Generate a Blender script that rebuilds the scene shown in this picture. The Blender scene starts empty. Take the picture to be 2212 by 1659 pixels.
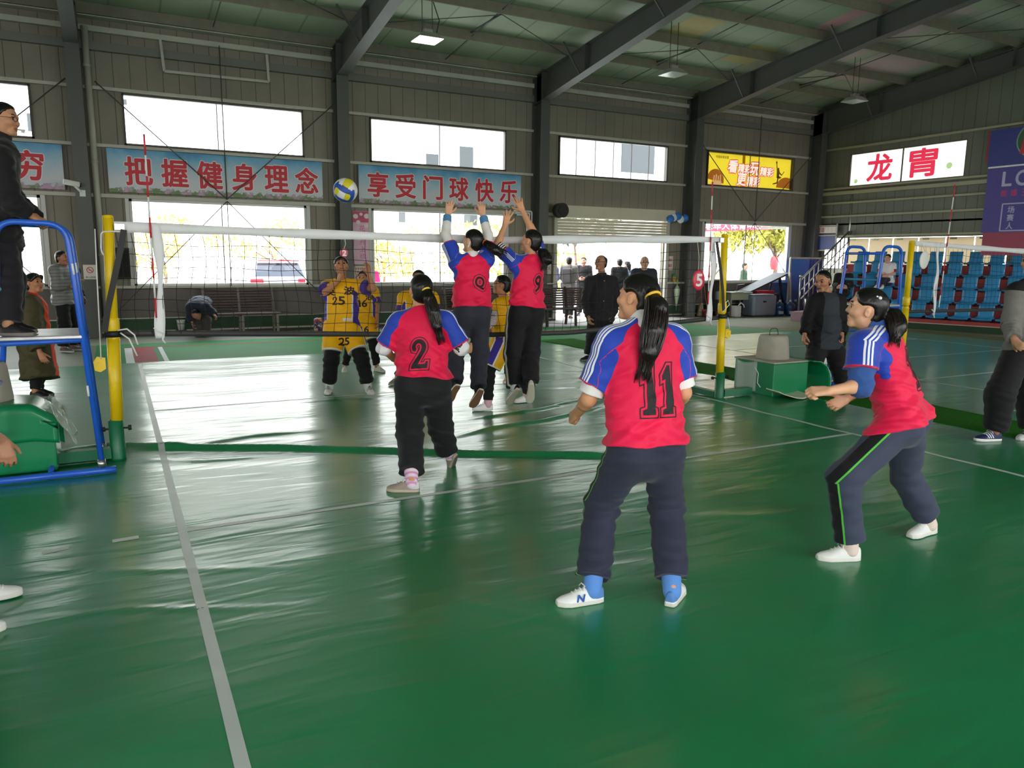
import bpy, bmesh, math, random
import numpy as np
from mathutils import Vector, Matrix, Euler
from mathutils.bvhtree import BVHTree

S = bpy.context.scene
COL = S.collection
PI = math.pi

# ------------------------------------------------------------------ camera
CAM_P = Vector((-0.2707, -6.8157, 1.6813))
FW = Vector((0.4593673, 0.87252093, -0.16639984))
RT = Vector((0.88564317, -0.4642442, 0.01065343))
UP = Vector((0.06795483, 0.15226472, 0.98600081))
cd = bpy.data.cameras.new('camera')
cd.sensor_fit = 'HORIZONTAL'
cd.sensor_width = 36.0
cd.lens = 1627.4 / 2212.0 * 36.0
cd.clip_start = 0.05
cd.clip_end = 300
cam = bpy.data.objects.new('camera', cd)
COL.objects.link(cam)
cam.matrix_world = Matrix(((RT.x, UP.x, -FW.x, CAM_P.x), (RT.y, UP.y, -FW.y, CAM_P.y), (RT.z, UP.z, -FW.z, CAM_P.z), (0, 0, 0, 1)))
S.camera = cam

# ------------------------------------------------------------------ sky
SKY = 10.0
wd = bpy.data.worlds.new('sky')
S.world = wd
wd.use_nodes = True
nt = wd.node_tree
nt.nodes.clear()
wo = nt.nodes.new('ShaderNodeOutputWorld')
bg = nt.nodes.new('ShaderNodeBackground')
tc = nt.nodes.new('ShaderNodeTexCoord')
sx = nt.nodes.new('ShaderNodeSeparateXYZ')
cr = nt.nodes.new('ShaderNodeValToRGB')
cr.color_ramp.elements[0].position = 0.0
cr.color_ramp.elements[0].color = (1.0, 0.97, 0.93, 1)
cr.color_ramp.elements[1].position = 0.6
cr.color_ramp.elements[1].color = (0.86, 0.93, 1.0, 1)
nt.links.new(tc.outputs['Generated'], sx.inputs[0])
nt.links.new(sx.outputs['Z'], cr.inputs[0])
nt.links.new(cr.outputs[0], bg.inputs['Color'])
bg.inputs['Strength'].default_value = SKY
nt.links.new(bg.outputs[0], wo.inputs['Surface'])

# ------------------------------------------------------------------ exposure
S.view_settings.view_transform = 'Standard'
S.view_settings.look = 'None'
S.view_settings.exposure = 0.0
S.view_settings.gamma = 1.0
S.view_settings.use_curve_mapping = False
S.cycles.max_bounces = 7
S.cycles.diffuse_bounces = 5
S.cycles.glossy_bounces = 3
S.cycles.transmission_bounces = 4
S.cycles.caustics_reflective = False
S.cycles.caustics_refractive = False
S.cycles.sample_clamp_indirect = 6.0
S.cycles.use_denoising = True

# daylight portals in the window and door openings (they only guide the sky light)
def portal(loc, rot, sx_, sy_):
    l = bpy.data.lights.new('window_portal', 'AREA')
    l.shape = 'RECTANGLE'
    l.size = sx_
    l.size_y = sy_
    l.energy = 1
    l.cycles.is_portal = True
    o = bpy.data.objects.new('window_portal', l)
    o.location = loc
    o.rotation_euler = rot
    COL.objects.link(o)

# hall dimensions, metres
YB = 10.72      # inner face of the back wall
XR = 19.8       # inner face of the right wall
XL = -12.0      # left wall
YN = -11.5      # wall behind the camera
SLOPE = 0.108
YRIDGE = -0.4
EAVE = 6.12
def roof_z(y):
    return EAVE + SLOPE * (YB - y) if y > YRIDGE else EAVE + SLOPE * (YB - YRIDGE) - SLOPE * (YRIDGE - y)
WIN_X = [(-5.0, -1.42), (0.12, 3.67), (5.18, 8.70), (10.25, 13.84), (15.3, 18.82)]
WZ_UP = (3.81, 4.80)
WZ_LO = (1.0, 2.76)
# openings of the back wall: x0, x1, z0, z1
HOLES_B = [(a, b, WZ_UP[0], WZ_UP[1]) for a, b in WIN_X] + [(a, b, WZ_LO[0], WZ_LO[1]) for a, b in (WIN_X[0], WIN_X[1], WIN_X[2], WIN_X[4])] + [(10.25, 13.84, 0.0, 3.02)]
HOLES_N = [(-9.8, -5.2, 0.8, 4.0), (-2.2, 2.4, 0.8, 4.0), (5.6, 10.2, 0.8, 4.0), (13.4, 18.0, 0.8, 4.0)]
HOLES_L = [(-8.5, -5.0, 0.9, 3.4), (-1.0, 2.5, 0.9, 3.4)]
for a, b, c, d in HOLES_B:
    portal(((a + b) / 2, YB + 0.2, (c + d) / 2), (PI / 2, 0, PI), b - a, d - c)
for a, b, c, d in HOLES_N:
    portal(((a + b) / 2, YN - 0.2, (c + d) / 2), (PI / 2, 0, 0), b - a, d - c)
for a, b, c, d in HOLES_L:
    portal((XL - 0.2, (a + b) / 2, (c + d) / 2), (PI / 2, 0, -PI / 2), b - a, d - c)

# ================================================================== helpers
def lin(c):
    return tuple(((v / 255.0) / 12.92 if v <= 10.31 else (((v / 255.0) + 0.055) / 1.055) ** 2.4) for v in c)

_M = {}
def mat(name, rgb, rough=0.6, metal=0.0, spec=0.5, var=0.0, vscale=6.0, bump=0.0, bscale=40.0, stretch=(1, 1, 1), alpha=1.0, trans=0.0, emit=0.0, lin_in=False, sheen=0.0, coat=0.0):
    """one principled material; colour wear and bump from noise"""
    if name in _M:
        return _M[name]
    m = bpy.data.materials.new(name)
    m.use_nodes = True
    t = m.node_tree
    b = t.nodes['Principled BSDF']
    c = rgb if lin_in else lin(rgb)
    b.inputs['Base Color'].default_value = (*c, 1)
    b.inputs['Roughness'].default_value = rough
    b.inputs['Metallic'].default_value = metal
    b.inputs['Specular IOR Level'].default_value = spec
    b.inputs['Alpha'].default_value = alpha
    b.inputs['Transmission Weight'].default_value = trans
    b.inputs['Coat Weight'].default_value = coat
    if sheen:
        b.inputs['Sheen Weight'].default_value = sheen
    if emit:
        b.inputs['Emission Color'].default_value = (*c, 1)
        b.inputs['Emission Strength'].default_value = emit
    tcn = None
    if var or bump:
        tcn = t.nodes.new('ShaderNodeTexCoord')
        mp = t.nodes.new('ShaderNodeMapping')
        mp.inputs['Scale'].default_value = stretch
        t.links.new(tcn.outputs['Object'], mp.inputs[0])
    if var:
        n = t.nodes.new('ShaderNodeTexNoise')
        n.inputs['Scale'].default_value = vscale
        n.inputs['Detail'].default_value = 5
        t.links.new(mp.outputs[0], n.inputs['Vector'])
        r = t.nodes.new('ShaderNodeMapRange')
        r.inputs['From Min'].default_value = 0.3
        r.inputs['From Max'].default_value = 0.7
        r.inputs['To Min'].default_value = 1 - var
        r.inputs['To Max'].default_value = 1 + var
        t.links.new(n.outputs['Fac'], r.inputs['Value'])
        mx = t.nodes.new('ShaderNodeVectorMath')
        mx.operation = 'SCALE'
        mx.inputs[0].default_value = c
        t.links.new(r.outputs[0], mx.inputs['Scale'])
        t.links.new(mx.outputs[0], b.inputs['Base Color'])
    if bump:
        n2 = t.nodes.new('ShaderNodeTexNoise')
        n2.inputs['Scale'].default_value = bscale
        n2.inputs['Detail'].default_value = 4
        t.links.new(mp.outputs[0], n2.inputs['Vector'])
        bp = t.nodes.new('ShaderNodeBump')
        bp.inputs['Strength'].default_value = bump
        bp.inputs['Distance'].default_value = 0.01
        t.links.new(n2.outputs['Fac'], bp.inputs['Height'])
        t.links.new(bp.outputs[0], b.inputs['Normal'])
    _M[name] = m
    return m

def N(t, typ, **kw):
    n = t.nodes.new(typ)
    for k, v in kw.items():
        if k.startswith('i_'):
            key = k[2:]
            n.inputs[int(key) if key.isdigit() else key.replace('_', ' ')].default_value = v
        else:
            setattr(n, k, v)
    return n

OFF = {}
def off_of(o):
    return OFF.get(o.name, Vector((0, 0, 0))) if o else Vector((0, 0, 0))

def tag(o, label=None, cat=None, group=None, kind=None):
    if label: o['label'] = label
    if cat: o['category'] = cat
    if group: o['group'] = group
    if kind: o['kind'] = kind
    return o

def thing(name, label, cat, loc, group=None):
    o = bpy.data.objects.new(name, None)
    o.empty_display_size = 0.2
    o.location = loc
    COL.objects.link(o)
    OFF[o.name] = Vector(loc)
    return tag(o, label, cat, group)

def link_mesh(name, me, parent=None, label=None):
    o = bpy.data.objects.new(name, me)
    COL.objects.link(o)
    if parent:
        o.parent = parent
        OFF[o.name] = off_of(parent)
    if label: o['label'] = label
    return o

def dup(root, loc, label=None, group=None):
    r = root.copy(); COL.objects.link(r); r.location = loc
    if label: r['label'] = label
    if group: r['group'] = group
    for ch in list(root.children):
        c = ch.copy(); COL.objects.link(c); c.parent = r
        for g in list(ch.children):
            d = g.copy(); COL.objects.link(d); d.parent = c
    return r

def frame_of(d):
    d = Vector(d).normalized()
    a = Vector((0, 0, 1)) if abs(d.z) < 0.9 else Vector((1, 0, 0))
    u = d.cross(a).normalized()
    return u, d.cross(u).normalized(), d

class MB:
    """collects world-space geometry; build() links it as one mesh object"""
    def __init__(s):
        s.v = []; s.f = []; s.m = []; s.sm = []
    def add(s, vs, fs, mi=0, smooth=False):
        k = len(s.v)
        s.v += [tuple(x) for x in vs]
        for f in fs:
            s.f.append(tuple(i + k for i in f)); s.m.append(mi); s.sm.append(smooth)
    def box(s, c, d, rz=0.0, mi=0, rot=None, bev=0.0):
        hx, hy, hz = d[0] / 2, d[1] / 2, d[2] / 2
        R = rot if rot is not None else Matrix.Rotation(rz, 3, 'Z')
        c = Vector(c)
        if bev > 0:
            bm = bmesh.new()
            bmesh.ops.create_cube(bm, size=1.0)
            for v in bm.verts: v.co = Vector((v.co.x * d[0], v.co.y * d[1], v.co.z * d[2]))
            bmesh.ops.bevel(bm, geom=list(bm.edges), offset=bev, segments=2, affect='EDGES', profile=0.5)
            bm.verts.index_update()
            s.add([c + R @ v.co for v in bm.verts], [[v.index for v in f.verts] for f in bm.faces], mi, False)
            bm.free()
            return s
        P = [c + R @ Vector((x, y, z)) for x in (-hx, hx) for y in (-hy, hy) for z in (-hz, hz)]
        s.add(P, [(0, 1, 3, 2), (4, 6, 7, 5), (0, 4, 5, 1), (2, 3, 7, 6), (0, 2, 6, 4), (1, 5, 7, 3)], mi)
        return s
    def bar(s, a, b, w, h, mi=0, up=None):
        """box from a to b with cross-section w (sideways) x h (up)"""
        a, b = Vector(a), Vector(b)
        d = (b - a).normalized()
        z = Vector(up) if up else (Vector((0, 0, 1)) if abs(d.z) < 0.95 else Vector((0, 1, 0)))
        x = d.cross(z).normalized(); z = x.cross(d).normalized()
        P = []
        for q in (a, b):
            for i, j in ((-1, -1), (1, -1), (1, 1), (-1, 1)):
                P.append(q + x * (i * w / 2) + z * (j * h / 2))
        s.add(P, [(3, 2, 1, 0), (4, 5, 6, 7), (0, 1, 5, 4), (1, 2, 6, 5), (2, 3, 7, 6), (3, 0, 4, 7)], mi)
        return s
    def cyl(s, a, b, r, r2=None, n=12, mi=0, caps=True, smooth=True):
        a, b = Vector(a), Vector(b)
        r2 = r if r2 is None else r2
        u, w, d = frame_of(b - a)
        P = []
        for q, rr in ((a, r), (b, r2)):
            for i in range(n):
                t = 2 * PI * i / n
                P.append(q + u * (rr * math.cos(t)) + w * (rr * math.sin(t)))
        F = [(i, (i + 1) % n, n + (i + 1) % n, n + i) for i in range(n)]
        s.add(P, [f[::-1] for f in F], mi, smooth)
        if caps:
            k = len(s.v) - 2 * n
            s.f.append(tuple(k + i for i in range(n))); s.m.append(mi); s.sm.append(False)
            s.f.append(tuple(k + n + i for i in reversed(range(n)))); s.m.append(mi); s.sm.append(False)
        return s
    def tube(s, pts, r, n=8, closed=False, mi=0, caps=True):
        pts = [Vector(p) for p in pts]
        m = len(pts)
        rs = r if isinstance(r, (list, tuple)) else [r] * m
        u = None
        P = []
        for i, p in enumerate(pts):
            if closed:
                d = (pts[(i + 1) % m] - pts[i - 1]).normalized()
            else:
                d = (pts[min(i + 1, m - 1)] - pts[max(i - 1, 0)]).normalized()
            if u is None:
                u = frame_of(d)[0]
            u = (u - d * u.dot(d)).normalized()
            w = d.cross(u)
            for k in range(n):
                t = 2 * PI * k / n
                P.append(p + u * (rs[i] * math.cos(t)) + w * (rs[i] * math.sin(t)))
        F = []
        for i in range(m if closed else m - 1):
            j = (i + 1) % m
            for k in range(n):
                F.append((i * n + k, i * n + (k + 1) % n, j * n + (k + 1) % n, j * n + k))
        s.add(P, F, mi, True)
        if caps and not closed:
            k0 = len(s.v) - m * n
            s.f.append(tuple(k0 + i for i in reversed(range(n)))); s.m.append(mi); s.sm.append(False)
            s.f.append(tuple(k0 + (m - 1) * n + i for i in range(n))); s.m.append(mi); s.sm.append(False)
        return s
    def lathe(s, c, prof, n=24, mi=0, axis=None):
        """profile list of (radius, height)"""
        c = Vector(c)
        u, w, d = (Vector((1, 0, 0)), Vector((0, 1, 0)), Vector((0, 0, 1))) if axis is None else frame_of(axis)
        P = []
        for r, z in prof:
            for k in range(n):
                t = 2 * PI * k / n
                P.append(c + u * (r * math.cos(t)) + w * (r * math.sin(t)) + d * z)
        F = []
        for i in range(len(prof) - 1):
            for k in range(n):
                F.append((i * n + k, i * n + (k + 1) % n, (i + 1) * n + (k + 1) % n, (i + 1) * n + k))
        s.add(P, F, mi, True)
        return s
    def sphere(s, c, r, n=16, m=10, mi=0, R=None):
        c = Vector(c)
        r = r if isinstance(r, (tuple, list)) else (r, r, r)
        P = []; F = []
        for i in range(m + 1):
            a = PI * i / m
            for k in range(n):
                t = 2 * PI * k / n
                q = Vector((r[0] * math.sin(a) * math.cos(t), r[1] * math.sin(a) * math.sin(t), r[2] * math.cos(a)))
                P.append(c + (R @ q if R is not None else q))
        for i in range(m):
            for k in range(n):
                F.append((i * n + k, (i + 1) * n + k, (i + 1) * n + (k + 1) % n, i * n + (k + 1) % n))
        s.add(P, F, mi, True)
        return s
    def prism(s, poly, a, b, mi=0, smooth=False):
        """poly: list of 3D points of one end; b - a is the extrusion"""
        e = Vector(b) - Vector(a)
        n = len(poly)
        P = [Vector(p) for p in poly] + [Vector(p) + e for p in poly]
        s.add(P, [tuple(reversed(range(n))), tuple(range(n, 2 * n))], mi)
        k = len(s.v) - 2 * n
        for i in range(n):
            j = (i + 1) % n
            s.f.append((k + i, k + j, k + n + j, k + n + i)); s.m.append(mi); s.sm.append(smooth)
        return s
    def grid(s, fn, nu, nv, mi=0, smooth=True, thick=0.0):
        """surface fn(u,v)->point, optional thickness by normal"""
        P = [[Vector(fn(i / nu, j / nv)) for j in range(nv + 1)] for i in range(nu + 1)]
        flat = [p for row in P for p in row]
        idx = lambda i, j: i * (nv + 1) + j
        F = [(idx(i, j), idx(i + 1, j), idx(i + 1, j + 1), idx(i, j + 1)) for i in range(nu) for j in range(nv)]
        s.add(flat, F, mi, smooth)
        if thick:
            Q = []
            for i in range(nu + 1):
                for j in range(nv + 1):
                    du = P[min(i + 1, nu)][j] - P[max(i - 1, 0)][j]
                    dv = P[i][min(j + 1, nv)] - P[i][max(j - 1, 0)]
                    Q.append(P[i][j] - du.cross(dv).normalized() * thick)
            k = len(s.v) - len(flat)
            s.add(Q, [f[::-1] for f in F], mi, smooth)
            k2 = k + len(flat)
            rim = [idx(i, 0) for i in range(nu)] + [idx(nu, j) for j in range(nv)] + [idx(i, nv) for i in range(nu, 0, -1)] + [idx(0, j) for j in range(nv, 0, -1)]
            for a, b in zip(rim, rim[1:] + rim[:1]):
                s.f.append((k + b, k + a, k2 + a, k2 + b)); s.m.append(mi); s.sm.append(False)
        return s
    def build(s, name, mats, parent=None, label=None):
        o = off_of(parent)
        me = bpy.data.meshes.new(name)
        me.from_pydata([(x - o.x, y - o.y, z - o.z) for x, y, z in s.v], [], s.f)
        mats = mats if isinstance(mats, (list, tuple)) else [mats]
        for m in mats: me.materials.append(m)
        me.polygons.foreach_set('material_index', s.m)
        me.polygons.foreach_set('use_smooth', s.sm)
        me.update()
        return link_mesh(name, me, parent, label)

def arc_pts(pts, rad, n=6):
    """polyline with rounded corners"""
    pts = [Vector(p) for p in pts]
    out = [pts[0]]
    for i in range(1, len(pts) - 1):
        a, b, c = pts[i - 1], pts[i], pts[i + 1]
        r = min(rad, (a - b).length * 0.49, (c - b).length * 0.49)
        p, q = b + (a - b).normalized() * r, b + (c - b).normalized() * r
        for k in range(n + 1):
            t = k / n
            out.append(p * (1 - t) ** 2 + b * (2 * t * (1 - t)) + q * t ** 2)
    out.append(pts[-1])
    return out

def text_mesh(body, size=1.0, weight=0.0, align='CENTER', extrude=0.0, res=6):
    """flat letters as mesh data lying in the XY plane"""
    c = bpy.data.curves.new('lettering', 'FONT')
    c.body = body
    c.size = size
    c.align_x = align
    c.align_y = 'CENTER'
    c.offset = weight
    c.extrude = extrude
    c.resolution_u = res
    o = bpy.data.objects.new('lettering', c)
    COL.objects.link(o)
    dg = bpy.context.evaluated_depsgraph_get()
    me = bpy.data.meshes.new_from_object(o.evaluated_get(dg))
    bpy.data.objects.remove(o)
    bpy.data.curves.remove(c)
    return me

def letters(body, parent, m, origin, xdir, ydir, size=None, width=None, height=None, weight=0.0, extrude=0.001, name='lettering', each=None, lift=0.0, shear=0.0):
    """letters on a plane at origin; fitted to width x height when given; weight thickens the strokes (share of the letter height)"""
    me0 = text_mesh(body, 1.0, 0, 'CENTER', 0)
    n = len(me0.vertices)
    if n == 0:
        return None
    co = np.empty(n * 3); me0.vertices.foreach_get('co', co); co = co.reshape(-1, 3)
    fs = [tuple(p.vertices) for p in me0.polygons]
    bpy.data.meshes.remove(me0)
    lo, hi = co.min(0), co.max(0)
    co -= (lo + hi) / 2
    w, h = hi[0] - lo[0], hi[1] - lo[1]
    sx_ = width / w if width else None
    sy_ = height / h if height else None
    if size: sx_ = sy_ = size
    if sx_ is None: sx_ = sy_
    if sy_ is None: sy_ = sx_
    X, Y = co[:, 0] * sx_, co[:, 1] * sy_
    hh = h * sy_
    sh = [(0.0, 0.0)]
    if weight:
        sh += [(weight * hh * math.cos(k * PI / 4), weight * hh * math.sin(k * PI / 4)) for k in range(8)]
    V = []; F = []
    for k, (dx, dy) in enumerate(sh):
        V.append(np.stack([X + dx + shear * (Y + dy), Y + dy, np.full(n, lift + 0.00004 * k)], -1))
        F += [tuple(i + k * n for i in f) for f in fs]
    V = np.concatenate(V)
    xd, yd = Vector(xdir).normalized(), Vector(ydir).normalized()
    zd = xd.cross(yd)
    o = Vector(origin) - off_of(parent)
    out = np.array(o)[None] + V[:, :1] * np.array(xd)[None] + V[:, 1:2] * np.array(yd)[None] + V[:, 2:] * np.array(zd)[None]
    me = bpy.data.meshes.new(name)
    me.from_pydata(out.tolist(), [], F)
    me.materials.append(m)
    me.update()
    return link_mesh(name, me, parent)

# ================================================================== room
wall_m = bpy.data.materials.new('profiled_sheet')
def sheet_material(m, rgb, axis, pitch=0.30, depth=0.5, rough=0.55):
    m.use_nodes = True
    t = m.node_tree
    b = t.nodes['Principled BSDF']
    c = lin(rgb)
    g = N(t, 'ShaderNodeNewGeometry')
    sp = N(t, 'ShaderNodeSeparateXYZ')
    t.links.new(g.outputs['Position'], sp.inputs[0])
    d = N(t, 'ShaderNodeMath', operation='DIVIDE', i_1=pitch)
    t.links.new(sp.outputs[axis], d.inputs[0])
    fr = N(t, 'ShaderNodeMath', operation='PINGPONG', i_1=0.5)
    t.links.new(d.outputs[0], fr.inputs[0])
    groove = N(t, 'ShaderNodeMapRange')
    groove.inputs['From Min'].default_value = 0.0
    groove.inputs['From Max'].default_value = 0.035
    t.links.new(fr.outputs[0], groove.inputs['Value'])
    nz = N(t, 'ShaderNodeTexNoise', i_Scale=0.9, i_Detail=6)
    t.links.new(g.outputs['Position'], nz.inputs['Vector'])
    r = N(t, 'ShaderNodeMapRange')
    r.inputs['From Min'].default_value = 0.3; r.inputs['From Max'].default_value = 0.7
    r.inputs['To Min'].default_value = 0.85; r.inputs['To Max'].default_value = 1.12
    t.links.new(nz.outputs['Fac'], r.inputs['Value'])
    gm = N(t, 'ShaderNodeMapRange'); gm.inputs['To Min'].default_value = 0.55; gm.inputs['To Max'].default_value = 1.0
    t.links.new(groove.outputs[0], gm.inputs['Value'])
    mu = N(t, 'ShaderNodeMath', operation='MULTIPLY')
    t.links.new(r.outputs[0], mu.inputs[0]); t.links.new(gm.outputs[0], mu.inputs[1])
    v = N(t, 'ShaderNodeVectorMath', operation='SCALE'); v.inputs[0].default_value = c
    t.links.new(mu.outputs[0], v.inputs['Scale'])
    t.links.new(v.outputs[0], b.inputs['Base Color'])
    bp = N(t, 'ShaderNodeBump', i_Strength=depth, i_Distance=0.02)
    t.links.new(groove.outputs[0], bp.inputs['Height'])
    t.links.new(bp.outputs[0], b.inputs['Normal'])
    b.inputs['Roughness'].default_value = rough
    return m
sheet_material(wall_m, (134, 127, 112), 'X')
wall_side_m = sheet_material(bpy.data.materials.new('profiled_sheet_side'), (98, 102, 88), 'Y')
roof_m = sheet_material(bpy.data.materials.new('roof_sheet'), (172, 184, 160), 'X', pitch=0.9, depth=0.15)
steel_m = mat('grey_steel_paint', (82, 83, 80), 0.5, var=0.08, vscale=2)
dado_m = mat('dado_plaster', (108, 101, 97), 0.75, var=0.12, vscale=1.3, bump=0.1, bscale=30)
girt_m = mat('pale_galvanised', (184, 182, 168), 0.45, var=0.1, vscale=3)
white_m = mat('white_paint', (225, 226, 222), 0.5)
green_skirt_m = mat('green_skirting', (22, 66, 32), 0.6, var=0.15)
out_wall_m = mat('outside_render', (226, 226, 222), 0.8)

def wall_with_holes(name, fn, u0, u1, z0, z1, holes, thick, mats, band=None, inward=1):
    """wall in its own plane: fn(u, depth, z) -> point; real jambs round every opening; mats = sheet, dado, outside"""
    us = sorted({u0, u1} | {h[0] for h in holes} | {h[1] for h in holes})
    zs = sorted({z0, z1} | {h[2] for h in holes} | {h[3] for h in holes} | ({band} if band else set()))
    us = [u for u in us if u0 <= u <= u1]; zs = [z for z in zs if z0 <= z <= z1]
    hole = lambda u, z: any(a < u < b and c < z < d for a, b, c, d in holes)
    mb = MB()
    solid = {}
    for i in range(len(us) - 1):
        for j in range(len(zs) - 1):
            solid[i, j] = not hole((us[i] + us[i + 1]) / 2, (zs[j] + zs[j + 1]) / 2)
    for (i, j), sld in solid.items():
        if not sld: continue
        a, b, c, d = us[i], us[i + 1], zs[j], zs[j + 1]
        mi = 1 if band and d <= band + 1e-6 else 0
        q = [fn(a, 0, c), fn(b, 0, c), fn(b, 0, d), fn(a, 0, d)]
        mb.add(q, [(0, 1, 2, 3) if inward > 0 else (3, 2, 1, 0)], mi)
        q = [fn(a, thick, c), fn(b, thick, c), fn(b, thick, d), fn(a, thick, d)]
        mb.add(q, [(3, 2, 1, 0) if inward > 0 else (0, 1, 2, 3)], 2)
        for (di, dj, p, r) in ((-1, 0, (a, c), (a, d)), (1, 0, (b, d), (b, c)), (0, -1, (b, c), (a, c)), (0, 1, (a, d), (b, d))):
            if not solid.get((i + di, j + dj), False):
                mb.add([fn(p[0], 0, p[1]), fn(r[0], 0, r[1]), fn(r[0], thick, r[1]), fn(p[0], thick, p[1])], [(0, 1, 2, 3)], mi)
    o = mb.build(name, mats)
    o['kind'] = 'structure'
    return o

wall_with_holes('wall_back', lambda u, d, z: (u, YB + d, z), XL, XR + 0.1, 0, EAVE + 0.2, HOLES_B, 0.12, [wall_m, dado_m, out_wall_m], band=1.0, inward=-1)
# right gable wall: open below 2.38 m towards the annex behind the stand
HOLES_R = [(5.83, 9.42, 3.9, 4.86), (-0.5, 10.2, 0.0, 2.38)]
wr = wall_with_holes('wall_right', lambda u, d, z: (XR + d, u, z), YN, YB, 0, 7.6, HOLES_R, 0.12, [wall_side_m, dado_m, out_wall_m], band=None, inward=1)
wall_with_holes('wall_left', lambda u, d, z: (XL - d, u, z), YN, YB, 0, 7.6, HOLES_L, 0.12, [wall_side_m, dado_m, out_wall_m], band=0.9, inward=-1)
wall_with_holes('wall_near', lambda u, d, z: (u, YN - d, z), XL, XR + 0.1, 0, EAVE + 0.2, HOLES_N, 0.12, [wall_m, dado_m, out_wall_m], band=0.8, inward=1)
portal((XR + 0.2, 7.6, 4.4), (PI / 2, 0, PI / 2), 3.6, 0.96)

# roof: two thin slopes with translucent pinkish and yellowish replacement sheets
mb = MB()
for ya, yb_ in ((YB + 0.3, YRIDGE), (YRIDGE, YN - 0.3)):
    q = [(XL - 0.3, ya, roof_z(ya) + 0.25), (XR + 0.3, ya, roof_z(ya) + 0.25), (XR + 0.3, yb_, roof_z(yb_) + 0.25), (XL - 0.3, yb_, roof_z(yb_) + 0.25)]
    mb.add(q, [(0, 1, 2, 3)], 0)
    mb.add([(x, y, z + 0.06) for x, y, z in q], [(3, 2, 1, 0)], 0)
for x0, y0, y1, mi in ((14.15, 4.8, 6.1, 1), (14.15, 3.4, 4.6, 1), (11.1, 6.6, 7.8, 2), (13.6, 7.4, 8.5, 2), (15.0, 4.0, 7.4, 3), (17.3, 6.2, 8.4, 3)):
    w_ = 0.45 if mi == 1 else (0.9 if mi == 2 else 1.8)
    mb.add([(x0, y0, roof_z(y0) + 0.246), (x0 + w_, y0, roof_z(y0) + 0.246), (x0 + w_, y1, roof_z(y1) + 0.246), (x0, y1, roof_z(y1) + 0.246)], [(0, 1, 2, 3)], mi)
c_o = mb.build('ceiling', [roof_m, mat('pink_roof_sheet', (222, 168, 170), 0.6), mat('yellow_roof_sheet', (200, 182, 130), 0.6), mat('rosy_roof_sheet', (190, 176, 172), 0.6)])
c_o['kind'] = 'structure'

# steel frames: column + tapered rafter
FRAME_X = [-10.9, -5.8, -0.67, 4.45, 9.58, 14.6, 19.6]
def col_name(i):
    return ['beyond the left edge of the picture', 'left of the referee', 'beside the white downpipe', 'just left of the pink poster strip', 'left of the roller shutter door', 'between the shutter door and the yellow poster window', 'in the far right corner of the hall'][i]
for i, x in enumerate(FRAME_X):
    r = thing('steel_column', 'dark grey I-section steel column ' + col_name(i), 'column', (x, YB - 0.24, 0), 'steel columns along the back wall')
    r['kind'] = 'structure'
    top = EAVE + 0.15
    f = MB(); f.box((x, YB - 0.47, top / 2), (0.26, 0.014, top)); f.build('flange', steel_m, r)
    f = MB(); f.box((x, YB - 0.02, top / 2), (0.26, 0.014, top)); f.build('flange', steel_m, r)
    f = MB(); f.box((x, YB - 0.245, top / 2), (0.012, 0.436, top)); f.build('web', steel_m, r)
    # rafter
    b = thing('roof_beam', 'sloping dark grey steel roof beam above the column ' + col_name(i), 'beam', (x, YB, EAVE), 'roof beams')
    b['kind'] = 'structure'
    ys = [YB - 0.48, YRIDGE, YN + 0.1]
    zt = lambda y: roof_z(y) + 0.02
    dep = lambda y: 0.66 - 0.045 * min(YB - y, 5.5)
    w = MB(); tp = MB(); bt = MB()
    pts = [YB - 0.02, YB - 0.5, YB - 3, YB - 6, YRIDGE, YN + 5, YN + 0.2]
    for a, c in zip(pts, pts[1:]):
        w.prism([(x - 0.006, a, zt(a) - dep(a)), (x - 0.006, c, zt(c) - dep(c)), (x - 0.006, c, zt(c)), (x - 0.006, a, zt(a))], (0, 0, 0), (0.012, 0, 0))
        for m_, fz in ((tp, lambda y: zt(y)), (bt, lambda y: zt(y) - dep(y) - 0.014)):
            m_.prism([(x - 0.12, a, fz(a)), (x - 0.12, c, fz(c)), (x - 0.12, c, fz(c) + 0.014), (x - 0.12, a, fz(a) + 0.014)], (0, 0, 0), (0.24, 0, 0))
    for yy in (YB - 0.5, YB - 2.4, YB - 6.0):
        for sgn in (-1, 1):
            w.prism([(x + sgn * 0.006, yy, zt(yy) - dep(yy)), (x + sgn * 0.12, yy, zt(yy) - dep(yy)), (x + sgn * 0.12, yy, zt(yy)), (x + sgn * 0.006, yy, zt(yy))], (0, 0, 0), (0, 0.012, 0))
    w.build('web', steel_m, b); tp.build('flange', steel_m, b); bt.build('flange', steel_m, b)
    for yy in (YB - 2.15, YB - 5.15, YB - 8.1):
        for sgn in (-1, 1):
            k = MB(); k.bar((x + sgn * 0.1, yy, zt(yy) - dep(yy) + 0.02), (x + sgn * 0.55, yy, roof_z(yy) + 0.1), 0.045, 0.008); k.bar((x + sgn * 0.1, yy - .02, zt(yy) - dep(yy) + 0.02), (x + sgn * 0.55, yy - .02, roof_z(yy) + 0.1), 0.008, 0.045)
            k.build('fly_brace', steel_m, b)

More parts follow.
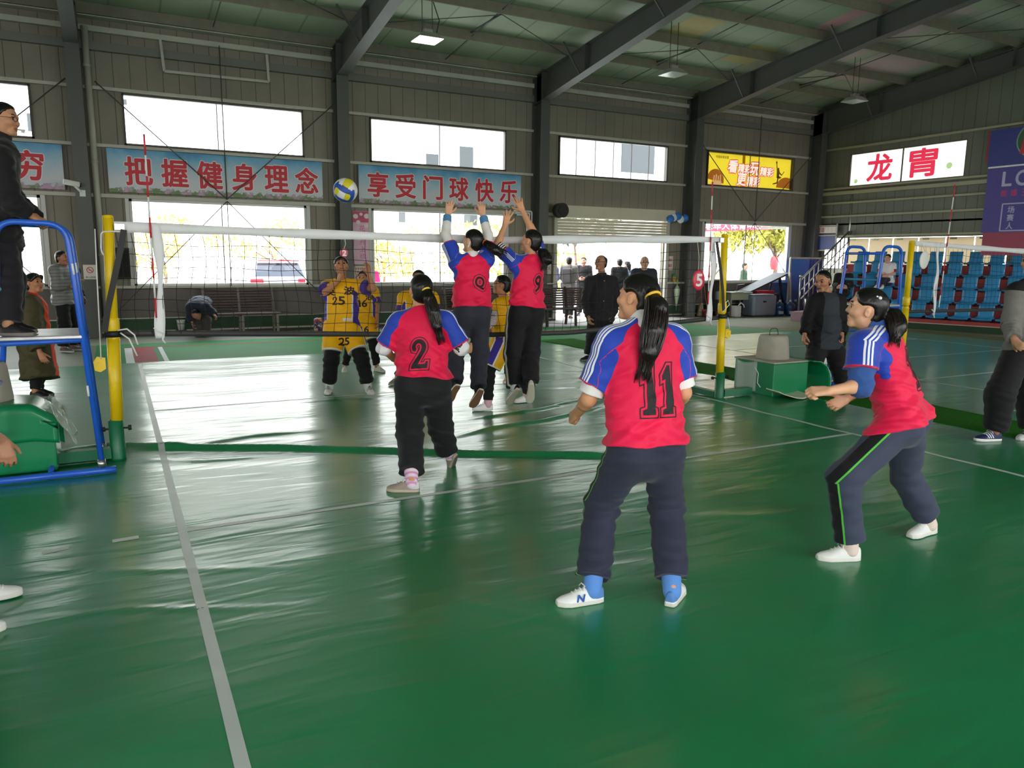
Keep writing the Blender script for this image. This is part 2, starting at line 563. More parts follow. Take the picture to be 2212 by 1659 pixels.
# purlins
PY = [YB - 0.15 - 1.48 * k for k in range(8)]
for k, y in enumerate(PY):
    m_ = MB()
    z = roof_z(y) + 0.03
    m_.prism([(XL, y - 0.035, z), (XL, y + 0.0, z), (XL, y + 0.0, z + 0.2), (XL, y + 0.06, z + 0.2), (XL, y + 0.06, z + 0.212), (XL, y - 0.008, z + 0.212), (XL, y - 0.008, z + 0.012), (XL, y - 0.035, z + 0.012)], (0, 0, 0), (XR - XL, 0, 0))
    o = m_.build('roof_purlin', mat('purlin_paint', (126, 122, 104), 0.55, var=0.1))
    tag(o, 'pale olive roof purlin running the length of the hall, ' + ['directly over the back wall', 'second from the back wall', 'third from the back wall', 'fourth from the back wall', 'fifth from the back wall', 'sixth from the back wall', 'seventh from the back wall', 'eighth from the back wall'][k], 'purlin', 'roof purlins', 'structure')
for i in range(1, 6):
    xm = (FRAME_X[i] + FRAME_X[i + 1]) / 2
    m_ = MB()
    for a, c in zip(PY, PY[1:]):
        m_.cyl((xm, a, roof_z(a) + 0.12), (xm, c, roof_z(c) + 0.12), 0.011, n=6)
    m_.cyl((xm, PY[2], roof_z(PY[2]) + 0.05), (xm - 0.02, PY[1], roof_z(PY[1]) + 0.2), 0.018, n=6)
    tag(m_.build('sag_rod', steel_m), 'thin dark tie rods linking the purlins in the bay right of the column ' + col_name(i), 'rod', 'purlin tie rods', 'structure')
    x0, x1 = FRAME_X[i] + 0.1, FRAME_X[i + 1] - 0.1
    m_ = MB()
    for a, c in (((x0, PY[1]), (xm, PY[2])), ((xm, PY[2]), (x1, PY[1])), ((x0, PY[3]), (x1, PY[5]))):
        m_.cyl((a[0], a[1], roof_z(a[1]) + 0.02), (c[0], c[1], roof_z(c[1]) + 0.02), 0.009, n=6)
    tag(m_.build('roof_brace', steel_m), 'crossed thin roof bracing rods in the bay right of the column ' + col_name(i), 'brace', 'roof bracing rods', 'structure')

# girts of the back wall, cut by the columns; white ledge over the dado
ti = 0
for z, hgt in ((2.80, 0.07), (3.765, 0.06), (4.845, 0.06), (5.93, 0.10), (5.62, 0.16)):
    for i in range(len(FRAME_X) - 1):
        a, b = FRAME_X[i] + 0.13, FRAME_X[i + 1] - 0.13
        ti += 1
        m_ = MB()
        m_.box(((a + b) / 2, YB - 0.055, z), (b - a, 0.11, hgt))
        if z == 5.93:
            m_.box(((a + b) / 2, YB - 0.12, z + 0.2), (b - a, 0.24, 0.02))
        o = m_.build('trim_%d' % ti, girt_m if z < 5 else (mat('eave_grey', (112, 111, 104), 0.55) if z < 5.8 else girt_m))
        o['kind'] = 'structure'
for a, b in ((XL, 10.2), (13.9, XR)):
    ti += 1
    m_ = MB(); m_.box(((a + b) / 2, YB - 0.05, 0.985), (b - a, 0.12, 0.05))
    tag(m_.build('trim_%d' % ti, girt_m), kind='structure')
    m_ = MB()
    m_.box(((a + b) / 2, YB - 0.012, 0.2), (b - a, 0.024, 0.27), mi=0)
    m_.box(((a + b) / 2, YB - 0.016, 0.335), (b - a, 0.032, 0.022), mi=1)
    m_.box(((a + b) / 2, YB - 0.03, 0.06), (b - a, 0.06, 0.035), mi=1)
    m_.box(((a + b) / 2, YB - 0.06, 0.021), (b - a, 0.12, 0.042), mi=2)
    tag(m_.build('baseboard_back', [green_skirt_m, girt_m, mat('dark_kerb', (56, 56, 54), 0.7)]), kind='structure')
# X bracing rods across the bays
for i in range(len(FRAME_X) - 1):
    a, b = FRAME_X[i] + 0.34, FRAME_X[i + 1] - 0.15
    if i in (3, 4): continue
    m_ = MB()
    xm = (a + b) / 2
    for p, q in (((a, 4.95), (xm, 2.82)), ((b, 4.95), (xm, 2.82)), ((xm, 2.82), (xm, 5.9)), ((a, 0.4), (xm, 2.78)), ((b, 0.4), (xm, 2.78)), ((xm, 1.0), (xm, 2.78))):
        m_.cyl((p[0], YB - 0.17, p[1]), (q[0], YB - 0.17, q[1]), 0.012 if p[1] > 2 else 0.010, n=6)
    tag(m_.build('wall_brace', steel_m), 'thin dark crossed bracing rods over the wall right of the column ' + col_name(i), 'brace', 'wall bracing rods', 'structure')

# windows: jambs, sliding sashes, panes
glass_m = bpy.data.materials.new('window_glass')
glass_m.use_nodes = True
t = glass_m.node_tree; t.nodes.clear()
mo = N(t, 'ShaderNodeOutputMaterial'); tr = N(t, 'ShaderNodeBsdfTransparent'); gl = N(t, 'ShaderNodeBsdfGlossy')
gl.inputs['Roughness'].default_value = 0.02
tr.inputs['Color'].default_value = (0.93, 0.95, 0.94, 1)
fz_ = N(t, 'ShaderNodeFresnel', i_IOR=1.35); mx = N(t, 'ShaderNodeMixShader')
t.links.new(fz_.outputs[0], mx.inputs[0]); t.links.new(tr.outputs[0], mx.inputs[1]); t.links.new(gl.outputs[0], mx.inputs[2]); t.links.new(mx.outputs[0], mo.inputs[0])
frame_m = mat('aluminium_frame', (196, 196, 192), 0.4)
dframe_m = mat('dark_frame', (70, 62, 58), 0.5)
wi = 0
for (a, b, c, d) in HOLES_B + [None]:
    if (a, b, c, d) == HOLES_B[-1]: break
    film = (a > 15 and c > 3)
    wi += 1
    r = thing('window_%d' % wi, None, None, ((a + b) / 2, YB + 0.05, c))
    r['kind'] = 'structure'
    f = MB()
    fw_ = 0.035 if c > 3 else 0.05
    for p, q in (((a, c), (a, d)), ((b, c), (b, d))):
        f.box((p[0] + (fw_ / 2 if p[0] == a else -fw_ / 2), YB + 0.0, (c + d) / 2), (fw_, 0.11, d - c))
    f.box(((a + b) / 2, YB + 0.0, d - fw_ / 2), (b - a, 0.11, fw_)); f.box(((a + b) / 2, YB + 0.0, c + fw_ / 2), (b - a, 0.11, fw_))
    if c < 3:
        f.box((b + 0.045, YB - 0.02, (c + d) / 2), (0.08, 0.06, d - c + 0.05))
        f.box((a - 0.04, YB - 0.02, (c + d) / 2), (0.07, 0.06, d - c + 0.05))
    f.build('window_frame', frame_m if c < 3 else dframe_m, r)
    nm = 2 if not (10 < a < 11 and c > 3) else 6
    for k in range(1, nm):
        mm = MB(); xx = a + (b - a) * k / nm
        mm.box((xx, YB + 0.06, (c + d) / 2), (0.018 if nm == 2 else 0.014, 0.03, d - c - 0.05)); mm.build('mullion', dframe_m, r)
    if not film:
        p = MB(); p.add([(a, YB + 0.08, c), (b, YB + 0.08, c), (b, YB + 0.08, d), (a, YB + 0.08, d)], [(0, 1, 2, 3)])
        p.build('pane', glass_m, r)
# the glazed door leaf at the right end of window 3
r = thing('window_%d' % (wi + 1), None, None, (8.98, YB, 1.0)); r['kind'] = 'structure'

# floor
floor_m = mat('painted_concrete', (112, 114, 96), 0.55, spec=0.25, var=0.12, vscale=0.8, bump=0.03, bscale=20)
g_paint = mat('green_floor_paint', (38, 122, 58), 0.65, spec=0.12, var=0.1, vscale=1.5)
r_paint = mat('red_floor_paint', (150, 48, 54), 0.65, spec=0.12, var=0.1)
w_paint = mat('white_floor_paint', (205, 208, 204), 0.6, spec=0.15, var=0.06)
o_paint = mat('olive_floor_paint', (98, 98, 62), 0.6, spec=0.15, var=0.1, vscale=1.5)
tile_m = mat('threshold_concrete', (150, 148, 138), 0.7, var=0.15, vscale=2)
mb = MB()
def quad(pts, z, mi): mb.add([(x, y, z) for x, y in pts], [tuple(range(len(pts)))], mi)
quad([(XL - 0.2, YN - 0.2), (26, YN - 0.2), (26, YB + 0.12), (XL - 0.2, YB + 0.12)], 0, 0)
quad([(-0.62, 5.6), (14.3, 5.6), (13.0, 8.9), (-0.62, 8.9)], 0.001, 1)
quad([(13.5, 2.5), (17.6, 2.5), (16.8, 8.9), (13.0, 8.9)], 0.0006, 4)
quad([(-0.2, 8.2), (12.95, 8.2), (12.95, 8.31), (-0.2, 8.31)], 0.002, 2)
quad([(12.85, 8.31), (12.97, 8.31), (15.1, 5.6), (14.95, 5.6)], 0.002, 2)
quad([(-0.18, 6.0), (-0.06, 6.0), (-0.06, 8.2), (-0.18, 8.2)], 0.002, 3)
quad([(-0.05, 6.0), (0.28, 6.0), (0.28, 8.2), (-0.05, 8.2)], 0.002, 2)
quad([(0.36, 6.0), (0.43, 6.0), (0.43, 8.18), (0.36, 8.18)], 0.002, 3)
quad([(6.4, 8.95), (14.2, 8.95), (14.2, YB), (6.4, YB)], 0.0015, 5)
tag(mb.build('floor', [floor_m, g_paint, r_paint, w_paint, o_paint, tile_m]), kind='structure')

# ================================================================== court mats
def seg_d(px_, py_, a, b):
    ax, ay = a; bx, by = b
    dx, dy = bx - ax, by - ay
    L = dx * dx + dy * dy
    t_ = np.clip(((px_ - ax) * dx + (py_ - ay) * dy) / L, 0, 1)
    return np.hypot(px_ - ax - t_ * dx, py_ - ay - t_ * dy), t_
FOLDS = [  # polyline, height, half width
    ([(-0.9, 0.55), (-0.35, 0.46), (0.29, 0.08), (0.91, -0.2), (2.29, -1.06), (3.35, -1.64), (3.7, -1.8)], 0.040, 0.062),
    ([(2.3, -0.55), (3.0, -0.28), (3.6, -0.2), (4.3, 0.05), (4.9, 0.35)], 0.022, 0.05),
    ([(2.7, 0.15), (3.3, 0.22), (3.9, 0.35), (4.7, 0.7)], 0.022, 0.05),
    ([(-0.3, 0.25), (0.3, 0.2), (0.8, 0.35), (1.5, 0.3)], 0.018, 0.05),
    ([(-0.2, -0.1), (0.3, -0.35), (0.9, -0.45)], 0.012, 0.05),
    ([(4.4, -0.35), (5.2, 0.2), (5.9, 0.35)], 0.016, 0.06),
    ([(-0.9, -2.2), (-0.2, -2.55), (0.6, -2.9)], 0.006, 0.025),
    ([(-0.8, -2.9), (-0.3, -3.0), (0.1, -3.2), (0.55, -3.35)], 0.007, 0.022),
    ([(1.2, 1.9), (2.4, 1.7), (3.6, 2.1)], 0.007, 0.05),
    ([(3.6, 3.2), (5.2, 2.6), (6.6, 2.3)], 0.008, 0.05),
    ([(4.4, 1.6), (5.6, 1.2), (6.8, 1.0)], 0.009, 0.05),
    ([(2.6, -3.0), (3.6, -3.4), (4.9, -3.6)], 0.004, 0.05),
    ([(0.9, -3.3), (1.5, -4.1), (1.6, -4.4)], 0.003, 0.02),
]
def mat_z(x, y):
    x = np.asarray(x, float); y = np.asarray(y, float)
    z = 0.0032 * np.sin(3.1 * y + 1.2 * np.sin(0.9 * x) + 0.5 * x) + 0.0025 * np.sin(5.7 * y - 0.8 * x + 1.3 * np.sin(1.3 * x + 0.6 * y)) + 0.0015 * np.sin(9.0 * y + 2.1 * x + np.sin(2.2 * x)) + 0.0016 * np.sin(1.1 * x + 0.3 * y)
    far = np.clip((y - 0.2) / 0.8, 0, 1)
    z = z * (0.75 + 0.25 * far) + 0.007
    for pl, h, w in FOLDS:
        best = np.full(np.shape(x), 9.0)
        for a, b in zip(pl, pl[1:]):
            best = np.minimum(best, seg_d(x, y, a, b)[0])
        e = np.minimum(np.hypot(x - pl[0][0], y - pl[0][1]), np.hypot(x - pl[-1][0], y - pl[-1][1]))
        z = z + h * np.clip(e / 0.5, 0, 1) * np.exp(-(best / w) ** 2)
    return z

pvc = bpy.data.materials.new('green_sports_pvc')
pvc.use_nodes = True
t = pvc.node_tree; b_ = t.nodes['Principled BSDF']
tc_ = N(t, 'ShaderNodeTexCoord')
n1 = N(t, 'ShaderNodeTexNoise', i_Scale=0.7, i_Detail=4)
t.links.new(tc_.outputs['Object'], n1.inputs['Vector'])
r1 = N(t, 'ShaderNodeValToRGB')
r1.color_ramp.elements[0].position = 0.3; r1.color_ramp.elements[0].color = (*lin((0, 122, 68)), 1)
r1.color_ramp.elements[1].position = 0.7; r1.color_ramp.elements[1].color = (*lin((0, 138, 82)), 1)
t.links.new(n1.outputs['Fac'], r1.inputs[0]); t.links.new(r1.outputs[0], b_.inputs['Base Color'])
mp_ = N(t, 'ShaderNodeMapping'); mp_.inputs['Scale'].default_value = (0.9, 4.2, 1)
t.links.new(tc_.outputs['Object'], mp_.inputs[0])
n2_ = N(t, 'ShaderNodeTexNoise', i_Scale=1.5, i_Detail=2.5, i_Roughness=0.5, i_Distortion=0.4)
t.links.new(mp_.outputs[0], n2_.inputs['Vector'])
bp_ = N(t, 'ShaderNodeBump', i_Strength=0.38, i_Distance=0.02)
t.links.new(n2_.outputs['Fac'], bp_.inputs['Height']); t.links.new(bp_.outputs[0], b_.inputs['Normal'])
n3_ = N(t, 'ShaderNodeTexNoise', i_Scale=1.6, i_Detail=6)
t.links.new(tc_.outputs['Object'], n3_.inputs['Vector'])
r3_ = N(t, 'ShaderNodeMapRange'); r3_.inputs['To Min'].default_value = 0.36; r3_.inputs['To Max'].default_value = 0.50
t.links.new(n3_.outputs['Fac'], r3_.inputs['Value']); t.links.new(r3_.outputs[0], b_.inputs['Roughness'])
b_.inputs['Specular IOR Level'].default_value = 0.6
b_.inputs['Coat Weight'].default_value = 0.7
b_.inputs['Coat Roughness'].default_value = 0.19
t.links.new(bp_.outputs[0], b_.inputs['Coat Normal'])
tape_m = mat('white_court_tape', (196, 203, 198), 0.42, var=0.07, vscale=3, bump=0.05)

def court_mat(name, x0, x1, y0, y1, step, lines, label, zf):
    mb = MB()
    nx, ny = int((x1 - x0) / step), int((y1 - y0) / step)
    X, Y = np.meshgrid(np.linspace(x0, x1, nx + 1), np.linspace(y0, y1, ny + 1), indexing='ij')
    Z = zf(X, Y)
    V = np.stack([X, Y, Z], -1).reshape(-1, 3)
    mb.v = [tuple(v) for v in V]
    idx = lambda i, j: i * (ny + 1) + j
    for i in range(nx):
        for j in range(ny):
            mb.f.append((idx(i, j), idx(i + 1, j), idx(i + 1, j + 1), idx(i, j + 1)))
    mb.m = [0] * len(mb.f); mb.sm = [True] * len(mb.f)
    rim = [(x, y0) for x in np.linspace(x0, x1, nx + 1)] + [(x1, y) for y in np.linspace(y0, y1, ny + 1)[1:]] + [(x, y1) for x in np.linspace(x1, x0, nx + 1)[1:]] + [(x0, y) for y in np.linspace(y1, y0, ny + 1)[1:]]
    k = len(mb.v); nr = len(rim)
    for x, y in rim: mb.v.append((x, y, float(zf(x, y))))
    for x, y in rim: mb.v.append((x, y, 0.001))
    for i in range(nr - 1):
        mb.f.append((k + i + 1, k + i, k + nr + i, k + nr + i + 1)); mb.m.append(0); mb.sm.append(False)
    for (a, b, w) in lines:
        a, b = Vector((*a, 0)), Vector((*b, 0))
        d = (b - a); L = d.length; d.normalize(); s_ = Vector((d.y, -d.x, 0)) * w / 2
        n = max(1, int(L / 0.04)); k = len(mb.v)
        for q in range(n + 1):
            c = a + d * (L * q / n)
            for e in (c - s_, c, c + s_):
                mb.v.append((e.x, e.y, float(zf(e.x, e.y)) + 0.0016))
        for q in range(n):
            for o_ in (0, 1):
                mb.f.append((k + q * 3 + o_, k + q * 3 + o_ + 1, k + q * 3 + o_ + 4, k + q * 3 + o_ + 3)[::-1]); mb.m.append(1); mb.sm.append(True)
    o = mb.build(name, [pvc, tape_m])
    # make all tops face up
    return tag(o, label, 'court mat')
court_mat('court_mat', -3.2, 7.35, -7.6, 6.05, 0.03, [
    ((0, -7.5), (0, 5.9), 0.05), ((6.03, -2.03), (6.03, 5.9), 0.05), ((6.03, -7.5), (6.03, -2.0), 0.05),
    ((-0.02, -2.0), (6.05, -2.0), 0.05), ((0, 2.0), (6.03, 2.0), 0.04), ((0, 4.9), (6.03, 4.9), 0.03),
    ((-0.73, -2.02), (-0.60, -1.99), 0.05), ((-0.38, -1.995), (-0.24, -1.99), 0.05), ((7.02, -2.03), (7.28, -2.03), 0.05), ((6.35, -2.02), (6.6, -2.02), 0.05),
    ((4.9, 0.22), (6.0, -0.03), 0.035)],
    'large glossy wrinkled green court mat with white tape lines under the front net', mat_z)
def mat2_z(x, y):
    x = np.asarray(x, float); y = np.asarray(y, float)
    return 0.006 + 0.002 * np.sin(2.3 * y + 0.6 * np.sin(x)) + 0.0015 * np.sin(4.1 * y - 0.7 * x)
court_mat('court_mat', 8.16, 16.6, -9.6, 5.9, 0.1, [
    ((9.85, -9.5), (9.85, 5.8), 0.05), ((15.2, -9.5), (15.2, 5.8), 0.05), ((9.85, -0.09), (15.2, -0.09), 0.05), ((9.85, 1.6), (15.2, 1.6), 0.04),
    ((9.85, 3.6), (15.2, 3.6), 0.04), ((8.55, -2.0), (8.8, -2.0), 0.05), ((9.1, -2.0), (9.35, -2.0), 0.05)],
    'far green court mat with white lines on the right, beyond the grass strip', mat2_z)
# artificial grass runner between the two mats
turf = bpy.data.materials.new('artificial_grass')
turf.use_nodes = True
t = turf.node_tree; b_ = t.nodes['Principled BSDF']
tc_ = N(t, 'ShaderNodeTexCoord'); n1 = N(t, 'ShaderNodeTexNoise', i_Scale=160.0, i_Detail=3)
t.links.new(tc_.outputs['Object'], n1.inputs['Vector'])
r1 = N(t, 'ShaderNodeValToRGB'); r1.color_ramp.elements[0].color = (*lin((22, 78, 12)), 1); r1.color_ramp.elements[1].color = (*lin((62, 142, 40)), 1)
r1.color_ramp.elements[0].position = 0.35; r1.color_ramp.elements[1].position = 0.65
t.links.new(n1.outputs['Fac'], r1.inputs[0]); t.links.new(r1.outputs[0], b_.inputs['Base Color'])
bp_ = N(t, 'ShaderNodeBump', i_Strength=0.9, i_Distance=0.02); t.links.new(n1.outputs['Fac'], bp_.inputs['Height']); t.links.new(bp_.outputs[0], b_.inputs['Normal'])
b_.inputs['Roughness'].default_value = 0.95; b_.inputs['Specular IOR Level'].default_value = 0.1
m_ = MB()
m_.grid(lambda u, v: (7.34 + 0.84 * u + 0.02 * math.sin(v * 23), -9.4 + 15.9 * v, 0.016 + 0.004 * math.sin(v * 61 + 2 * u)), 6, 160, thick=0.014)
tag(m_.build('turf_strip', turf), 'narrow artificial grass strip running between the two green court mats', 'grass strip')

# ================================================================== nets
yellow_m = mat('yellow_post_paint', (232, 196, 18), 0.38, var=0.06, vscale=3, bump=0.04, bscale=15)
gpost_m = mat('green_base_paint', (12, 104, 66), 0.4, var=0.08, vscale=3)
black_m = mat('black_strap', (24, 24, 25), 0.6)
rope_m = mat('white_rope', (226, 224, 220), 0.7)
steel_br = mat('bare_steel', (170, 170, 168), 0.3, 0.9)
tape_net = mat('white_net_tape', (226, 226, 228), 0.6, var=0.05, vscale=4, bump=0.3, bscale=18)
cord_m = mat('black_net_cord', (20, 20, 20), 0.7)
band_m = mat('dark_net_band', (52, 50, 50), 0.6)
red_m = mat('red_paint', (196, 40, 52), 0.45)

def post(x, y, top, side, label, arm):
    """two-stage net post in a green socket with a base arm; top = lean in x"""
    r = thing('net_post', label, 'post', (x, y, 0))
    q = lambda z: (x + top * z / 1.97, y, z)
    m_ = MB(); m_.cyl(q(0.30), q(1.0), 0.048, n=20); m_.cyl(q(1.0), q(1.03), 0.048, 0.041, n=20, caps=False); m_.build('lower_tube', yellow_m, r)
    m_ = MB(); m_.cyl(q(1.02), q(1.95), 0.040, n=20); m_.lathe(q(1.95), [(0.040, 0), (0.038, 0.015), (0.024, 0.022), (0, 0.023)], 20); m_.build('upper_tube', yellow_m, r)
    m_ = MB(); m_.lathe(q(1.04), [(0.040, 0), (0.05, 0.01), (0.052, 0.05), (0.052, 0.1), (0.05, 0.12), (0.040, 0.13)], 20); m_.build('locking_collar', yellow_m, r)
    m_ = MB(); m_.lathe((x, y, 0.003), [(0.0, 0.0), (0.060, 0.0), (0.058, 0.02), (0.057, 0.33), (0.045, 0.335)], 20); m_.build('socket', gpost_m, r)
    m_ = MB()
    m_.box((x + arm / 2, y, 0.07), (abs(arm) - 0.1, 0.09, 0.085))
    m_.box((x, y + 0.30, 0.05), (0.08, 0.5, 0.07))
    m_.build('base_arm', gpost_m, r)
    m_ = MB(); sx_ = -side
    m_.prism([(x + sx_ * 0.04, y - 0.008, 0.85), (x + sx_ * 0.10, y - 0.008, 0.86), (x + sx_ * 0.125, y - 0.008, 0.82), (x + sx_ * 0.12, y - 0.008, 0.75), (x + sx_ * 0.08, y - 0.008, 0.735), (x + sx_ * 0.04, y - 0.008, 0.76)], (0, 0, 0), (0, 0.016, 0))
    m_.cyl((x + sx_ * 0.09, y - 0.02, 0.80), (x + sx_ * 0.09, y + 0.02, 0.80), 0.016)
    m_.build('pulley_plate', yellow_m, r)
    m_ = MB(); m_.cyl((x + 0.05, y - 0.02, 0.27), (x + 0.09, y - 0.03, 0.27), 0.008); m_.cyl((x + 0.085, y - 0.03, 0.27), (x + 0.11, y - 0.03, 0.27), 0.022, n=8); m_.build('clamp_knob', black_m, r)
    m_ = MB(); m_.cyl((x - 0.05, y + 0.02, 0.26), (x - 0.085, y + 0.03, 0.26), 0.008); m_.cyl((x - 0.08, y + 0.03, 0.26), (x - 0.10, y + 0.03, 0.26), 0.02, n=8)
    m_.build('clamp_knob', black_m, r)
    return r
post(-0.33, 0.0, 0.055, 1, 'yellow net post in a green socket at the left end of the front net', -1.1)
post(6.17, 0.0, -0.055, -1, 'yellow net post in a green socket at the right end of the front net', 0.55)
post(9.98, 0.3, -0.01, 1, 'yellow net post of the far court behind the crouching player on the right', -0.4)

def net(label, y, x0, x1, topf, botf, mesh_step, cols_, seed, tape_h=0.075):
    rnd = random.Random(seed)
    r = thing('volleyball_net', label, 'net', ((x0 + x1) / 2, y, botf(0.5 * (x0 + x1))))
    xs = np.linspace(x0, x1, 90)
    m_ = MB()
    def wav(x): return 0.008 * math.sin(7 * x) + 0.006 * math.sin(17 * x + 1)
    pts = []
    m_.grid(lambda u, v: (x0 + (x1 - x0) * u, y - 0.008 + 0.004 * math.sin(40 * u + v), topf(x0 + (x1 - x0) * u) + tape_h * (0.5 - v) * (1 + 0.12 * math.sin(31 * u))), 120, 2, thick=-0.014)
    m_.build('top_tape', tape_net, r)
    m_ = MB()
    m_.grid(lambda u, v: (x0 + (x1 - x0) * u, y - 0.005, botf(x0 + (x1 - x0) * u) + 0.048 * (0.5 - v)), 60, 1, thick=-0.01)
    m_.build('bottom_band', band_m, r)
    m_ = MB()
    nv = int((x1 - x0 - 0.1) / mesh_step)
    nh = 9
    ph = [rnd.uniform(-1, 1) for _ in range(nv + 1)]
    def node(i, j):
        x = x0 + 0.05 + (x1 - x0 - 0.1) * i / nv
        tz, bz = topf(x) - tape_h / 2, botf(x)
        f = j / nh
        edge = max(0.0, 1 - min(i, nv - i) / 3.0)
        xx = x + 0.028 * math.sin(f * 5.2 + 0.25 * i + ph[i] * 0.35) * f * (1 - f) * 4 - 0.04 * math.sin(f * 3) * (1 if i > nv / 2 else -0.4) * 0.6
        zz = tz + (bz - tz) * f + 0.01 * math.sin(i * 0.7 + j)
        return Vector((xx, y + 0.012 * math.sin(i * 0.4 + f * 4), zz))
    for i in range(nv + 1):
        m_.tube([node(i, j) for j in range(nh + 1)], 0.0024, 4, caps=False)
    for j in range(1, nh):
        m_.tube([node(i, j) for i in range(nv + 1)], 0.0024, 4, caps=False)
    m_.build('netting', cord_m, r)
    for x, ext in cols_:
        m_ = MB()
        a, b = topf(x) + 0.03, botf(x) - ext
        m_.grid(lambda u, v: (x + (0.030 + 0.012 * math.sin(9 * v + 2 * x)) * (u - 0.5) * 2 + 0.018 * math.sin(4.5 * v + x), y - 0.018 + 0.012 * math.sin(12 * v), a + (b - a) * v), 3, 30, thick=-0.01)
        m_.tube([(x + 0.01, y - 0.03, b + 0.04), (x - 0.03, y - 0.035, b + 0.06), (x - 0.06, y - 0.03, b + 0.09)], 0.007, 6)
        m_.tube([(x + 0.01, y - 0.03, b + 0.04), (x + 0.0, y - 0.035, b - 0.01), (x + 0.02, y - 0.03, b - 0.04)], 0.009, 6)
        m_.build('side_tape', tape_net, r)
    return r
tx = [-0.30, 0.04, 1.27, 3.06, 4.12, 5.9, 6.13]; tz_ = [1.885, 1.88, 1.862, 1.842, 1.868, 1.905, 1.90]
bx = [-0.36, 0.04, 1.39, 2.97, 4.0, 5.72, 6.2]; bz_ = [1.045, 1.03, 0.975, 0.905, 0.89, 0.97, 1.0]
n1_ = net('black mesh volleyball net with white top tape across the front court', 0.0, -0.28, 6.10, lambda x: float(np.interp(x, tx, tz_)), lambda x: float(np.interp(x, bx, bz_)), 0.105, [(0.055, 0.04), (5.935, 0.03)], 3)
m_ = MB()
def ribbon(pts, w, th, mb, wdir=(1, 0, 0)):
    for a, b in zip(pts, pts[1:]): mb.bar(a, b, th, w, up=wdir)
ribbon([(-0.17, -0.045, 1.86), (-0.20, -0.05, 1.72), (-0.27, -0.055, 1.45), (-0.33, -0.055, 1.22), (-0.36, -0.05, 1.06)], 0.045, 0.01, m_)
m_.build('end_strap', black_m, n1_); m_ = MB()
m_.lathe((-0.305, 0, 1.015), [(0.045, 0), (0.062, 0.0), (0.062, 0.05), (0.045, 0.05)], 16); m_.build('wrap_strap', black_m, n1_); m_ = MB()
ribbon([(5.97, -0.03, 1.88), (6.03, -0.045, 1.6), (6.09, -0.05, 1.3), (6.12, -0.05, 1.08)], 0.035, 0.01, m_); m_.build('end_strap', black_m, n1_); m_ = MB()
m_.lathe((6.145, 0, 0.985), [(0.043, 0), (0.06, 0.0), (0.06, 0.05), (0.043, 0.05)], 16)
m_.build('wrap_strap', black_m, n1_)
m_ = MB(); m_.tube(arc_pts([(-0.10, -0.02, 1.84), (-0.24, -0.045, 1.845), (-0.33, -0.045, 1.84), (-0.34, -0.04, 1.70), (-0.325, -0.04, 1.66)], 0.03), 0.006, 6); m_.build('tie_rope', rope_m, n1_)
m_ = MB(); m_.tube(arc_pts([(-0.37, -0.045, 1.86), (-0.385, -0.03, 1.4), (-0.40, -0.02, 0.84)], 0.1), 0.005, 6); m_.build('tie_rope', rope_m, n1_)
m_ = MB(); m_.tube([(-0.27, -0.05, 1.07), (-0.20, -0.06, 1.08), (-0.15, -0.06, 1.03), (-0.13, -0.06, 0.95)], 0.007, 6); m_.build('tie_rope', rope_m, n1_)
m_ = MB(); m_.tube([(-0.25, -0.055, 1.05), (-0.19, -0.065, 1.0), (-0.14, -0.065, 0.86)], 0.007, 6); m_.build('tie_rope', rope_m, n1_)
m_ = MB(); m_.tube([(6.19, -0.05, 1.0), (6.22, -0.05, 0.9), (6.25, -0.03, 0.84)], 0.005, 6); m_.build('tie_rope', rope_m, n1_)
m_ = MB(); m_.tube([(6.1, -0.05, 1.06), (6.2, -0.055, 1.15), (6.2, -0.03, 1.2), (6.11, -0.04, 1.13)], 0.006, 6); m_.build('tie_rope', rope_m, n1_)
m_ = MB(); m_.box((-0.2, -0.02, 1.88), (0.07, 0.04, 0.045)); m_.build('corner_buckle', steel_br, n1_)
m_ = MB(); m_.box((6.07, -0.01, 1.90), (0.08, 0.03, 0.05)); m_.build('corner_buckle', steel_br, n1_)
net('black mesh volleyball net of the far court at the right edge', 0.3, 10.05, 16.2, lambda x: 1.935 - 0.028 * (x - 10.05), lambda x: 0.95 - 0.01 * (x - 10.05), 0.105, [(10.6, 0.06)], 5)

def antenna(x, y, z0, z1, lean, label):
    r = thing('net_antenna', label, 'antenna', (x, y, z0))
    n = 10
    for k in range(n):
        a, b = z0 + (z1 - z0) * k / n, z0 + (z1 - z0) * (k + 1) / n
        p = lambda z: (x + lean * (z - z0), y - 0.02, z)
        m_ = MB(); m_.cyl(p(a), p(b), 0.0075, n=10)
        m_.build('stripe', white_m if k % 2 == 0 else red_m, r, 'white stripe' if k % 2 == 0 else 'red stripe')
antenna(0.02, 0, 1.0, 2.60, -0.0, 'red and white striped net antenna at the left end of the front net')
antenna(5.90, 0, 1.0, 2.55, -0.02, 'red and white striped net antenna at the right end of the front net')
antenna(10.72, 0.3, 1.0, 2.80, 0.045, 'red and white striped net antenna on the far court net')

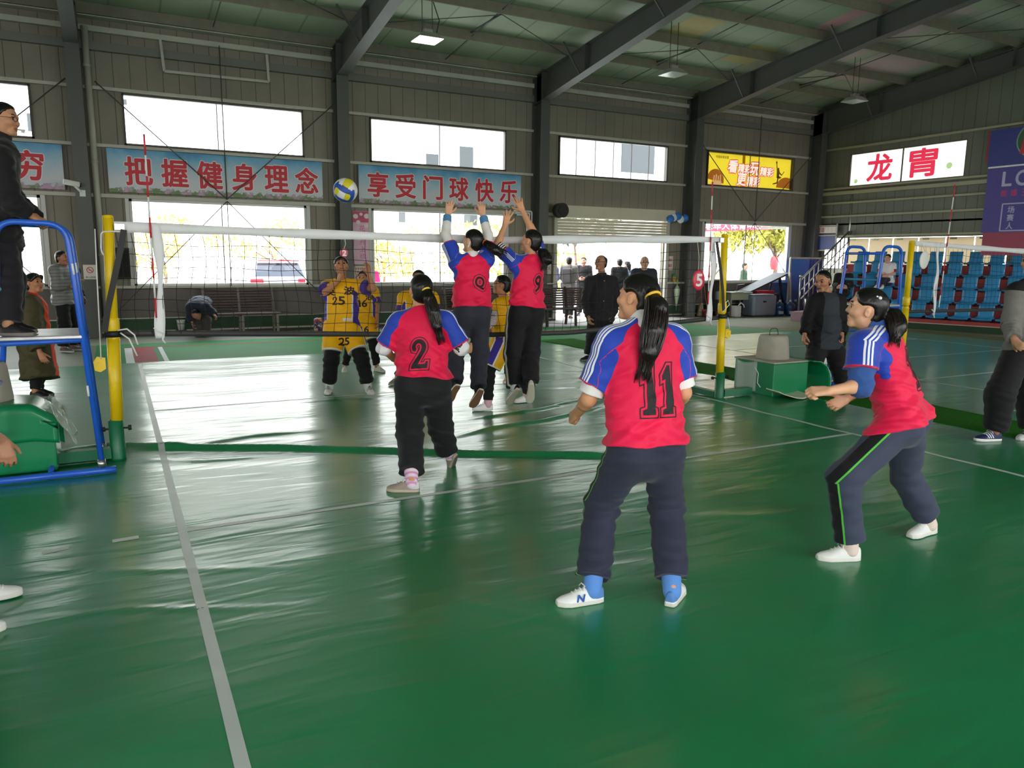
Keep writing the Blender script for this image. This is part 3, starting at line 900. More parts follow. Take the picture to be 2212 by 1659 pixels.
def disc(label, c, rx, rz, rgb, digit, rim_m, dig_m, dw, dh):
    r = thing('number_disc', label, 'number sign', c)
    m_ = MB()
    prof = [(0, -0.012), (0.8, -0.012), (0.98, -0.006), (1.0, 0.0), (0.98, 0.006), (0.8, 0.012), (0, 0.012)]
    P = []; n = 28
    for rr, h in prof:
        for k in range(n):
            a = 2 * PI * k / n
            P.append((c[0] + rx * rr * math.cos(a), c[1] + h, c[2] + rz * rr * math.sin(a)))
    F = [(i * n + k, i * n + (k + 1) % n, (i + 1) * n + (k + 1) % n, (i + 1) * n + k) for i in range(len(prof) - 1) for k in range(n)]
    m_.add(P, F, 0, True)
    m_.build('disc', rim_m, r)
    if digit:
        letters(digit, r, dig_m, (c[0], c[1] - 0.0135, c[2]), (1, 0, 0), (0, 0, 1), width=dw, height=dh, weight=0.035, name='numeral')
    return r
pink_red = mat('red_disc_plastic', (206, 38, 70), 0.35, var=0.06)
d5 = disc('large red number disc with a white 5 hanging at the right net end', (5.70, -0.06, 1.44), 0.088, 0.12, None, '5', pink_red, white_m, 0.085, 0.135)
d2 = disc('small pink number disc with a white 2 hanging under the net tape at left', (1.60, 0.04, 1.70), 0.037, 0.040, None, '2', mat('pink_disc_plastic', (214, 92, 106), 0.35), white_m, 0.036, 0.05)
m_ = MB(); m_.tube([(1.60, 0.03, 1.74), (1.615, 0.03, 1.78), (1.605, 0.02, 1.83)], 0.003, 5); m_.build('string', rope_m, d2)
m_ = MB(); m_.tube([(5.70, -0.05, 1.56), (5.715, -0.03, 1.7), (5.70, -0.01, 1.87)], 0.003, 5); m_.build('string', rope_m, d5)
dw_ = disc('blank white drop-shaped disc hanging at the left end of the far net', (10.2, 0.24, 1.70), 0.10, 0.13, None, None, white_m, white_m, 0, 0)
m_ = MB(); m_.tube([(10.2, 0.24, 1.82), (10.15, 0.26, 1.94)], 0.006, 5); m_.build('string', rope_m, dw_)

# ================================================================== ball
def ball(c, R):
    r = thing('volleyball', 'blue, white and yellow volleyball in the air above the net', 'ball', c)
    m_ = MB()
    n, mm = 64, 40
    c = Vector(c)
    Rm = Euler((0.55, 0.5, -0.4)).to_matrix()
    P = []; F = []; M_ = []
    for i in range(mm + 1):
        a = PI * i / mm
        for k in range(n):
            t_ = 2 * PI * k / n
            P.append(Vector((math.sin(a) * math.cos(t_), math.sin(a) * math.sin(t_), math.cos(a))))
    cols = []
    for i in range(mm):
        for k in range(n):
            f = (i * n + k, (i + 1) * n + k, (i + 1) * n + (k + 1) % n, i * n + (k + 1) % n)
            F.append(f)
            q = (P[f[0]] + P[f[1]] + P[f[2]] + P[f[3]]) / 4
            ax = max(range(3), key=lambda j: abs(q[j]))
            u = q[(ax + 1) % 3] / max(1e-6, abs(q[ax]))
            w = q[(ax + 2) % 3] / max(1e-6, abs(q[ax]))
            band = 0 if abs(u) < 0.36 else 1
            if ax == 0: M_.append(1 if band == 0 else 0)
            elif ax == 1: M_.append(0 if band else (2 if abs(w) > 0.35 else 1))
            else: M_.append(2 if band == 0 else 1)
    Q = []
    for p in P:
        ax = max(range(3), key=lambda j: abs(p[j]))
        u = p[(ax + 1) % 3] / abs(p[ax]); w = p[(ax + 2) % 3] / abs(p[ax])
        seam = min(abs(abs(u) - 0.36), 1 - max(abs(u), abs(w)))
        Q.append(c + Rm @ (p * (R * (1 - 0.02 * math.exp(-(seam / 0.03) ** 2)))))
    k0 = len(m_.v)
    m_.v += [tuple(q) for q in Q]; m_.f += F; m_.m += M_; m_.sm += [True] * len(F)
    o = m_.build('panels', [mat('ball_blue', (40, 78, 170), 0.5), mat('ball_white', (226, 226, 222), 0.5), mat('ball_yellow', (222, 206, 40), 0.5)], r)
    vd = (CAM_P - c).normalized()
    xd = Vector((0, 0, 1)).cross(vd).normalized(); yd = vd.cross(xd)
    xr = (xd * 0.75 - yd * 0.66).normalized(); yr = vd.cross(xr)
    letters('SPORT', r, mat('ball_print', (60, 66, 96), 0.5), c + vd * (R * 1.002) + xd * 0.0 + yd * 0.02, xr, yr, width=R * 0.7, height=R * 0.18, name='print')
ball((1.70, 0.30, 2.275), 0.112)

# ================================================================== umpire stands
blue_m = mat('blue_tube_paint', (38, 96, 205), 0.32, var=0.05, vscale=4)
alu_m = mat('worn_alloy_tread', (198, 198, 200), 0.35, 0.6, var=0.15, vscale=9)
tealm = mat('teal_tube_paint', (46, 128, 170), 0.4)
def stand(label, x1, ya, yb_, mirror, zt=1.88, wide=0.47, back=0.75):
    """two arched side frames joined by a tread, rungs and base rails; x1 = upright next to the net"""
    r = thing('umpire_stand', label, 'umpire stand', (x1 - 0.5, (ya + yb_) / 2, 0))
    for y in (ya, yb_):
        m_ = MB()
        m_.tube(arc_pts([(x1 + 0.0, y, 0.055), (x1 - 0.09, y, 1.60), (x1 - 0.11, y, zt), (x1 - wide - 0.06, y, zt + 0.01), (x1 - wide - 0.08, y, 1.5), (x1 - wide - back * 0.35, y, 0.055)], 0.13, 8), 0.021, 10)
        m_.build('side_frame', blue_m, r)
        m_ = MB()
        m_.tube(arc_pts([(x1 + 0.09, y, 0.034), (x1 - 0.05, y, 0.034), (x1 - 1.35, y, 0.034)], 0.05), 0.026, 10)
        m_.build('base_rail', blue_m, r)
        m_ = MB(); m_.cyl((x1 - 0.002, y, 0.06), (x1 - 0.006, y, 0.12), 0.03, n=12); m_.build('coupling', steel_br, r)
        m_ = MB(); m_.tube([(x1 - 0.035, y, 1.04), (x1 - wide - 0.15, y, 1.03)], 0.018, 8); m_.build('tread_bearer', blue_m, r)
        m_ = MB(); m_.cyl((x1 - 0.055, y - 0.024, 0.70), (x1 - 0.052, y - 0.024, 0.62), 0.008, n=8); m_.build('reflective_sticker', white_m, r)
        m_ = MB(); m_.cyl((x1 - 0.086, y - 0.024, 1.60), (x1 - 0.08, y - 0.024, 1.52), 0.008, n=8); m_.build('reflective_sticker', white_m, r)
    m_ = MB(); m_.box((x1 - wide / 2 - 0.09, (ya + yb_) / 2, 1.066), (wide + 0.06, yb_ - ya + 0.04, 0.03), bev=0.008); m_.build('tread', alu_m, r)
    for z in (0.35, 0.70):
        xx = x1 - wide - back * 0.35 + (back * 0.35 - 0.08) * z / 1.5
        m_ = MB(); m_.cyl((xx, ya, z), (xx, yb_, z), 0.017, n=10); m_.build('rung', blue_m, r)
    for z in (1.42, 1.78):
        m_ = MB(); m_.cyl((x1 - wide - 0.08, ya, z), (x1 - wide - 0.08, yb_, z), 0.018, n=10); m_.build('back_rail', tealm if z < 1.5 else blue_m, r)
    m_ = MB(); m_.cyl((x1 - 0.35, ya, 0.034), (x1 - 0.35, yb_, 0.034), 0.02, n=10); m_.build('cross_rail', blue_m, r)
    return r
stand('blue tubular umpire stand that the black-clad umpire stands on at left', -0.44, -0.42, 0.16, 1)
s2 = stand('empty blue tubular umpire stand of the far court, behind the crouching right player', 9.56, 0.08, 0.66, 1, 1.87, 0.44)

# ================================================================== weighted base boxes
gbox_m = mat('green_vinyl_cover', (14, 132, 82), 0.28, var=0.06, vscale=2, bump=0.12, bscale=5)
film_m = mat('clear_wrap', (214, 226, 216), 0.12, alpha=0.38, bump=0.9, bscale=12)
conc_m = mat('cast_concrete', (176, 170, 156), 0.8, var=0.12, vscale=7, bump=0.15, bscale=60)
under_m = mat('vinyl_backing', (216, 212, 192), 0.6)
r = thing('base_box', 'green vinyl covered ballast box by the blue umpire stand at left', 'box', (-1.3, 0.05, 0))
m_ = MB(); m_.box((-1.33, 0.08, 0.16), (1.16, 0.5, 0.30), bev=0.012); m_.build('body', gbox_m, r)
m_ = MB()
def drape(u, v):
    # sheet over the box: v from front hem over the top to the back hem
    s_ = v * 1.25
    w = 0.30
    if s_ < 0.25: y, z = -0.20 - 0.015, 0.25 + s_ * 0.9
    elif s_ < 0.40:
        a = (s_ - 0.25) / 0.15 * PI / 2
        y, z = -0.215 + 0.09 * (1 - math.cos(a)), 0.475 + 0.06 * math.sin(a)
    elif s_ < 0.85: y, z = -0.125 + (s_ - 0.40), 0.535
    else:
        y, z = 0.325 + 0.04 * math.sin((s_ - 0.85) * 3), 0.535 - (s_ - 0.85) * 0.8
    x = -1.92 + 1.2 * u
    z += 0.012 * math.sin(9 * u + 3 * v) - 0.10 * max(0, u - 0.86) / 0.14 * (1 if s_ > 0.2 else 0.2)
    y -= 0.012 * math.sin(7 * u) * (1 if s_ < 0.3 else 0)
    return (x, y, z)
m_.grid(drape, 30, 40, thick=0.008); m_.build('cover_sheet', gbox_m, r)
m_ = MB()
rn = random.Random(4)
m_.grid(lambda u, v: (-0.79 + 0.16 * u + 0.02 * math.sin(11 * v), -0.2 + 0.45 * v + 0.02 * math.sin(14 * u), 0.52 - 0.30 * u ** 1.4 + 0.03 * math.sin(17 * v + 9 * u)), 12, 16, thick=0.003)
m_.build('plastic_wrap', film_m, r)
r = thing('base_box', 'green vinyl covered ballast box with a peeling flap by the right net post', 'box', (7.15, 0.1, 0))
m_ = MB(); m_.box((7.14, 0.12, 0.21), (0.60, 0.66, 0.41), bev=0.012); m_.build('body', gbox_m, r)
m_ = MB(); m_.box((7.14, 0.12, 0.425), (0.62, 0.68, 0.02), bev=0.006); m_.build('lid', conc_m, r, 'dusty grey lid')
FP = [(7.42, 0.437), (7.52, 0.43), (7.60, 0.36), (7.63, 0.24), (7.60, 0.12), (7.50, 0.035), (7.34, 0.018), (7.18, 0.03), (7.05, 0.085), (6.99, 0.15)]
def flap_pt(k, v, k0, k1):
    q = k0 + (k1 - k0) * k; i = min(int(q), len(FP) - 2); e = q - i
    x = FP[i][0] * (1 - e) + FP[i + 1][0] * e; z = FP[i][1] * (1 - e) + FP[i + 1][1] * e
    return (x + 0.05 * v * min(1, q / 3), -0.30 - 0.16 * math.sin(min(1, q / 6) * PI / 2) + (0.52 - 0.05 * q + 0.16) * v, z + 0.03 * v * max(0, q - 6) / 3)
m_ = MB(); m_.grid(lambda u, v: flap_pt(u, v, 0, 6.2), 30, 10, thick=0.009); m_.build('loose_flap', gbox_m, r)
m_ = MB(); m_.grid(lambda u, v: (6.74 + 0.54 * u, -0.40 + 0.20 * v + 0.02 * u - 0.12 * math.sin(PI * u) * (1 - v), 0.016 + 0.10 * (1 - u) ** 3 + 0.03 * u ** 4 + 0.01 * v), 16, 8, thick=0.008); m_.build('curled_backing', under_m, r, 'pale curled underside of the flap')
m_ = MB(); m_.grid(lambda u, v: (6.83 - 0.03 * math.sin(PI * v), 0.42 - 0.36 * v, 0.42 - 0.38 * u - 0.03 * math.sin(PI * v)), 8, 8, thick=0.004); m_.build('plastic_wrap', film_m, r)
m_ = MB(); m_.tube([(6.835, 0.13, 0.38), (6.82, 0.02, 0.27), (6.825, 0.03, 0.15), (6.83, -0.02, 0.10)], 0.006, 6); m_.build('cord', rope_m, r)

def bucket(label, c, r0, r1, h, hook):
    r = thing('concrete_weight', label, 'weight', c)
    m_ = MB(); m_.lathe(c, [(0, 0.0), (r0 - 0.01, 0.0), (r0, 0.012), (r0 - (r0 - r1) * 0.8, h * 0.85), (r1, h * 0.93), (r1 - 0.012, h), (0, h - 0.004)], 32); m_.build('body', conc_m, r)
    if hook:
        m_ = MB(); m_.tube(arc_pts([(c[0] - 0.075, c[1], c[2] + h - 0.01), (c[0] - 0.07, c[1], c[2] + h + 0.085), (c[0] + 0.06, c[1], c[2] + h + 0.085), (c[0] + 0.075, c[1], c[2] + h - 0.01)], 0.07, 8), 0.005, 8); m_.build('lifting_loop', mat('dark_wire', (70, 66, 60), 0.5, 0.6), r)
bucket('bucket-shaped concrete weight with wire loop on the right green box', (7.13, 0.10, 0.436), 0.205, 0.175, 0.30, True)
bucket('whitish bucket-shaped concrete weight on the left green box, cut by the picture edge', (-1.22, 0.12, 0.542), 0.20, 0.17, 0.30, False)
r = thing('clipboard', 'tilted white clipboard lying on the concrete weight at the left edge', 'clipboard', (-1.25, 0.1, 0.845))
m_ = MB(); m_.box((-1.27, 0.10, 0.862), (0.24, 0.32, 0.01), rot=Euler((0.05, 0.04, 0.5)).to_matrix()); m_.build('board', mat('black_board', (36, 36, 38), 0.5), r)
m_ = MB(); m_.box((-1.27, 0.10, 0.868), (0.21, 0.29, 0.003), rot=Euler((0.05, 0.04, 0.5)).to_matrix()); m_.build('sheet', white_m, r)

# ================================================================== banners and posters on the back wall
def banner_material(name):
    m = bpy.data.materials.new(name); m.use_nodes = True
    t = m.node_tree; b = t.nodes['Principled BSDF']
    g = N(t, 'ShaderNodeNewGeometry'); sp = N(t, 'ShaderNodeSeparateXYZ'); t.links.new(g.outputs['Position'], sp.inputs[0])
    mr = N(t, 'ShaderNodeMapRange'); mr.inputs['From Min'].default_value = 2.86; mr.inputs['From Max'].default_value = 3.73
    n = N(t, 'ShaderNodeTexNoise', i_Scale=2.2, i_Detail=6); t.links.new(g.outputs['Position'], n.inputs['Vector'])
    ns = N(t, 'ShaderNodeTexNoise', i_Scale=14.0, i_Detail=5); t.links.new(g.outputs['Position'], ns.inputs['Vector'])
    t.links.new(sp.outputs['Z'], mr.inputs['Value'])
    a1 = N(t, 'ShaderNodeMath', operation='MULTIPLY_ADD', i_1=0.6, i_2=-0.38); t.links.new(n.outputs['Fac'], a1.inputs[0])
    a2 = N(t, 'ShaderNodeMath', operation='ADD'); t.links.new(mr.outputs[0], a2.inputs[0]); t.links.new(a1.outputs[0], a2.inputs[1])
    r = N(t, 'ShaderNodeValToRGB')
    e = r.color_ramp.elements
    e[0].position = 0.25; e[0].color = (*lin((202, 206, 214)), 1)
    e[1].position = 0.95; e[1].color = (*lin((62, 140, 192)), 1)
    x = e.new(0.55); x.color = (*lin((164, 194, 214)), 1)
    x = e.new(0.78); x.color = (*lin((112, 172, 208)), 1)
    t.links.new(a2.outputs[0], r.inputs[0])
    gr = N(t, 'ShaderNodeMath', operation='MULTIPLY_ADD', i_1=0.34, i_2=-0.06); t.links.new(ns.outputs['Fac'], gr.inputs[0])
    ls = N(t, 'ShaderNodeMath', operation='LESS_THAN'); t.links.new(mr.outputs[0], ls.inputs[0]); t.links.new(gr.outputs[0], ls.inputs[1])
    gc = N(t, 'ShaderNodeValToRGB'); gc.color_ramp.elements[0].color = (*lin((98, 128, 70)), 1); gc.color_ramp.elements[1].color = (*lin((190, 150, 180)), 1)
    gc.color_ramp.elements[0].position = 0.45; gc.color_ramp.elements[1].position = 0.62
    n4 = N(t, 'ShaderNodeTexNoise', i_Scale=7.0, i_Detail=2); t.links.new(g.outputs['Position'], n4.inputs['Vector']); t.links.new(n4.outputs['Fac'], gc.inputs[0])
    mx = N(t, 'ShaderNodeMix', data_type='RGBA'); t.links.new(ls.outputs[0], mx.inputs[0]); t.links.new(r.outputs[0], mx.inputs[6]); t.links.new(gc.outputs[0], mx.inputs[7])
    t.links.new(mx.outputs[2], b.inputs['Base Color'])
    b.inputs['Roughness'].default_value = 0.45
    return m
ban_m = banner_material('sky_and_meadow_print')
red_char = mat('banner_red', (206, 32, 52), 0.5)
pale_edge = mat('banner_letter_edge', (232, 226, 226), 0.5)
YBAN = YB - 0.135
def banner(label, x0, x1, chars):
    z0, z1 = 2.875, 3.72
    r = thing('banner', label, 'banner', ((x0 + x1) / 2, YBAN, z0), 'sky-blue slogan banners on the back wall')
    m_ = MB(); m_.box(((x0 + x1) / 2, YBAN, (z0 + z1) / 2), (x1 - x0, 0.022, z1 - z0)); m_.build('panel', ban_m, r)
    for ch, cx, w in chars:
        letters(ch, r, pale_edge, (cx, YBAN - 0.0125, 3.30), (1, 0, 0), (0, 0, 1), width=w * 0.97, height=0.535, weight=0.058, name='character_edge')
        letters(ch, r, red_char, (cx, YBAN - 0.0145, 3.30), (1, 0, 0), (0, 0, 1), width=w * 0.97, height=0.535, weight=0.028, name='character')
banner('sky-blue banner with six red characters left of the flying ball', -0.22, 4.03, [(c, x, 0.50) for c, x in zip('把握健身理念', (0.33, 1.00, 1.67, 2.36, 3.03, 3.68))])
banner('sky-blue banner with six red characters right of the flying ball', 4.86, 9.08, [(c, x, 0.50) for c, x in zip('享受门球快乐', (5.32, 5.99, 6.68, 7.36, 8.05, 8.73))])
banner('sky-blue banner fragment with one red character behind the umpire', -5.2, -0.98, [('穷', -1.55, 0.5)])

# yellow poster film in window 5, backlit
def film(name, rgb, trans=0.6, rough=0.6):
    m = bpy.data.materials.new(name); m.use_nodes = True
    t = m.node_tree; t.nodes.clear()
    o = N(t, 'ShaderNodeOutputMaterial'); a = N(t, 'ShaderNodeBsdfTranslucent'); d = N(t, 'ShaderNodeBsdfDiffuse'); x = N(t, 'ShaderNodeMixShader')
    x.inputs[0].default_value = trans
    a.inputs['Color'].default_value = (*lin(rgb), 1); d.inputs['Color'].default_value = (*lin(rgb), 1)
    t.links.new(d.outputs[0], x.inputs[1]); t.links.new(a.outputs[0], x.inputs[2]); t.links.new(x.outputs[0], o.inputs[0])
    return m
fy, fr_, fw2, fo, fk = film('yellow_film', (206, 194, 96), 0.6), film('red_film', (206, 72, 62), 0.45), film('white_film', (238, 236, 230), 0.6), film('orange_film', (206, 138, 92), 0.4), film('grey_film', (126, 108, 84), 0.3)
fpale = mat('glowing_skin_print', (224, 176, 120), 0.6, emit=0.55)  # emission put into the print, standing in for daylight through the film
def flat(name, pts, m, parent, y):
    mb = MB(); mb.add([(x, y, z) for x, z in pts], [tuple(range(len(pts)))]); return mb.build(name, m, parent)
def circ(cx, cz, rx, rz, n=28, a0=0, a1=2 * PI): return [(cx + rx * math.cos(a0 + (a1 - a0) * k / n), cz + rz * math.sin(a0 + (a1 - a0) * k / n)) for k in range(n)]
r = thing('window_poster', 'backlit yellow basketball poster filling the upper window near the corner', 'poster', (17.06, YB + 0.06, 3.81))
YP = YB + 0.06
m_ = MB(); m_.box((17.06, YP, 4.305), (3.5, 0.006, 0.97)); m_.build('sheet', fy, r)
flat('bright_band', [(16.75, 3.84), (16.86, 3.84), (16.86, 4.78), (16.75, 4.78)], film('amber_film', (206, 158, 34), 0.35), r, YP - 0.005)
def glow(name, rgb, s=1.0):
    return mat(name, rgb, 0.6, emit=s)
fred3, fwh3 = glow('glowing_red_print', (206, 74, 66), 0.75), glow('glowing_white_print', (240, 232, 214), 0.85)  # lettering glows by itself; the daylight from behind is set as emission
for s_, cx, cz, w, h in (('看', 16.38, 4.42, 0.36, 0.36), ('精彩', 16.85, 4.38, 0.50, 0.26), ('玩', 17.27, 4.40, 0.34, 0.36), ('精彩', 17.78, 4.34, 0.56, 0.26), ('更', 16.76, 4.06, 0.36, 0.34), ('精彩', 17.24, 4.03, 0.52, 0.28)):
    letters(s_, r, fred3, (cx, YP - 0.006, cz), (1, 0, 0), (0, 0, 1), width=w, height=h, weight=0.11, name='character_edge', shear=0.15)
    letters(s_, r, fwh3, (cx, YP - 0.009, cz), (1, 0, 0), (0, 0, 1), width=w, height=h, weight=0.03, name='character', shear=0.15)
letters('中国体育彩票', r, fk, (15.95, YP - 0.006, 4.66), (1, 0, 0), (0, 0, 1), width=0.5, height=0.08, weight=0.01, name='small_print')
flat('printed_ball', circ(15.72, 3.98, 0.33, 0.33, 28, -0.25, PI * 1.0) + [(15.42, 3.83), (16.08, 3.83)][::-1][:0], fo, r, YP - 0.005)
flat('printed_ball', circ(18.62, 3.86, 0.42, 0.36, 28, 0.05, PI), fo, r, YP - 0.005)
for k in range(4):
    flat('printed_hand', [(15.62 + 0.09 * k, 3.84), (15.66 + 0.09 * k, 3.84), (15.69 + 0.08 * k, 4.12 + 0.03 * (k % 2)), (15.65 + 0.08 * k, 4.13 + 0.03 * (k % 2))], fpale, r, YP - 0.008)
flat('printed_hand', [(15.52, 3.83), (15.98, 3.83), (15.94, 3.98), (15.60, 3.98)], fpale, r, YP - 0.0075)
for pts in ([(18.16, 4.62), (18.19, 4.63), (18.24, 4.40), (18.20, 4.39)], [(18.2, 4.42), (18.32, 4.42), (18.30, 4.20), (18.20, 4.18)], [(18.30, 4.38), (18.42, 4.30), (18.50, 4.40), (18.52, 4.38), (18.42, 4.26), (18.30, 4.32)], [(18.24, 4.22), (18.30, 4.21), (18.26, 4.02), (18.06, 3.98), (18.05, 4.01), (18.22, 4.06)], [(18.28, 4.25), (18.42, 4.22), (18.36, 4.17), (18.26, 4.18)]):
    flat('printed_jumper', pts, fk, r, YP - 0.0055)
flat('printed_jumper', circ(18.17, 4.65, 0.035, 0.035, 14), fk, r, YP - 0.0055)
flat('printed_jumper', circ(18.265, 4.455, 0.035, 0.045, 14), fk, r, YP - 0.0058)

# 龙胄 window sign on the right wall
r = thing('window_sign', 'backlit white window sign with two large red characters on the right wall', 'sign', (XR + 0.06, 7.62, 3.9))
m_ = MB(); m_.box((XR + 0.06, 7.625, 4.38), (0.006, 3.58, 0.95)); m_.build('sheet', film('sign_white', (206, 204, 198), 0.8), r)
fred2 = mat('glowing_sign_red', (222, 44, 76), 0.6, emit=0.8)  # own emission imitates daylight shining through the red characters
for s_, cy in (('龙', 8.42), ('胄', 7.07)):
    letters(s_, r, fred2, (XR + 0.052, cy, 4.39), (0, -1, 0), (0, 0, 1), width=0.80, height=0.74, weight=0.03, name='character')
for cy, rr in ((6.30, 0.085), (9.2, 0.06)):
    m_ = MB(); m_.add([(XR + 0.053, cy + rr * math.cos(a * PI / 12), 4.05 + (0.18 if cy < 7 else 0) + rr * math.sin(a * PI / 12)) for a in range(24)], [tuple(range(24))]); m_.build('printed_ball', film('sign_green', (176, 206, 150), 0.7), r)
m_ = MB()
for a, b in (((5.83, 3.9), (9.42, 3.9)), ((5.83, 4.86), (9.42, 4.86)), ((5.83, 3.9), (5.83, 4.86)), ((9.42, 3.9), (9.42, 4.86))):
    m_.bar((XR + 0.03, a[0], a[1]), (XR + 0.03, b[0], b[1]), 0.05, 0.05)
m_.bar((XR + 0.03, 7.68, 3.9), (XR + 0.03, 7.68, 4.86), 0.03, 0.03)
m_.build('frame', dframe_m, r)
# girts and pipes of the right wall
for k, (z, y0, y1) in enumerate(((5.05, YN, YB), (3.86, 5.0, YB), (3.72, 5.0, YB), (3.42, 5.0, YB), (3.02, 5.0, YB), (2.42, 0.5, YB))):
    m_ = MB(); m_.box((XR - 0.05, (y0 + y1) / 2, z), (0.1, y1 - y0, 0.055 if z != 3.72 else 0.10))
    tag(m_.build('trim_%d' % (90 + k), mat('olive_girt', (150, 148, 118), 0.5)), kind='structure')
# purple advertising banner
purple = mat('purple_banner', (62, 52, 138), 0.5, var=0.05)
r = thing('advert_banner', 'large purple and maroon advertising banner cut by the right edge of the picture', 'banner', (XR - 0.16, 3.4, 2.05))
YA, YZ = 5.12, 1.2
def pan(name, y0, y1, z0, z1, m, d): 
    mb = MB(); mb.box((XR - 0.15 - d, (y0 + y1) / 2, (z0 + z1) / 2), (0.02, abs(y1 - y0), z1 - z0)); return mb.build(name, m, r)
pan('field', YA, YZ, 2.42, 4.02, purple, 0)
pan('upper_field', YA + 0.03, YZ, 4.06, 4.95, mat('navy_banner', (34, 48, 126), 0.5), 0)
pan('divider', YA, YZ, 4.02, 4.06, white_m, 0.001)
pan('lower_field', YA - 0.05, YZ, 1.85, 2.42, mat('maroon_banner', (150, 44, 76), 0.5), 0)
pan('red_corner', YA + 0.10, YA + 0.03, 4.2, 4.95, mat('maroon_edge', (120, 30, 50), 0.5), 0)
lav = mat('lavender_print', (176, 172, 206), 0.5)
letters('L', r, lav, (XR - 0.162, 4.62, 3.73), (0, -1, 0), (0, 0, 1), width=0.22, height=0.34, weight=0.03)
letters('O', r, lav, (XR - 0.162, 4.24, 3.73), (0, -1, 0), (0, 0, 1), width=0.34, height=0.36, weight=0.03)
for s_, cy in (('燃', 4.66), ('爆', 4.42), ('王', 4.16)):
    letters(s_, r, mat('magenta_print', (176, 40, 110), 0.5), (XR - 0.162, cy, 3.38), (0, -1, 0), (0, 0, 1), width=0.15, height=0.16, weight=0.03)
for s_, z in (('场', 2.97), ('赛', 2.78), ('人', 2.58)):
    letters(s_, r, lav, (XR - 0.162, 4.44, z), (0, -1, 0), (0, 0, 1), width=0.16, height=0.16, weight=0.02)
m_ = MB()
for a, b in (((4.66, 2.46), (4.66, 3.12)), ((4.66, 3.12), (1.4, 3.12)), ((4.66, 2.46), (1.4, 2.46))):
    m_.bar((XR - 0.163, a[0], a[1]), (XR - 0.163, b[0], b[1]), 0.03, 0.006, up=(1, 0, 0))
m_.build('text_frame', lav, r)
m_ = MB(); m_.add([(XR - 0.1625, 4.02 + 0.48 * math.cos(a * PI / 20), 4.62 + 0.44 * math.sin(a * PI / 20)) for a in range(40)], [tuple(range(40))]); m_.build('emblem_ring', mat('emblem_grey', (120, 150, 140), 0.5), r)
m_ = MB(); m_.add([(XR - 0.164, 4.02 + 0.45 * math.cos(a * PI / 20), 4.62 + 0.41 * math.sin(a * PI / 20)) for a in range(40)], [tuple(range(40))]); m_.build('emblem', mat('emblem_green', (26, 86, 48), 0.5), r)
m_ = MB(); m_.add([(XR - 0.166, y, z) for y, z in ((4.40, 4.3), (3.7, 4.32), (3.6, 4.9), (4.30, 4.9))], [(0, 1, 2, 3)]); m_.build('emblem_flag', mat('emblem_red', (178, 30, 34), 0.5), r)

# pink poster strip and notices
poster_m = mat('pink_poster', (226, 120, 160), 0.5, var=0.12, vscale=4)
r = thing('poster', 'tall pink flower poster strip beside the column under the ball', 'poster', (4.92, YB - 0.03, 1.5))
m_ = MB(); m_.box((4.93, YB - 0.03, 2.08), (0.40, 0.012, 1.22)); m_.build('sheet', mat('pale_pink_paper', (232, 186, 208), 0.5, var=0.1, vscale=3), r)
m_ = MB(); m_.box((4.93, YB - 0.037, 2.56), (0.39, 0.004, 0.25)); m_.build('dark_pink_top', mat('deep_pink_print', (206, 74, 112), 0.5, var=0.15, vscale=6), r)
for x_, z_, q_ in ((4.80, 2.57, 0.06), (5.06, 2.58, 0.065), (4.93, 2.62, 0.04), (4.86, 2.44, 0.05), (5.05, 2.36, 0.05)):
    flat('petal', circ(x_, z_, q_, q_ * 0.9, 16), mat('petal_white', (240, 216, 226), 0.5), r, YB - 0.0405)
for s_, z_ in (('花', 2.3), ('卉', 2.0), ('上', 1.83), ('欣', 1.66)):
    letters(s_, r, mat('orchid_print', (206, 110, 172), 0.5), (4.95, YB - 0.0385, z_), (1, 0, 0), (0, 0, 1), width=0.13, height=0.13, weight=0.01)
ntc_r = mat('notice_red', (190, 40, 46), 0.5)
paper_m = mat('notice_paper', (222, 214, 206), 0.6)
def notice(label, x, z, w, h, rows, y=YB - 0.022):
    r = thing('notice', label, 'notice', (x, y, z - h / 2))
    m_ = MB(); m_.box((x, y, z), (w, 0.012, h)); m_.build('sheet', paper_m, r)
    for s_, dz, ww, hh, m in rows:
        letters(s_, r, m, (x, y - 0.0075, z + dz), (1, 0, 0), (0, 0, 1), width=ww, height=hh, weight=0.02)
grey_pr = mat('notice_grey', (110, 108, 110), 0.5)
notice('white notice with red characters below the pink poster strip', 4.94, 1.23, 0.40, 0.40, [('体育馆场地管理', 0.14, 0.34, 0.05, ntc_r), ('禁扔', 0.04, 0.30, 0.1, ntc_r), ('口香糖', -0.08, 0.34, 0.09, ntc_r), ('体育中心', -0.16, 0.16, 0.03, grey_pr)])
notice('white notice with red characters left of the shutter door', 9.92, 1.42, 0.34, 0.36, [('老年体育', 0.11, 0.26, 0.07, ntc_r), ('禁烟火', -0.02, 0.30, 0.11, ntc_r), ('体育中心', -0.12, 0.22, 0.03, grey_pr)])
notice('small white notice with red lines right of the shutter door', 14.05, 1.55, 0.30, 0.40, [('高空高压', 0.09, 0.24, 0.08, ntc_r), ('出口请走', -0.07, 0.24, 0.09, ntc_r)])
notice('narrow red-lettered strip on the column right of the shutter door', 14.93, 1.55, 0.13, 0.44, [('用', 0.12, 0.10, 0.12, ntc_r), ('欢', -0.02, 0.10, 0.12, ntc_r)], y=YB - 0.03)
notice('paper no-smoking sign on the grey column behind the umpire stand', -0.66, 1.30, 0.235, 0.28, [('禁止吸烟', -0.10, 0.17, 0.035, mat('notice_teal', (70, 120, 120), 0.5))], y=YB - 0.485)
r = bpy.data.objects['notice.004'] if 'notice.004' in bpy.data.objects else r
ns_ = [o for o in bpy.data.objects if o.name.startswith('notice') and o.get('label', '').startswith('paper no-smoking')][0]
m_ = MB(); cz = 1.34
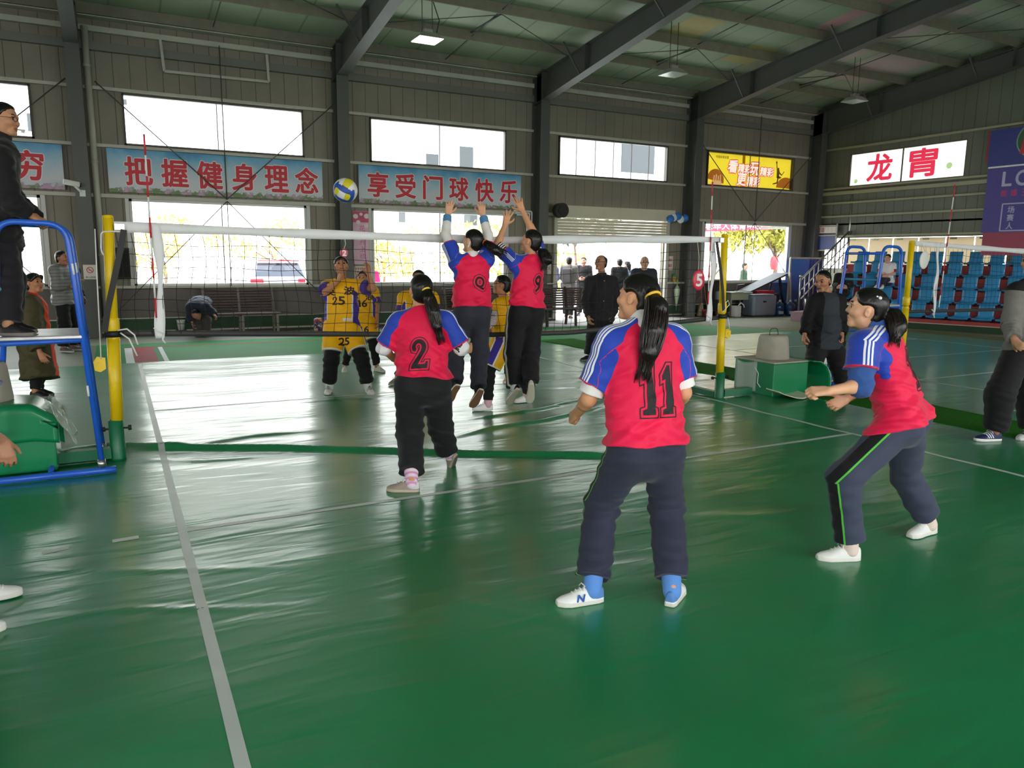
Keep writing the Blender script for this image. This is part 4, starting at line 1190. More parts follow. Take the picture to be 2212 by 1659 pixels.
for k in range(24):
    a0, a1 = 2 * PI * k / 24, 2 * PI * (k + 1) / 24
    m_.bar((-0.66 + 0.055 * math.cos(a0), YB - 0.4925, cz + 0.055 * math.sin(a0)), (-0.66 + 0.055 * math.cos(a1), YB - 0.4925, cz + 0.055 * math.sin(a1)), 0.003, 0.013, up=(math.cos(a0), 0, math.sin(a0)))
m_.bar((-0.70, YB - 0.4925, cz + 0.04), (-0.62, YB - 0.4925, cz - 0.04), 0.003, 0.012, up=(1, 0, 1)); m_.bar((-0.69, YB - 0.4925, cz - 0.005), (-0.63, YB - 0.4925, cz - 0.005), 0.003, 0.01)
m_.build('prohibition_symbol', ntc_r, ns_)

# ================================================================== roller shutter door
shut_m = mat('shutter_slats', (206, 198, 178), 0.45, var=0.06, vscale=2)
SHUT_N = 6
r = thing('roller_shutter', 'half-open beige roller shutter over the doorway in the back wall', 'shutter', (12.05, YB - 0.15, 1.7))
m_ = MB()
m_.box((12.05, YB - 0.20, 2.87), (3.75, 0.34, 0.30)); m_.build('coil_box', shut_m, r)
m_ = MB()
for k in range(SHUT_N):
    z = 2.70 - k * 0.078
    m_.prism([(10.22, YB - 0.06, z), (10.22, YB - 0.085, z - 0.012), (10.22, YB - 0.088, z - 0.05), (10.22, YB - 0.06, z - 0.074), (10.22, YB - 0.045, z - 0.05), (10.22, YB - 0.045, z - 0.012)], (0, 0, 0), (3.65, 0, 0))
m_.box((12.05, YB - 0.065, 2.70 - SHUT_N * 0.078 - 0.03), (3.65, 0.05, 0.06))
m_.build('curtain', shut_m, r)
for x in (10.17, 13.92):
    m_ = MB(); m_.box((x, YB - 0.06, 1.38), (0.10, 0.09, 2.76)); m_.build('guide_rail', girt_m, r)
r = thing('shutter_motor', 'round black shutter motor at the left end of the roller door box', 'motor', (10.10, YB - 0.38, 2.75))
m_ = MB(); m_.cyl((10.12, YB - 0.30, 2.88), (10.12, YB - 0.50, 2.88), 0.19, n=20); m_.build('housing', mat('dusty_black', (44, 40, 38), 0.7), r)
m_ = MB(); m_.cyl((10.12, YB - 0.50, 2.88), (10.12, YB - 0.53, 2.88), 0.13, n=20); m_.build('cover', black_m, r)
r = thing('rolled_tarp', 'blue and white rolled tarpaulin wedged on the right end of the shutter box', 'tarp', (13.95, YB - 0.25, 2.6))
m_ = MB()
for k in range(5):
    m_.sphere((13.72 + 0.13 * k, YB - 0.42 + 0.03 * (k % 2), 2.78 + 0.04 * ((k * 7) % 3)), (0.11, 0.10, 0.11), 12, 8, mi=k % 2)
m_.build('cloth', [mat('tarp_blue', (40, 110, 190), 0.5), mat('tarp_white', (214, 220, 226), 0.5)], r)
r = thing('bent_pipes', 'bent white conduit pipes beside the column left of the shutter', 'pipe', (9.25, YB - 0.2, 1.5))
for k in range(3):
    m_ = MB(); m_.tube(arc_pts([(8.85 + 0.05 * k, YB - 0.2, 2.84 - 0.05 * k), (9.38 - 0.07 * k, YB - 0.2, 2.84 - 0.05 * k), (9.38 - 0.07 * k, YB - 0.2, 1.2)], 0.05), 0.017, 8); m_.build('conduit', white_m, r)

# ================================================================== benches
slat_m = mat('dark_bench_slats', (66, 42, 38), 0.45, var=0.2, vscale=6, stretch=(1, 8, 8))
leg_m = mat('bench_frame_grey', (120, 114, 106), 0.5)
def bench(label, x0, x1, y, grp, legm=None):
    r = thing('bench', label, 'bench', ((x0 + x1) / 2, y, 0), grp)
    for k in range(8):
        m_ = MB(); m_.box(((x0 + x1) / 2, y + 0.20 + 0.012 * k, 0.50 + 0.058 * k), (x1 - x0, 0.024, 0.046), bev=0.004); m_.build('back_slat', slat_m, r)
    for k in range(4):
        m_ = MB(); m_.box(((x0 + x1) / 2, y - 0.26 + 0.115 * k, 0.425), (x1 - x0 + 0.06, 0.095, 0.035), bev=0.004); m_.build('seat_slat', slat_m, r)
    for x in (x0 + 0.05, (x0 + x1) / 2, x1 - 0.05):
        m_ = MB()
        m_.bar((x, y - 0.26, 0.40), (x, y + 0.17, 0.40), 0.05, 0.05)
        m_.bar((x, y - 0.25, 0.40), (x, y - 0.28, 0.0), 0.05, 0.05); m_.bar((x, y + 0.14, 0.40), (x, y + 0.20, 0.0), 0.05, 0.05); m_.bar((x, y + 0.16, 0.40), (x, y + 0.30, 0.95), 0.05, 0.04)
        m_.build('leg_frame', legm or leg_m, r)
bench('dark slatted bench against the back wall behind the bending person', 1.35, 2.88, 10.3, 'slatted benches')
bench('dark slatted bench behind the two jumping players, left of the doorway', 6.6, 8.9, 9.55, 'slatted benches')
bench('dark slatted bench at the doorway edge, seen against the light', 9.0, 10.75, 9.35, 'slatted benches', mat('dark_bench_leg', (48, 34, 32), 0.5))

# ================================================================== small things along the back wall
r = thing('paper_cup', 'white paper cup standing on the ledge left of the bench', 'cup', (0.93, 10.45, 0.08))
m_ = MB(); m_.lathe((0.93, 10.45, 0.09), [(0, 0), (0.06, 0), (0.085, 0.20), (0.09, 0.21), (0.08, 0.21), (0, 0.2)], 18); m_.build('cup', white_m, r)
m_ = MB(); m_.box((0.93, 10.45, 0.045), (0.2, 0.2, 0.085)); m_.build('stone_block', mat('ledge_block', (92, 88, 84), 0.8), r)
r = thing('backpack', 'small floral patterned backpack on the floor left of the yellow player 25', 'backpack', (3.72, 9.9, 0))
flo = bpy.data.materials.new('floral_fabric'); flo.use_nodes = True
t = flo.node_tree; b_ = t.nodes['Principled BSDF']; vo = N(t, 'ShaderNodeTexVoronoi', i_Scale=26.0); tcx = N(t, 'ShaderNodeTexCoord'); t.links.new(tcx.outputs['Object'], vo.inputs['Vector'])
sr = N(t, 'ShaderNodeSeparateColor'); t.links.new(vo.outputs['Color'], sr.inputs[0])
rr_ = N(t, 'ShaderNodeValToRGB'); rr_.color_ramp.interpolation = 'CONSTANT'
for p_, c_ in ((0.0, (44, 38, 56)), (0.3, (196, 186, 190)), (0.5, (170, 60, 84)), (0.65, (70, 80, 130)), (0.85, (210, 160, 70))):
    e = rr_.color_ramp.elements.new(p_); e.color = (*lin(c_), 1)
t.links.new(sr.outputs[0], rr_.inputs[0]); t.links.new(rr_.outputs[0], b_.inputs['Base Color'])
m_ = MB(); m_.box((3.72, 9.9, 0.16), (0.28, 0.18, 0.30), bev=0.06); m_.build('bag', flo, r)
m_ = MB(); m_.box((3.72, 9.80, 0.12), (0.20, 0.06, 0.16), bev=0.025); m_.build('pocket', flo, r)
m_ = MB(); m_.tube(arc_pts([(3.68, 9.9, 0.30), (3.68, 9.9, 0.36), (3.76, 9.9, 0.36), (3.76, 9.9, 0.30)], 0.03), 0.008, 6); m_.build('handle', black_m, r)
r = thing('backpack', 'black bag with pale straps on the bench behind jumping player nearest the ball', 'bag', (6.95, 9.4, 0.44))
m_ = MB(); m_.box((6.95, 9.4, 0.66), (0.36, 0.24, 0.42), bev=0.07); m_.build('bag', mat('black_bag', (20, 20, 22), 0.6), r)
m_ = MB(); m_.box((6.95, 9.26, 0.56), (0.26, 0.08, 0.2), bev=0.03); m_.build('pocket', mat('black_bag', (20, 20, 22)), r)
m_ = MB(); m_.tube([(6.85, 9.24, 0.60), (6.80, 9.18, 0.50), (6.86, 9.15, 0.43)], 0.03, 8); m_.tube([(7.05, 9.24, 0.6), (7.02, 9.18, 0.48), (6.98, 9.15, 0.40)], 0.03, 8); m_.build('strap', white_m, r)
r = thing('speaker', 'black loudspeaker box hanging on the wall behind the left net post', 'speaker', (0.0, YB - 0.2, 1.1))
m_ = MB(); m_.box((-0.12, YB - 0.2, 1.47), (0.36, 0.32, 0.62), bev=0.02); m_.build('cabinet', mat('speaker_black', (26, 26, 28), 0.6), r)
m_ = MB(); m_.box((-0.12, YB - 0.365, 1.47), (0.30, 0.012, 0.54)); m_.build('grille', mat('speaker_grille', (18, 18, 18), 0.8, bump=0.5, bscale=300), r)
m_ = MB(); m_.box((-0.12, YB - 0.02, 1.47), (0.1, 0.06, 0.2)); m_.build('bracket', steel_m, r)
r = thing('downpipe', 'white vertical rainwater downpipe beside the left grey column', 'pipe', (-0.46, YB - 0.1, 0))
m_ = MB(); m_.cyl((-0.44, YB - 0.12, 0.05), (-0.44, YB - 0.12, 5.95), 0.062, n=16); m_.build('pipe', girt_m, r)
for z in (1.6, 3.4, 5.2):
    m_ = MB(); m_.cyl((-0.44, YB - 0.12, z), (-0.44, YB - 0.12, z + 0.07), 0.07, n=16); m_.build('clip', girt_m, r)
r = thing('security_camera', 'white bullet security camera on the grey column above the umpire stand', 'camera', (-0.80, YB - 0.55, 2.9))
m_ = MB(); m_.cyl((-0.98, YB - 0.66, 2.99), (-0.72, YB - 0.60, 2.95), 0.05, n=14); m_.build('housing', white_m, r)
m_ = MB(); m_.cyl((-0.72, YB - 0.60, 2.95), (-0.69, YB - 0.594, 2.945), 0.04, n=14); m_.build('lens', black_m, r)
m_ = MB(); m_.bar((-0.80, YB - 0.62, 2.92), (-0.70, YB - 0.49, 2.82), 0.03, 0.03); m_.box((-0.68, YB - 0.49, 2.80), (0.1, 0.02, 0.12)); m_.build('bracket', white_m, r)
# steel rail frame high on the wall of the second bay
r = thing('rail_frame', 'empty galvanised frame hanging high above the first wide window', 'frame', (1.9, YB - 0.2, 5.1))
m_ = MB()
for a, b in (((0.88, 5.88), (0.92, 5.28)), ((0.92, 5.28), (2.95, 5.30)), ((2.95, 5.30), (2.93, 5.85))):
    m_.bar((a[0], YB - 0.14, a[1]), (b[0], YB - 0.14, b[1]), 0.05, 0.05)
m_.build('frame', girt_m, r)

# clutter right of the shutter door
r = thing('umbrella', 'closed pale green umbrella hanging on the wall right of the doorway', 'umbrella', (14.3, YB - 0.12, 0.2))
m_ = MB(); m_.lathe((14.32, YB - 0.12, 0.30), [(0.0, 0.0), (0.02, 0.02), (0.07, 0.3), (0.10, 0.48), (0.06, 0.56), (0.015, 0.62)], 10); m_.build('canopy', mat('pale_green_nylon', (178, 196, 168), 0.5), r)
m_ = MB(); m_.cyl((14.32, YB - 0.12, 0.90), (14.32, YB - 0.12, 1.10), 0.014, n=8); m_.cyl((14.32, YB - 0.12, 0.18), (14.32, YB - 0.12, 0.30), 0.006, n=6); m_.build('handle', mat('lime_handle', (170, 206, 60), 0.4), r)
r = thing('spray_bottle', 'yellow and green bottle on the wall ledge by the umbrella', 'bottle', (14.22, YB - 0.06, 1.01))
m_ = MB(); m_.lathe((14.24, YB - 0.06, 1.011), [(0, 0), (0.045, 0), (0.05, 0.02), (0.05, 0.14), (0.02, 0.19)], 14); m_.build('body', mat('bottle_yellow', (196, 160, 60), 0.4), r)
m_ = MB(); m_.lathe((14.24, YB - 0.06, 1.16), [(0.05, 0), (0.05, 0.05), (0.02, 0.09), (0, 0.09)], 14); m_.build('cap', mat('bottle_green', (60, 140, 100), 0.4), r)
r = thing('flask', 'steel flask standing on the wall ledge right of the doorway', 'flask', (14.0, YB - 0.06, 1.01))
m_ = MB(); m_.lathe((13.99, YB - 0.06, 1.011), [(0, 0), (0.04, 0), (0.04, 0.2), (0.03, 0.24), (0, 0.24)], 14); m_.build('body', steel_br, r)
r = thing('broom', 'wooden-handled broom leaning in a red dustpan right of the column', 'broom', (15.0, 10.35, 0))
m_ = MB(); m_.cyl((15.02, 10.32, 0.35), (15.16, 10.55, 1.35), 0.014, n=8); m_.build('handle', mat('worn_wood', (150, 100, 76), 0.6), r)
m_ = MB(); m_.prism([(14.86, 10.26, 0.03), (15.10, 10.26, 0.03), (15.05, 10.28, 0.40), (14.97, 10.28, 0.40)], (0, 0, 0), (0, 0.06, 0)); m_.build('bristles', mat('straw', (150, 130, 104), 0.8, bump=0.5, bscale=60, stretch=(6, 6, 0.6)), r)
r = thing('dustpan', 'dark red long-handled dustpan on the floor right of the column', 'dustpan', (15.15, 10.2, 0))
m_ = MB(); m_.box((15.2, 10.1, 0.02), (0.36, 0.3, 0.02)); m_.box((15.2, 10.24, 0.12), (0.36, 0.02, 0.2)); m_.box((15.03, 10.12, 0.09), (0.02, 0.26, 0.14)); m_.box((15.37, 10.12, 0.09), (0.02, 0.26, 0.14)); m_.build('pan', mat('dark_red_plastic', (120, 44, 44), 0.5), r)
m_ = MB(); m_.cyl((15.2, 10.24, 0.2), (15.24, 10.5, 0.95), 0.012, n=8); m_.build('handle', mat('worn_wood', (150, 100, 76)), r)
r = thing('coat', 'dark coat and bags piled on a chair behind the right net post', 'coat', (15.6, 10.2, 0))
m_ = MB(); m_.box((15.6, 10.3, 0.78), (0.42, 0.22, 0.62), bev=0.09); m_.build('coat_body', mat('coat_black', (26, 25, 27), 0.8, bump=0.3, bscale=14), r)
m_ = MB(); m_.box((15.58, 10.16, 0.62), (0.3, 0.14, 0.28), bev=0.05); m_.build('grey_bag', mat('bag_grey', (120, 128, 140), 0.6), r)
m_ = MB(); m_.box((15.58, 10.22, 0.25), (0.44, 0.4, 0.5), bev=0.02); m_.build('chair_block', mat('coat_black', (26, 25, 27)), r)
r = thing('desk', 'pale green school desk with a leaning board behind the right net post', 'desk', (16.2, 10.2, 0))
desk_m = mat('desk_green', (150, 158, 134), 0.5)
m_ = MB(); m_.box((16.25, 10.2, 0.70), (0.85, 0.5, 0.04)); m_.box((16.25, 10.2, 0.58), (0.8, 0.46, 0.18)); m_.build('desktop', desk_m, r)
for sx_ in (-0.38, 0.38):
    for sy_ in (-0.2, 0.2):
        m_ = MB(); m_.box((16.25 + sx_, 10.2 + sy_, 0.26), (0.04, 0.04, 0.50)); m_.build('leg', desk_m, r)
    m_ = MB(); m_.box((16.25 + sx_, 10.2, 0.08), (0.04, 0.40, 0.04)); m_.build('foot_rail', desk_m, r)
r = thing('desk_lamp', 'small black folding desk lamp on the pale green desk', 'lamp', (16.2, 10.05, 0.72))
m_ = MB(); m_.box((16.22, 10.05, 0.735), (0.24, 0.14, 0.025)); m_.build('base', white_m, r)
m_ = MB(); m_.bar((16.12, 10.05, 0.75), (16.16, 10.05, 0.92), 0.03, 0.03); m_.bar((16.16, 10.05, 0.92), (16.42, 10.05, 0.94), 0.1, 0.03); m_.build('arm', black_m, r)
r = thing('table_tennis_table', 'folded dark table top leaning sloped over boxes in the far corner', 'table', (17.4, 10.3, 0))
m_ = MB(); m_.bar((16.62, 10.25, 0.72), (18.15, 10.25, 1.26), 0.55, 0.05); m_.build('top', mat('slate_top', (50, 52, 52), 0.6), r)
m_ = MB(); m_.bar((18.0, 10.2, 1.18), (18.35, 10.2, 0.0), 0.05, 0.08); m_.bar((17.9, 10.4, 1.15), (17.7, 10.4, 0.0), 0.05, 0.05); m_.build('leg', black_m, r)
r = thing('red_chest', 'dark red wooden chest with a bright red lid under the sloping table top', 'chest', (17.5, 10.35, 0))
m_ = MB(); m_.box((17.6, 10.42, 0.32), (1.0, 0.36, 0.64)); m_.build('body', mat('dark_mahogany', (72, 34, 32), 0.5), r)
m_ = MB(); m_.box((17.52, 10.40, 0.69), (0.75, 0.3, 0.09)); m_.build('lid', mat('bright_red', (196, 36, 48), 0.5), r)
r = thing('storage_bin', 'large grey-blue plastic storage bin beside the water bottles', 'bin', (17.0, 10.0, 0))
bin_m = mat('bin_plastic', (126, 136, 150), 0.45)
m_ = MB(); m_.box((17.0, 9.98, 0.32), (0.95, 0.5, 0.62), bev=0.06); m_.build('tub', bin_m, r)
m_ = MB(); m_.box((16.92, 9.98, 0.645), (0.8, 0.52, 0.035), bev=0.012); m_.build('lid', mat('bin_lid', (150, 160, 174), 0.45), r)
m_ = MB(); m_.box((16.95, 9.715, 0.44), (0.10, 0.04, 0.05)); m_.build('latch', black_m, r)
water_m = mat('water_bottle_blue', (56, 96, 150), 0.12, trans=0.35)
wlab = ['left', 'middle', 'right']
for k, (x, y) in enumerate(((17.62, 9.75), (17.95, 9.65), (18.28, 9.75))):
    r = thing('water_bottle', 'big blue water cooler bottle, %s of the three beside the storage bin' % wlab[k], 'water bottle', (x, y, 0), 'water cooler bottles')
    m_ = MB(); m_.lathe((x, y, 0.004), [(0, 0), (0.125, 0), (0.135, 0.02), (0.135, 0.14), (0.128, 0.155), (0.135, 0.17), (0.135, 0.31), (0.11, 0.37), (0.05, 0.42)], 20); m_.build('bottle', water_m, r)
    m_ = MB(); m_.lathe((x, y, 0.42), [(0.05, 0), (0.034, 0.015), (0.034, 0.06), (0, 0.06)], 16); m_.build('neck', mat('bottle_neck', (196, 214, 232), 0.3), r)
    m_ = MB()
    m_.grid(lambda u, v: (x + 0.1375 * math.sin(-0.9 + 1.2 * u), y - 0.1375 * math.cos(-0.9 + 1.2 * u), 0.06 + 0.085 * v), 8, 1); m_.build('paper_label', mat('bottle_label', (196, 206, 220), 0.5), r)
r = thing('plastic_crate', 'small white plastic carton with cables under the pale green desk', 'carton', (15.95, 9.9, 0))
m_ = MB(); m_.box((15.95, 9.85, 0.17), (0.22, 0.22, 0.33), bev=0.02); m_.build('carton', mat('dull_white', (190, 188, 184), 0.6), r)
m_ = MB(); m_.tube([(15.98, 9.8, 0.33), (16.06, 9.78, 0.42), (16.16, 9.78, 0.36), (16.2, 9.78, 0.28)], 0.02, 8); m_.build('cable', white_m, r)
# blue panels in the corner
r = thing('blue_panel', 'pair of tall blue sheet panels stored in the far corner behind the stair rail', 'panel', (18.7, 10.2, 0))
bl_p = mat('blue_panel_paint', (56, 108, 196), 0.4, var=0.1, vscale=2)
m_ = MB(); m_.box((18.55, 9.95, 0.86), (0.80, 0.05, 1.70)); m_.build('front_sheet', bl_p, r)
m_ = MB()
for k in range(5): m_.box((19.05 + 0.15 * k, 10.05, 0.86), (0.13, 0.05, 1.72))
m_.build('ribbed_sheet', mat('blue_panel_dark', (34, 74, 160), 0.4), r)
m_ = MB(); m_.bar((18.12, 9.92, 0.0), (18.12, 9.92, 1.74), 0.05, 0.05); m_.bar((18.12, 9.92, 1.74), (19.75, 9.98, 1.74), 0.05, 0.05); m_.bar((18.2, 9.85, 0.02), (18.08, 9.85, 1.3), 0.05, 0.03); m_.build('support_frame', girt_m, r)
r = thing('notice_board', 'blue and white notice board on the right wall near the corner', 'notice board', (XR - 0.08, 10.05, 1.95))
m_ = MB(); m_.box((XR - 0.13, 10.03, 2.22), (0.03, 0.88, 0.42)); m_.build('panel', mat('board_blue', (60, 76, 130), 0.5), r)
m_ = MB(); m_.box((XR - 0.13, 10.03, 2.62), (0.03, 0.88, 0.20)); m_.build('paper_row', paper_m, r)
for k in range(6):
    m_ = MB(); m_.box((XR - 0.15, 9.67 + 0.145 * k, 2.62), (0.01, 0.10, 0.15)); m_.build('slip', mat('dull_red_print', (170, 120, 112), 0.6) if k > 2 else paper_m, r)
m_ = MB()
for z in (1.99, 2.45, 2.75): m_.box((XR - 0.135, 10.03, z), (0.04, 0.92, 0.03))
for y in (9.58, 10.48): m_.box((XR - 0.135, y, 2.2), (0.04, 0.03, 1.2))
m_.build('frame', girt_m, r)

# ================================================================== stand with seats
BO = Vector((16.62, 8.02, 0)); BA = Vector((0.322, -0.947, 0)).normalized(); BB = Vector((0.947, 0.322, 0)).normalized()
def bp3(a, b, z): return BO + BA * a + BB * b + Vector((0, 0, z))
step_red = mat('stand_red_concrete', (150, 54, 56), 0.7, var=0.2, vscale=3)
r = thing('seating_stand', 'stepped red concrete stand that carries the blue seats at right', 'stand', tuple(BO))
K0, RISE, TREAD = 0.25, 0.33, 0.75
m_ = MB()
prof = [(0, 0.15), (0, K0)]
for k in range(5): prof += [(0.62 + TREAD * k, K0 + RISE * k), (0.62 + TREAD * k, K0 + RISE * (k + 1))] if k < 4 else [(0.62 + TREAD * k + 0.6, K0 + RISE * k)]
prof += [(0.62 + TREAD * 4 + 0.6, 0.0), (0.02, 0.0), (0.02, 0.15)]
m_.prism([bp3(0, b, z) for b, z in prof], (0, 0, 0), tuple(BA * 6.9))
m_.build('steps', step_red, r)
m_ = MB(); m_.prism([bp3(0.6, -0.012, 0.0), bp3(0.6, -0.012, 0.15), bp3(0.6, 0.0, 0.15), bp3(0.6, 0.0, 0.0)], (0, 0, 0), tuple(BA * 6.3)); m_.build('green_skirt', mat('dark_green_skirt', (20, 52, 20), 0.7), r)
m_ = MB(); m_.prism([bp3(0.6, -0.02, 0.15), bp3(0.6, -0.02, 0.17), bp3(0.6, 0.0, 0.17), bp3(0.6, 0.0, 0.15)], (0, 0, 0), tuple(BA * 6.3)); m_.build('pale_edge', mat('pale_edge', (176, 160, 148), 0.6), r)
m_ = MB(); m_.prism([bp3(-0.3, -0.02, 0), bp3(-0.3, -0.02, K0), bp3(-0.3, 1.2, K0), bp3(-0.3, 1.2, 0)], (0, 0, 0), tuple(BA * 0.9)); m_.build('entry_step', mat('mauve_step', (140, 112, 120), 0.7, var=0.15), r)
seat_m = mat('blue_seat_plastic', (44, 132, 182), 0.35, var=0.05, vscale=3)
def seat_mesh():
    m_ = MB()
    # seat pan curving up into the back shell; a across, b depth
    path = [(0.02, 0.035), (0.0, 0.075), (0.06, 0.085), (0.24, 0.075), (0.36, 0.08), (0.405, 0.13), (0.42, 0.22), (0.44, 0.33), (0.46, 0.395), (0.475, 0.39)]
    def fn(u, v):
        f = v * (len(path) - 1); i = min(int(f), len(path) - 2); q = f - i
        b = path[i][0] * (1 - q) + path[i + 1][0] * q; z = path[i][1] * (1 - q) + path[i + 1][1] * q
        w = 0.215 - 0.045 * min(1, max(0, (v - 0.42) / 0.12)) - (0.025 * max(0, (v - 0.8) / 0.2) ** 2)
        c = (u - 0.5) * 2
        return tuple(bp3(c * w, b - 0.015 * (1 - c * c) * (1 if v > 0.55 else 0), z + 0.012 * c * c * (1 if v < 0.5 else 0)) - BO)
    m_.grid(fn, 8, 27, thick=0.012)
    return m_
rows_txt = ['front', 'second', 'third', 'fourth', 'top']
proto = None
for k in range(5):
    for n in range(12):
        a = 0.78 + 0.505 * n + 0.06 * (k % 2) - 0.12 * k
        p = bp3(a, 0.11 + TREAD * k, K0 + RISE * k - 0.005)
        lab = 'blue plastic shell seat in the %s row of the stand' % rows_txt[k]
        grp = 'blue seats of the %s row' % rows_txt[k]
        if proto is None:
            proto = thing('stadium_seat', lab, 'seat', (0, 0, 0), grp)
            sm_ = seat_mesh(); so_ = sm_.build('seat_shell', seat_m, proto)
            fm_ = MB(); fm_.box(bp3(0, 0.2, 0.02) - BO, (0.30, 0.12, 0.05), rz=math.atan2(BA.y, BA.x)); fm_.build('seat_foot', black_m, proto)
            proto.location = p
        else:
            dup(proto, p, lab, grp)
r = thing('stair_rail', 'stainless steel handrail with balusters climbing the left end of the stand', 'railing', tuple(bp3(-0.1, 0.1, K0)))
rl = lambda b, h: bp3(-0.12, b, K0 + h + b * 0.43)
m_ = MB(); m_.tube([rl(0.05, 0.86), rl(3.35, 0.86)], 0.028, 10); m_.build('handrail', steel_br, r)
for h in (0.30, 0.55):
    m_ = MB(); m_.tube([rl(0.15, h), rl(3.35, h)], 0.016, 8); m_.build('mid_rail', steel_br, r)
for k in range(12):
    b = 0.05 + 0.3 * k
    m_ = MB(); m_.cyl(bp3(-0.12, b, K0 + 0.43 * b - (0.0 if k else 0.0)), rl(b, 0.86 if k else 0.92), 0.024 if k in (0, 11) else 0.018, n=10)
    if k == 0: m_.sphere(rl(b, 0.96), 0.045, 12, 8)
    m_.build('baluster', steel_br, r)
m_ = MB(); m_.cyl(bp3(-0.12, 3.4, 1.6), bp3(-0.12, 3.4, 3.9), 0.03, n=10); m_.build('tall_post', steel_br, r)
r = thing('fire_cabinet', 'small white framed cabinet standing on the entry step of the stand', 'cabinet', tuple(bp3(0.28, 0.75, K0)))
m_ = MB(); m_.box(bp3(0.28, 0.85, K0 + 0.50), (0.42, 0.12, 0.36), rz=math.atan2(BA.y, BA.x)); m_.build('frame', white_m, r)
m_ = MB(); m_.box(bp3(0.28, 0.785, K0 + 0.50), (0.30, 0.02, 0.26), rz=math.atan2(BA.y, BA.x)); m_.build('door', mat('cabinet_dark', (60, 26, 28), 0.3), r)
m_ = MB(); m_.box(bp3(0.28, 0.85, K0 + 0.16), (0.36, 0.10, 0.32), rz=math.atan2(BA.y, BA.x)); m_.build('plinth', step_red, r)
for k in range(2):
    r = thing('steel_drum', 'small cylindrical steel thermos, %s of the pair at the foot of the stair rail' % ('left' if k == 0 else 'right'), 'thermos', tuple(bp3(-0.02 + 0.0 * k, 0.34 + 0.17 * k, K0)), 'steel thermoses')
    m_ = MB(); m_.lathe(bp3(-0.02, 0.34 + 0.17 * k, K0), [(0, 0), (0.07, 0), (0.07, 0.33), (0.055, 0.36), (0, 0.36)], 16); m_.build('body', steel_br, r)
    m_ = MB(); m_.lathe(bp3(-0.02, 0.34 + 0.17 * k, K0 + 0.36), [(0.05, 0), (0.05, 0.05), (0, 0.05)], 16); m_.build('cap', black_m, r)
# annex behind the stand: pale covered windows, dark ceiling
beige = film('beige_film', (118, 106, 84), 0.55)
mb = MB(); mb.box((23.2, 6.0, 0.7), (0.1, 14, 1.4)); mb.box((23.2, 6.0, 2.62), (0.1, 14, 0.3)); mb.box((23.2, 5.7, 2.0), (0.1, 1.4, 1.2))
mb.box((23.2, 2.0, 2.0), (0.1, 6, 1.2)); mb.box((22.9, 13.0, 1.3), (0.6, 0.1, 2.8))
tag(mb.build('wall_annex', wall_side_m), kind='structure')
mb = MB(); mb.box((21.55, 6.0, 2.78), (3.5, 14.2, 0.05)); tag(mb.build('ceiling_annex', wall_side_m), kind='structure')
for k in range(6):
    y = 6.45 + 0.92 * (k + 0.5)
    r = thing('window_cover', 'beige sheet covering an annex window behind the top seats, number %s from the right' % ['one', 'two', 'three', 'four', 'five', 'six'][k], 'sheet', (23.1, y, 1.4), 'beige window sheets behind the stand')
    m_ = MB(); m_.grid(lambda u, v: (23.12 + 0.01 * math.sin(8 * u), y - 0.445 + 0.89 * u, 1.40 + 1.05 * v), 8, 2); m_.build('sheet', beige, r)
    m_ = MB(); m_.box((23.10, y + 0.2, 2.40), (0.012, 0.22, 0.05)); m_.build('clip', mat('clip_green', (110, 130, 80), 0.5), r)
portal((23.35, 9.2, 1.95), (PI / 2, 0, PI / 2), 5.5, 1.1)

# ================================================================== hanging lamps
lamp_body = mat('lamp_housing', (170, 168, 160), 0.4, 0.3)
def lamp(label, x, y, z, lit):
    r = thing('pendant_lamp', label, 'lamp', (x, y, z), 'hanging hall lamps')
    for dx in (-0.10, 0.10):
        m_ = MB(); m_.cyl((x + dx, y, z + 0.1), (x + dx, y, roof_z(y) + 0.255), 0.008, n=6); m_.build('rod', mat('rust_rod', (86, 66, 56), 0.7), r)
    m_ = MB()
    a, b = 0.24, 0.13
    P = [(x - a, y - a, z), (x + a, y - a, z), (x + a, y + a, z), (x - a, y + a, z), (x - b, y - b, z + 0.11), (x + b, y - b, z + 0.11), (x + b, y + b, z + 0.11), (x - b, y + b, z + 0.11)]
    m_.add(P, [(0, 1, 5, 4), (1, 2, 6, 5), (2, 3, 7, 6), (3, 0, 4, 7), (4, 5, 6, 7)])
    m_.box((x, y, z + 0.14), (0.16, 0.14, 0.08)); m_.build('housing', lamp_body, r)
    m_ = MB(); m_.box((x, y, z - 0.004), (0.46, 0.46, 0.012)); m_.build('diffuser', mat('lamp_lit', (255, 240, 205), 0.4, emit=3.2) if lit else mat('lamp_glass', (206, 212, 206), 0.2), r)
lamp('lit pendant floodlight hanging high above the ball and net', 5.18, 7.05, 5.62, True)
lamp('unlit pendant floodlight hanging in the third bay from the right wall', 10.95, 7.05, 5.68, False)
lamp('unlit pendant floodlight hanging near the right wall', 16.85, 7.05, 5.70, False)
m_ = MB(); m_.tube([(5.36, 7.05, 5.75), (5.42, 7.05, 6.0), (5.30, 7.05, 6.3)], 0.009, 6); m_.build('cable', black_m, bpy.data.objects['pendant_lamp'])

